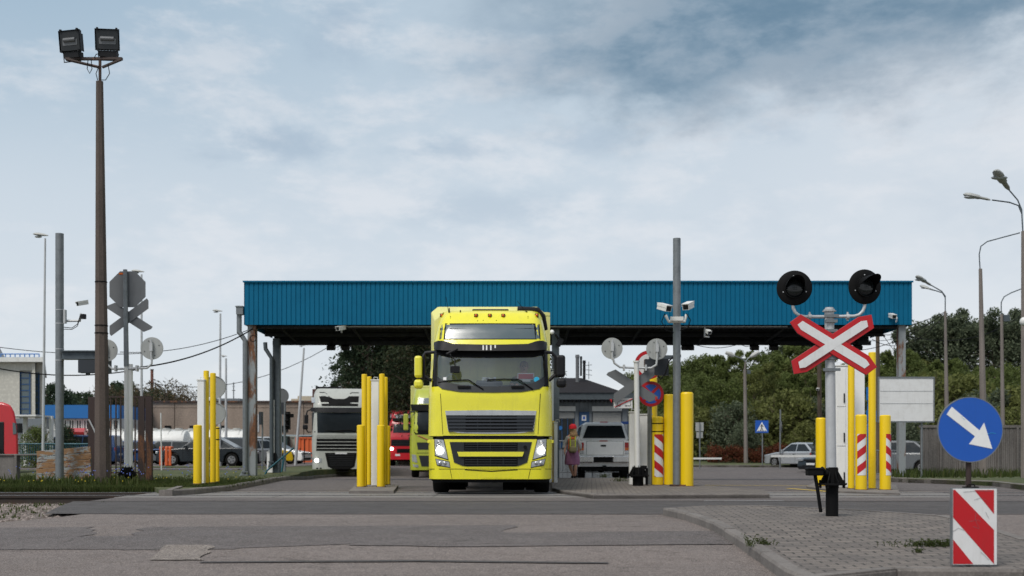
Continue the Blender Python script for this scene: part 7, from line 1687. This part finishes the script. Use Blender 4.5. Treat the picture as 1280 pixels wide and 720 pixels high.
# white van sliver and scaffold behind
t = thing('metal_rack', (X(505, 74), 74, 0), 'thin grey metal frame rack rising above the red lorry', 'rack'); mb = MB()
for px in (496, 503, 510, 517): mb.tube([W(px, 570, 74), W(px, 487, 74)], .04, 5)
for py in (488, 492.5): mb.tube([W(494, py, 74), W(520, py, 74)], .035, 5)
mb.build('frame', D['galv'], t)

# ================= cars
CARC = {}
def car(label, x, y, z, yaw, col, kind='saloon', Lc=4.4, Wc=1.75, Hc=1.43, group=None, name='parked_car', lights=False, scale=1):
    """built facing -x at origin, then rotated"""
    t = thing(name, (0, 0, 0), label, 'car', group); h = Wc/2
    gcl = .18; belt = Hc*.62; hood = Hc*.55
    if kind == 'saloon': P_ = [(-Lc/2, .32), (-Lc/2+.03, .5), (-Lc/2+.12, hood-.06), (-Lc/2+.9, hood+.07), (-Lc/2+1.25, belt), (Lc/2-.75, belt+.02), (Lc/2-.08, belt-.02), (Lc/2, .62), (Lc/2-.02, .32)]; Rf = [(-Lc/2+1.15, belt-.02), (-Lc/2+1.95, Hc-.04), (-Lc/2+2.4, Hc), (-Lc/2+3.0, Hc-.02), (Lc/2-.65, belt)]
    elif kind == 'hatch': P_ = [(-Lc/2, .32), (-Lc/2+.03, .5), (-Lc/2+.12, hood-.06), (-Lc/2+.85, hood+.07), (-Lc/2+1.1, belt), (Lc/2-.12, belt+.02), (Lc/2, .62), (Lc/2-.02, .32)]; Rf = [(-Lc/2+1.0, belt-.02), (-Lc/2+1.8, Hc-.04), (-Lc/2+2.3, Hc), (Lc/2-.75, Hc-.05), (Lc/2-.10, belt)]
    else: P_ = [(-Lc/2, .35), (-Lc/2+.02, .6), (-Lc/2+.15, hood), (-Lc/2+.5, belt), (Lc/2-.04, belt), (Lc/2, .6), (Lc/2, .35)]; Rf = [(-Lc/2+.45, belt-.02), (-Lc/2+1.15, Hc-.06), (-Lc/2+1.5, Hc), (Lc/2-.2, Hc-.02), (Lc/2-.05, belt)]
    wx = (-Lc/2+.82, Lc/2-.85); rw = .31; bot = []
    for xx in (wx[1], wx[0]):
        bot.append((xx+rw+.08, gcl+.02)); 
        for k in range(7): a = math.pi*k/6; bot.append((xx+(rw+.06)*math.cos(a), .31+(rw+.06)*math.sin(a)*1.0))
        bot.append((xx-rw-.08, gcl+.02))
    prof = P_+[(Lc/2-.1, gcl)]+bot+[(-Lc/2+.08, gcl)]
    mb = MB(); mb.prism(prof, -h, h); body = mb.build('body', col, t, bevel=.045, smooth=True)
    ti = .20; n = len(Rf); mb = MB()
    def inset(z): return h-.05-ti*max(0, (z-belt)/(Hc-belt))
    vs = [(a, -inset(b), b) for a, b in Rf]+[(a, inset(b), b) for a, b in Rf]; fs = [tuple(range(n)), tuple(range(n, 2*n))[::-1]]+[(i, i+n, i+1+n, i+1) for i in range(n-1)]+[(n-1, 2*n-1, n, 0)]
    mb.add(vs, fs); mb.build('roof', col, t, bevel=.03, smooth=True)
    # glazing
    gl = D['glass_dark']; zt_ = Hc-.10; zb_ = belt+.04
    def xat(edge, z):
        (a, za), (b, zb2) = edge; return lerp(a, b, (z-za)/(zb2-za))
    fe, re_ = (Rf[0], Rf[1]), (Rf[-1], Rf[-2])
    xf0, xf1 = xat(fe, zb_)+.14, xat(fe, zt_)+.12; xr0, xr1 = xat(re_, zb_)-.16, xat(re_, zt_)-.12; xm = lerp(xf1, xr1, .48)
    for sy in (-1, 1):
        for (a0, a1, b0, b1) in ((xf0, xf1, xm-.03, xm-.03), (xm+.03, xm+.03, xr0, xr1)):
            mb = MB(); vs = [(a0, sy*(inset(zb_)+.004), zb_), (b0, sy*(inset(zb_)+.004), zb_), (b1, sy*(inset(zt_)+.004), zt_), (a1, sy*(inset(zt_)+.004), zt_)]; vs += [(x, y-sy*.02, z) for x, y, z in vs]; mb.add(vs, [(0, 1, 2, 3), (7, 6, 5, 4), (0, 4, 5, 1), (1, 5, 6, 2), (2, 6, 7, 3), (3, 7, 4, 0)]); mb.build('side_window', gl, t)
    for e, s, nm in ((fe, -1, 'windscreen'), (re_, 1, 'rear_window')):
        z0, z1 = belt+.05, Hc-.09; x0_, x1_ = xat(e, z0)+s*.012, xat(e, z1)+s*.012; mb = MB(); vs = [(x0_, -inset(z0)+.05, z0), (x0_, inset(z0)-.05, z0), (x1_, inset(z1)-.05, z1), (x1_, -inset(z1)+.05, z1)]; vs += [(x-s*.03, y, z) for x, y, z in vs]; mb.add(vs, [(0, 1, 2, 3), (7, 6, 5, 4), (0, 4, 5, 1), (1, 5, 6, 2), (2, 6, 7, 3), (3, 7, 4, 0)]); mb.build(nm, gl, t)
    for sy in (-1, 1):
        mb = MB(); mb.box(-Lc/2-.01, -Lc/2+.25, sy*(h-.18)-.15, sy*(h-.18)+.15, hood-.20, hood-.06) ; mb.build('headlight', D['lamp_glass'], t, bevel=.03)
        mb = MB(); mb.box(Lc/2-.16, Lc/2+.012, sy*(h-.14)-.13, sy*(h-.14)+.13, belt-.26, belt-.08); mb.build('tail_light', D['tail_red'], t, bevel=.02)
        mb = MB(); mb.box(xf0+.05, xf0+.2, sy*(h+.08)-.08, sy*(h+.08)+.08, belt, belt+.13); mb.build('wing_mirror', col, t, bevel=.02)
        for i, xx in enumerate(wx):
            mb = MB(); n_ = 22; rings = []
            for a, b in ((-.1, rw*.6), (-.1, rw*.95), (-.07, rw), (.07, rw), (.1, rw*.95), (.1, rw*.6)): rings.append([(xx+b*math.cos(2*math.pi*j/n_), sy*(h-.115)+a, rw+b*math.sin(2*math.pi*j/n_)) for j in range(n_)])
            mb.loft(rings); w_ = mb.build('wheel', D['rubber'], t, smooth=True)
            mb = MB(); yo = sy*(h-.01); mb.cyl((xx, yo-sy*.01, rw), (xx, yo+sy*.004, rw), rw*.62, rw*.60, 22)
            r1 = mb.build('rim', D['rim'], w_); mb = MB()
            for k in range(5): a = 2*math.pi*k/5+.6; mb.obox((xx+rw*.36*math.cos(a), yo+sy*.006, rw+rw*.36*math.sin(a)), (rw*.22, .006, rw*.16), Matrix.Rotation(-a, 3, 'Y'))
            mb.build('spoke_gap', D['black'], w_)
        mb = MB()
        for xx in (xm, xr0+.05, xf0-.02): mb.box(xx-.006, xx+.006, sy*h-.002 if sy > 0 else sy*h-.003, sy*h+.003 if sy > 0 else sy*h+.002, gcl+.15, belt-.03)
        mb.box(xm+.1-.3, xm+.1-.16, sy*h-.0, sy*h+sy*.02, belt-.14, belt-.11) if sy > 0 else mb.box(xm-.2, xm-.06, sy*h-.02, sy*h, belt-.14, belt-.11)
        mb.build('door_seam', D['black'], t)
    mb = MB(); mb.box(-Lc/2-.03, -Lc/2+.02, -h*.6, h*.6, .25, .38); mb.box(-Lc/2-.028, -Lc/2+.02, -h*.45, h*.45, hood-.2, hood-.12); mb.build('bumper_grille', D['black_plastic'], t)
    mb = MB(); mb.box(Lc/2-.005, Lc/2+.02, -.26, .26, .55, .66); mb.box(-Lc/2-.04, -Lc/2-.03, -.26, .26, .40, .50); mb.build('number_plate', D['white_sign'], t)
    t.location = (x, y, z); t.rotation_euler = (0, 0, yaw); t.scale = (scale,)*3
    return t
cz_ = .165
car('dark saloon car parked facing left behind the left yellow bollards', X(253, 56), 56.8, .2, 0, D['car_dark'], Lc=4.6)
car('dark hatchback seen from the rear right of the dark saloon', X(284, 58), 59.5, cz_, R(115), D['car_dark'], 'hatch', Lc=4., Hc=1.5)
car('silver hatchback between the dark hatchback and the yellow car', X(299, 60), 61., cz_, R(60), D['car_silver'], 'hatch', Lc=4.)
car('bright yellow hatchback parked left of the rusty canopy column', X(311, 66), 68., cz_, R(-150), D['car_yellow'], 'hatch', Lc=4., Hc=1.5)
car('white saloon parked behind the rusty canopy column', X(338, 70), 71, cz_, R(170), D['car_white'])
car('dark grey car parked far left behind the rusty gate bars', X(196, 66), 68, cz_, 0, D['car_grey'], 'hatch')
car('small silver car behind the orange blocks', X(232, 76), 78, cz_, R(20), D['car_silver'], 'hatch')
car('blue car seen through the rusty gate bars', X(150, 66), 68, cz_, 0, D['car_blue'], 'hatch')
car('white car behind the blue railing at left', X(117, 70), 72, cz_, 0, D['car_white'])
car('blue van body low behind the blue railing near the plank panel', X(92, 64), 65, .165, 0, D['car_blue'], 'van', Lc=4.6, Hc=1.7)
car('dark teal van with side windows behind the parked white saloon', X(362, 88), 90, cz_, R(8), paint('van_teal', (.25, .3, .32), .35, dirt=.2), 'van', Lc=5., Hc=2.1, Wc=1.9)
car('grey people carrier parked in front of the brown building', X(318, 84), 86, cz_, 0, D['car_silver'], 'van', Lc=4.8, Hc=1.9, Wc=1.9)
car('dark car parked far beyond the widest bollard by the square sign back', X(874, 100), 100, .66, 0, D['car_dark'], Lc=4., Hc=1.3)
car('silver saloon driving left beyond the right bollards', X(1009, 64), 65, gz(64)+.006, R(-58), D['car_silver'], Lc=4.4, name='silver_car')
car('dark car nose peeking out behind the plain right bollard', X(1047, 57), 57, gz(55)+.006, R(35), D['car_dark'], 'hatch', Lc=4.)
car('dark estate car behind the pale railing right of the striped bollards', X(1134, 54), 55.5, gz(55), R(150), D['car_grey'], 'van', Lc=4.3, Hc=1.6)
car('black car mostly hidden behind the white cabinets', X(1085, 56), 58, gz(56), R(170), D['car_dark'], 'van', Lc=4.4, Hc=1.7)
car('parked white estate car seen behind the tall yellow tubes', X(1100, 68), 72, gz(60), R(180), D['car_white'], 'van', Lc=4.4, Hc=1.7)

# tank trailers
for i, (px, Lp, Y) in enumerate(((150, 60, 92), (208, 56, 90), (254, 52, 92), (296, 50, 90))):
    t = thing('tank_trailer', (X(px, Y), Y, .165), ['far left cream tank trailer behind the rusty gate', 'second cream tank trailer, above the orange blocks', 'third cream tank trailer, above the dark saloon', 'rightmost cream tank trailer left of the people carrier'][i], 'tanker')
    mb = MB(); Lm = Lp*Y/F; cx = X(px, Y); rr = 1.05; zc = Z(554, Y); rings = []
    for u, k_ in ((-.5, .3), (-.49, .75), (-.46, .95), (-.40, 1), (.40, 1), (.46, .95), (.49, .75), (.5, .3)): rings.append([(cx+u*Lm, Y+rr*1.1*k_*math.cos(2*math.pi*j/20), zc+rr*k_*math.sin(2*math.pi*j/20)) for j in range(20)])
    mb.loft(rings); mb.build('tank', D['white_paint'], t, smooth=True)
    mb = MB()
    for u in (-.28, 0, .28): mb.cyl((cx+u*Lm, Y, zc+rr-.05), (cx+u*Lm, Y, zc+rr+.14), .3, .28, 14)
    mb.box(cx-.38*Lm, cx+.38*Lm, Y-.5, Y-.44, zc+rr+.0, zc+rr+.06)
    mb.build('hatch', D['lamp_grey'], t)
    mb = MB(); mb.box(cx-.48*Lm, cx+.48*Lm, Y-.4, Y+.4, .9, zc-rr*.8); mb.box(cx-.3*Lm, cx-.28*Lm, Y-1., Y-.8, .2, 1); mb.build('chassis', D['black'], t)
    for yy in (cx+.2*Lm, cx+.36*Lm):
        mb = MB(); mb.cyl((yy, Y-1.1, .67), (yy, Y-.8, .67), .5, .5, 20); w_ = mb.build('wheel', D['rubber'], t); mb = MB(); mb.cyl((yy, Y-1.12, .67), (yy, Y-1.1, .67), .27, .27, 16); mb.build('rim', D['rim'], w_)
    mb = MB(); 
    for u in (-.3, .1, .4): mb.cyl((cx+u*Lm, Y, zc), (cx+u*Lm+.05, Y, zc), rr*1.06, rr*1.06, 20)
    mb.build('band', D['lamp_grey'], t)
# containers
def container(a, b, top, Y, mat, label):
    t = thing('shipping_container', (X((a+b)/2, Y), Y, .165), label, 'container'); xa, xb = X(a, Y), X(b, Y); zt_ = Z(top, Y); mb = MB(); pts = []; x = xa
    while x < xb:
        for f_, d in ((0, 0), (.07, .04), (.15, .04), (.22, 0)): pts.append((min(xb, x+f_), Y+d))
        x += .3
    n = len(pts); mb.add([(p, q, .3) for p, q in pts]+[(p, q, zt_-.1) for p, q in pts], [(i, i+1, i+1+n, i+n) for i in range(n-1)]); mb.box(xa, xb, Y+.06, Y+2.4, .3, zt_-.1); mb.build('walls', mat, t)
    mb = MB(); mb.box(xa-.04, xb+.04, Y-.03, Y+2.45, zt_-.1, zt_); mb.box(xa-.04, xb+.04, Y-.03, Y+2.45, .165, .3); mb.box(xa-.05, xa+.05, Y-.032, Y+.05, .3, zt_-.1); mb.box(xb-.05, xb+.05, Y-.032, Y+.05, .3, zt_-.1); mb.build('frame', mat, t)
container(370, 392, 546.5, 82, D['orange'], 'orange red shipping container just left of the white lorry')
container(359, 369.5, 545, 84, D['container_grey'], 'pale grey green container beside the orange one')
container(348, 358, 545, 83, D['container_green'], 'dark green container behind the rear canopy column')
for px, top in ((380.5, 549), (375, 560)):
    mb = MB(); mb.cyl((X(px, 70), 70, .1), W(px, top, 70), .03, .03, 6); tag(mb.build('fence_stake', D['black']), 'thin dark stake in front of the orange container', 'stake', 'stakes before the orange container')
# red lorry cab at the far left
Y5 = 40; t = thing('lorry', (X(10, Y5), Y5, .1), 'red lorry cab in profile cut off by the left edge of the photo', 'lorry')
pr = [(-30, 503), (2, 502.5), (6, 503.5), (13, 506), (18, 515), (21, 530), (22.5, 545), (23, 566), (22, 582), (-30, 582)]
pp = [W(a, b, Y5) for a, b in pr]; mb = MB(); mb.prism([(p.x, p.z) for p in pp], Y5, Y5+2.4); mb.build('cab_body', D['truck_red'], t, bevel=.08, smooth=True)
mb = MB(); a, b = W(-30, 527, Y5), W(5.5, 568, Y5); mb.box(a.x, b.x, Y5-.015, Y5+.05, b.z, a.z); mb.build('side_panel', D['black_plastic'], t, bevel=.03)
mb = MB(); pp = [W(a, b, Y5) for a, b in ((16, 528), (19.5, 529), (21, 542), (16.5, 543))]; mb.prism([(p.x, p.z) for p in pp], Y5-.02, Y5+.0); mb.build('side_window', D['glass_roof'], t)
mb = MB(); a, b = W(22.5, 529, Y5-.3), W(26, 541, Y5-.3); mb.box(a.x, b.x, Y5-.4, Y5-.15, b.z, a.z); mb.tube([W(20, 530, Y5-.1), W(24, 530, Y5-.3)], .03, 6); mb.build('mirror', D['black_plastic'], t, bevel=.03)
for px in (-6,): 
    mb = MB(); mb.cyl((X(px-3, Y5), Y5-.02, .6), (X(px-3, Y5), Y5+.3, .6), .48, .48, 24); mb.build('wheel', D['rubber'], t)

skew(t, X(22.5, Y5), Y5)
# ================= pickup
Y6 = 40.0; zg6 = gz(Y6); k6 = Y6/F; pk = thing('pickup_truck', (X(755.5, Y6), Y6, zg6), 'white pickup with a hard top seen from behind, stopped at the booth', 'pickup'); xc = X(755.5, Y6)
def ring6(y, w0, z0, w1, z1, w2, z2, r_=.05): # half widths at bottom, belt, roof
    return [(xc-w0, y, z0), (xc-w1, y, lerp(z0, z1, .5)), (xc-w1, y, z1), (xc-w2, y, z2-.06), (xc-w2+.08, y, z2), (xc+w2-.08, y, z2), (xc+w2, y, z2-.06), (xc+w1, y, z1), (xc+w1, y, lerp(z0, z1, .5)), (xc+w0, y, z0)]
zB, zBelt, zTop = Z(581.5, Y6), Z(550, Y6), Z(528, Y6)
mb = MB(); mb.loft([ring6(Y6, .86, zB+.08, .88, zBelt-.02, .87, zBelt), ring6(Y6+.06, .9, zB-.05, .92, zBelt-.03, .91, zBelt+.0), ring6(Y6+4.6, .9, zB-.05, .92, zBelt-.03, .88, zBelt)]); mb.build('body', D['car_white'], pk, bevel=.02, smooth=True)
mb = MB(); ra = lambda y, w1, w2, zt_: [(xc-w1, y, zBelt+.002), (xc-w2, y, zt_-.07), (xc-w2+.1, y, zt_), (xc+w2-.1, y, zt_), (xc+w2, y, zt_-.07), (xc+w1, y, zBelt+.002)]
mb.loft([ra(Y6+.02, .89, .86, zBelt+.05), ra(Y6+.33, .88, .72, zTop-.02), ra(Y6+.6, .88, .73, zTop+.02), ra(Y6+2.9, .88, .72, zTop), ra(Y6+3.7, .88, .8, zBelt+.1)]); mb.build('hard_top', D['car_white'], pk, bevel=.02, smooth=True)
def p6(px, py, d=0.): # on the sloping rear glass
    z = Z(py, Y6+.1); u = max(0, (z-zBelt)/(zTop-zBelt)); Y = Y6-.03+.31*u-.02+d; return Vector((X(px, Y), Y, Z(py, Y)))
mb = MB(); q = [p6(728.5, 547.5), p6(782, 547.5), p6(777, 532), p6(734.5, 532)]; mb.add(q+[v+Vector((0, .03, 0)) for v in q], [(0, 1, 2, 3), (0, 4, 5, 1), (1, 5, 6, 2), (2, 6, 7, 3), (3, 7, 4, 0)]); mb.build('rear_window', D['glass_dark'], pk)
mb = MB(); q = [W(750, 545.5, Y6-.02), W(758, 546.5, Y6-.02)]; mb.box(q[0].x, q[1].x, Y6-.0, Y6+.05, q[1].z, q[0].z); mb.build('window_latch', D['black'], pk)
for (a, b, c_, d, m, nm, off) in ((749.5, 550.6, 759.5, 551.8, 'tail_red', 'brake_light', .02), (751, 556, 757.5, 558.2, 'dark_plastic', 'tailgate_handle', .02), (750, 527, 759.5, 528.2, 'tail_red', 'roof_brake_light', -.35)):
    p, q = W(a, b, Y6-off), W(c_, d, Y6-off); mb = MB(); mb.box(p.x, q.x, Y6-off, Y6-off+.05, q.z, p.z); mb.build(nm, D[m], pk)
mb = MB(); p, q = W(733, 551.2, Y6), W(779.5, 569, Y6); 
for (x0_, x1_, z0_, z1_) in ((p.x, q.x, p.z-.012, p.z), (p.x, q.x, q.z, q.z+.012), (p.x, p.x+.012, q.z, p.z), (q.x-.012, q.x, q.z, p.z)): mb.box(x0_, x1_, Y6-.004, Y6+.03, z0_, z1_)
mb.build('tailgate_seam', D['sign_grey'], pk)
for s in (-1, 1):
    a, b = (781, 786.2) if s > 0 else (725, 729.8); p = W(a, 553, Y6-.02)
    for nm, t0, t1, m in (('tail_light', 553, 559.5, 'tail_red'), ('indicator', 559.6, 563, 'amber'), ('reversing_light', 563.1, 567.5, 'lamp_glass')):
        if s < 0 and t0 > 566: continue
        mb = MB(); mb.box(X(a, Y6-.02), X(b, Y6-.02), Y6-.025, Y6+.15, Z(t1, Y6), Z(t0, Y6)); mb.build(nm, D[m], pk, bevel=.01)
mb = MB(); p, q = W(723.5, 570, Y6-.15), W(787, 578, Y6-.15); mb.box(p.x, W(742, 0, Y6-.15).x, Y6-.15, Y6+.1, q.z, p.z); mb.box(W(766, 0, Y6-.15).x, q.x, Y6-.15, Y6+.1, q.z, p.z); mb.box(p.x, q.x, Y6-.12, Y6+.1, p.z-.05, p.z); mb.build('rear_bumper', D['chrome'], pk, bevel=.03)
mb = MB(); p, q = W(742.5, 571.5, Y6-.1), W(765.5, 578, Y6-.1); mb.box(p.x, q.x, Y6-.08, Y6+.1, q.z, p.z); mb.build('number_plate_recess', D['black'], pk)
mb = MB(); mb.box(xc-.8, xc+.8, Y6+.1, Y6+4.5, Z(588, Y6), zB+.1); mb.box(xc-.6, xc+.6, Y6+.8, Y6+1., zg6+.3, zg6+.5); mb.tube([(xc-.75, Y6+.95, zg6+.38), (xc+.75, Y6+.95, zg6+.38)], .06, 8); mb.ell((xc-.05, Y6+.95, zg6+.4), .16, .16, .16, 10, 6); mb.box(xc-.06, xc+.06, Y6-.1, Y6+.2, zg6+.42, zg6+.52); mb.build('underbody', D['black'], pk)
for s in (-1, 1):
    for yy in (Y6+.95, Y6+4.0): wheel(pk, xc+s*.76, yy, zg6+.36, .36, .25, s)
    mb = MB(); mb.box(xc+s*.78-.13, xc+s*.78+.13, Y6+.5, Y6+.52, zg6+.2, zg6+.62); mb.build('mud_flap', D['black'], pk)
mb = MB(); mb.box(X(777, Y6+2.6), X(788, Y6+2.6), Y6+2.5, Y6+2.8, Z(530, Y6+2.6), Z(527, Y6+2.6)); mb.build('beacon_bar', D['blue_sign'], pk)
for s in (-1, 1): mb = MB(); mb.add([(xc+s*.895, Y6+.5, zBelt+.06), (xc+s*.895, Y6+2.3, zBelt+.06), (xc+s*.765, Y6+2.3, zTop-.12), (xc+s*.765, Y6+.7, zTop-.12)], [(0, 1, 2, 3)]); mb.build('side_window', D['glass_dark'], pk)

# ================= woman walking away
Y7 = 34.6; x7 = X(717, Y7); g7 = gz(Y7)+.085; h7 = 1.70
pw = thing('person', (x7, Y7, g7), 'woman walking away in red cap, hi vis backpack and purple skirt beside the pickup', 'person')
def w7(px, py, d=0.): return (X(px, Y7+d), Y7+d, Z(py, Y7+d))
zf7 = g7
V = [w7(715.5, 566), w7(715.5, 556), w7(715.5, 546), w7(715.8, 541.8), w7(716, 536.5), w7(716.1, 534),      # pelvis..head 0-5
     w7(712.6, 568, .0), w7(712.5, 582, .02), (X(716.8, Y7+.06), Y7+.06, Z(594.5, Y7)), (X(715.6, Y7+.02), Y7+.02, zf7+.045), (X(715, Y7), Y7-.12+.2, zf7+.03), # left leg 6-10
     w7(718.5, 568, -.02), w7(719.4, 582, -.10), (X(718.9, Y7-.02), Y7+.0, Z(593, Y7)), (X(718.6, Y7), Y7+.02, zf7+.05+.0), (X(718.8, Y7), Y7+.20, zf7+.03),
     w7(710.5, 546.5), w7(707.5, 555, .0), w7(706, 563, -.1), w7(706, 565.5, -.15), w7(720.8, 546.5), w7(723.5, 555), w7(723.8, 564, .05), w7(722.8, 567, .08)]
E = [(0, 1), (1, 2), (2, 3), (3, 4), (4, 5), (0, 6), (6, 7), (7, 8), (8, 9), (9, 10), (0, 11), (11, 12), (12, 13), (13, 14), (14, 15), (2, 16), (16, 17), (17, 18), (18, 19), (2, 20), (20, 21), (21, 22), (22, 23)]
RD = [.13, .12, .13, .05, .085, .08, .085, .062, .045, .032, .028, .085, .062, .045, .032, .028, .06, .045, .035, .03, .06, .045, .035, .03]
person_body(V, E, RD, 'body', D['skin'], pw)
# jacket
V = [w7(715.5, 567), w7(715.5, 556), w7(715.5, 546.2), w7(710.0, 547.5), w7(706, 555.5), w7(704.6, 561.5, -.08), w7(721.2, 547.5), w7(725, 555.5), w7(725.6, 562.5, .04)]
person_body(V, [(0, 1), (1, 2), (2, 3), (3, 4), (4, 5), (2, 6), (6, 7), (7, 8)], [.19, .165, .15, .085, .068, .05, .085, .068, .05], 'jacket', D['fabric_grey'], pw)
# skirt
mb = MB(); rings = []
for py, rx, ry in ((563, .155, .13), (567, .20, .17), (572, .22, .18), (577, .235, .19), (580.5, .225, .18), (581, .205, .165)):
    cz2 = Z(py, Y7); rings.append([(x7-.04+rx*math.cos(2*math.pi*j/36)*(1+.035*math.sin(j*2.1)), Y7+ry*math.sin(2*math.pi*j/36)*(1+.035*math.cos(j*1.7)), cz2+.01*math.sin(j*1.3)) for j in range(36)])
mb.loft(rings, caps=True); mb.build('skirt', D['fabric_purple'], pw, smooth=True)
c = Vector(w7(716.1, 534.5)); mb = MB(); rings = []
for z, r_ in ((-.035, .112), (0, .116), (.05, .108), (.09, .08), (.115, .03)): rings.append([(c.x+r_*math.cos(2*math.pi*j/20), c.y+r_*1.08*math.sin(2*math.pi*j/20), c.z+z) for j in range(20)])
mb.loft(rings); mb.ell((c.x-.05, c.y-.11, c.z-.03), .08, .07, .012, 12, 5); mb.build('cap', D['fabric_red'], pw, smooth=True)
mb = MB()
rs = random.Random(3)
for i in range(45):
    a = rs.uniform(-2.9, -.2) ; x = c.x+.095*math.cos(a); y = c.y-.0+.095*math.sin(a); mb.tube([(x, y, c.z-.03), (x*1+rs.uniform(-.03, .03), y-.02, c.z-.16), (x+rs.uniform(-.07, .07), y-.06, c.z-.25+rs.uniform(-.05, .03))], [.018, .015, .004], 5)
mb.build('hair', paint('hair_fair', (.34, .21, .10), .7, dirt=.4, scale=25), pw)
p, q = w7(711.4, 549.5, -.2), w7(720.6, 566, -.2); mb = MB(); mb.box(p[0], q[0], Y7-.30, Y7-.13, q[2], p[2]); bg_ = mb.build('backpack', D['bag'], pw, bevel=.05)
p2, q2 = w7(712.6, 558, -.3), w7(719.4, 565, -.3); mb = MB(); mb.box(p2[0], q2[0], Y7-.36, Y7-.29, q2[2], p2[2]); mb.build('pocket', D['bag'], bg_, bevel=.03)
mb = MB(); 
for a, b in ((712.4, 713.4), (718.4, 719.4)): p, q = w7(a, 545.5, -.2), w7(b, 560, -.2); mb.box(p[0], q[0], Y7-.312, Y7-.10, q[2], p[2])
mb.build('hi_vis_strap', D['hi_vis'], bg_, bevel=.01); mb = MB()
for a, b, c_, d in ((710.2, 711.6, 548, 562), (713.2, 718.6, 546.5, 549)): p, q = w7(a, c_, -.16), w7(b, d, -.16); mb.box(p[0], q[0], Y7-.20, Y7-.08, q[2], p[2])
mb.build('orange_strap', D['orange'], bg_, bevel=.01)
for i, (xx, dy_) in enumerate(((715.4, 0), (718.8, 0))):
    mb = MB(); rings = []; zb2 = g7+.002
    for y, w_, h_ in ((-.12, .028, .05), (-.07, .038, .085), (0, .036, .07), (.08, .042, .05), (.13, .02, .03)): rings.append([(X(xx, Y7)+w_*math.cos(2*math.pi*j/12), Y7+y+.07, zb2+h_/2+h_/2*math.sin(2*math.pi*j/12)) for j in range(12)])
    mb.loft(rings); mb.build('shoe', D['black'], pw, smooth=True)
# hands (five fingers each)
for s, (hx, hy, hd) in ((-1, (706, 566.2, -.16)), (1, (722.8, 567.4, .08))):
    b0 = Vector(w7(hx, hy, hd)); mb = MB(); mb.ell(b0, .022, .038, .045, 10, 6)
    for j in range(4): o_ = Vector((-.0, -.028+j*.018, -.035)); mb.tube([b0+o_, b0+o_+Vector((-s*.004, -.002, -.03)), b0+o_+Vector((-s*.012, 0, -.05+.004*abs(j-1.5)))], [.009, .008, .006], 6)
    mb.tube([b0+Vector((0, -.03, .0)), b0+Vector((-s*.008, -.05, -.02)), b0+Vector((-s*.012, -.055, -.04))], [.010, .009, .007], 6); mb.build('hand', D['skin'], pw, smooth=True)
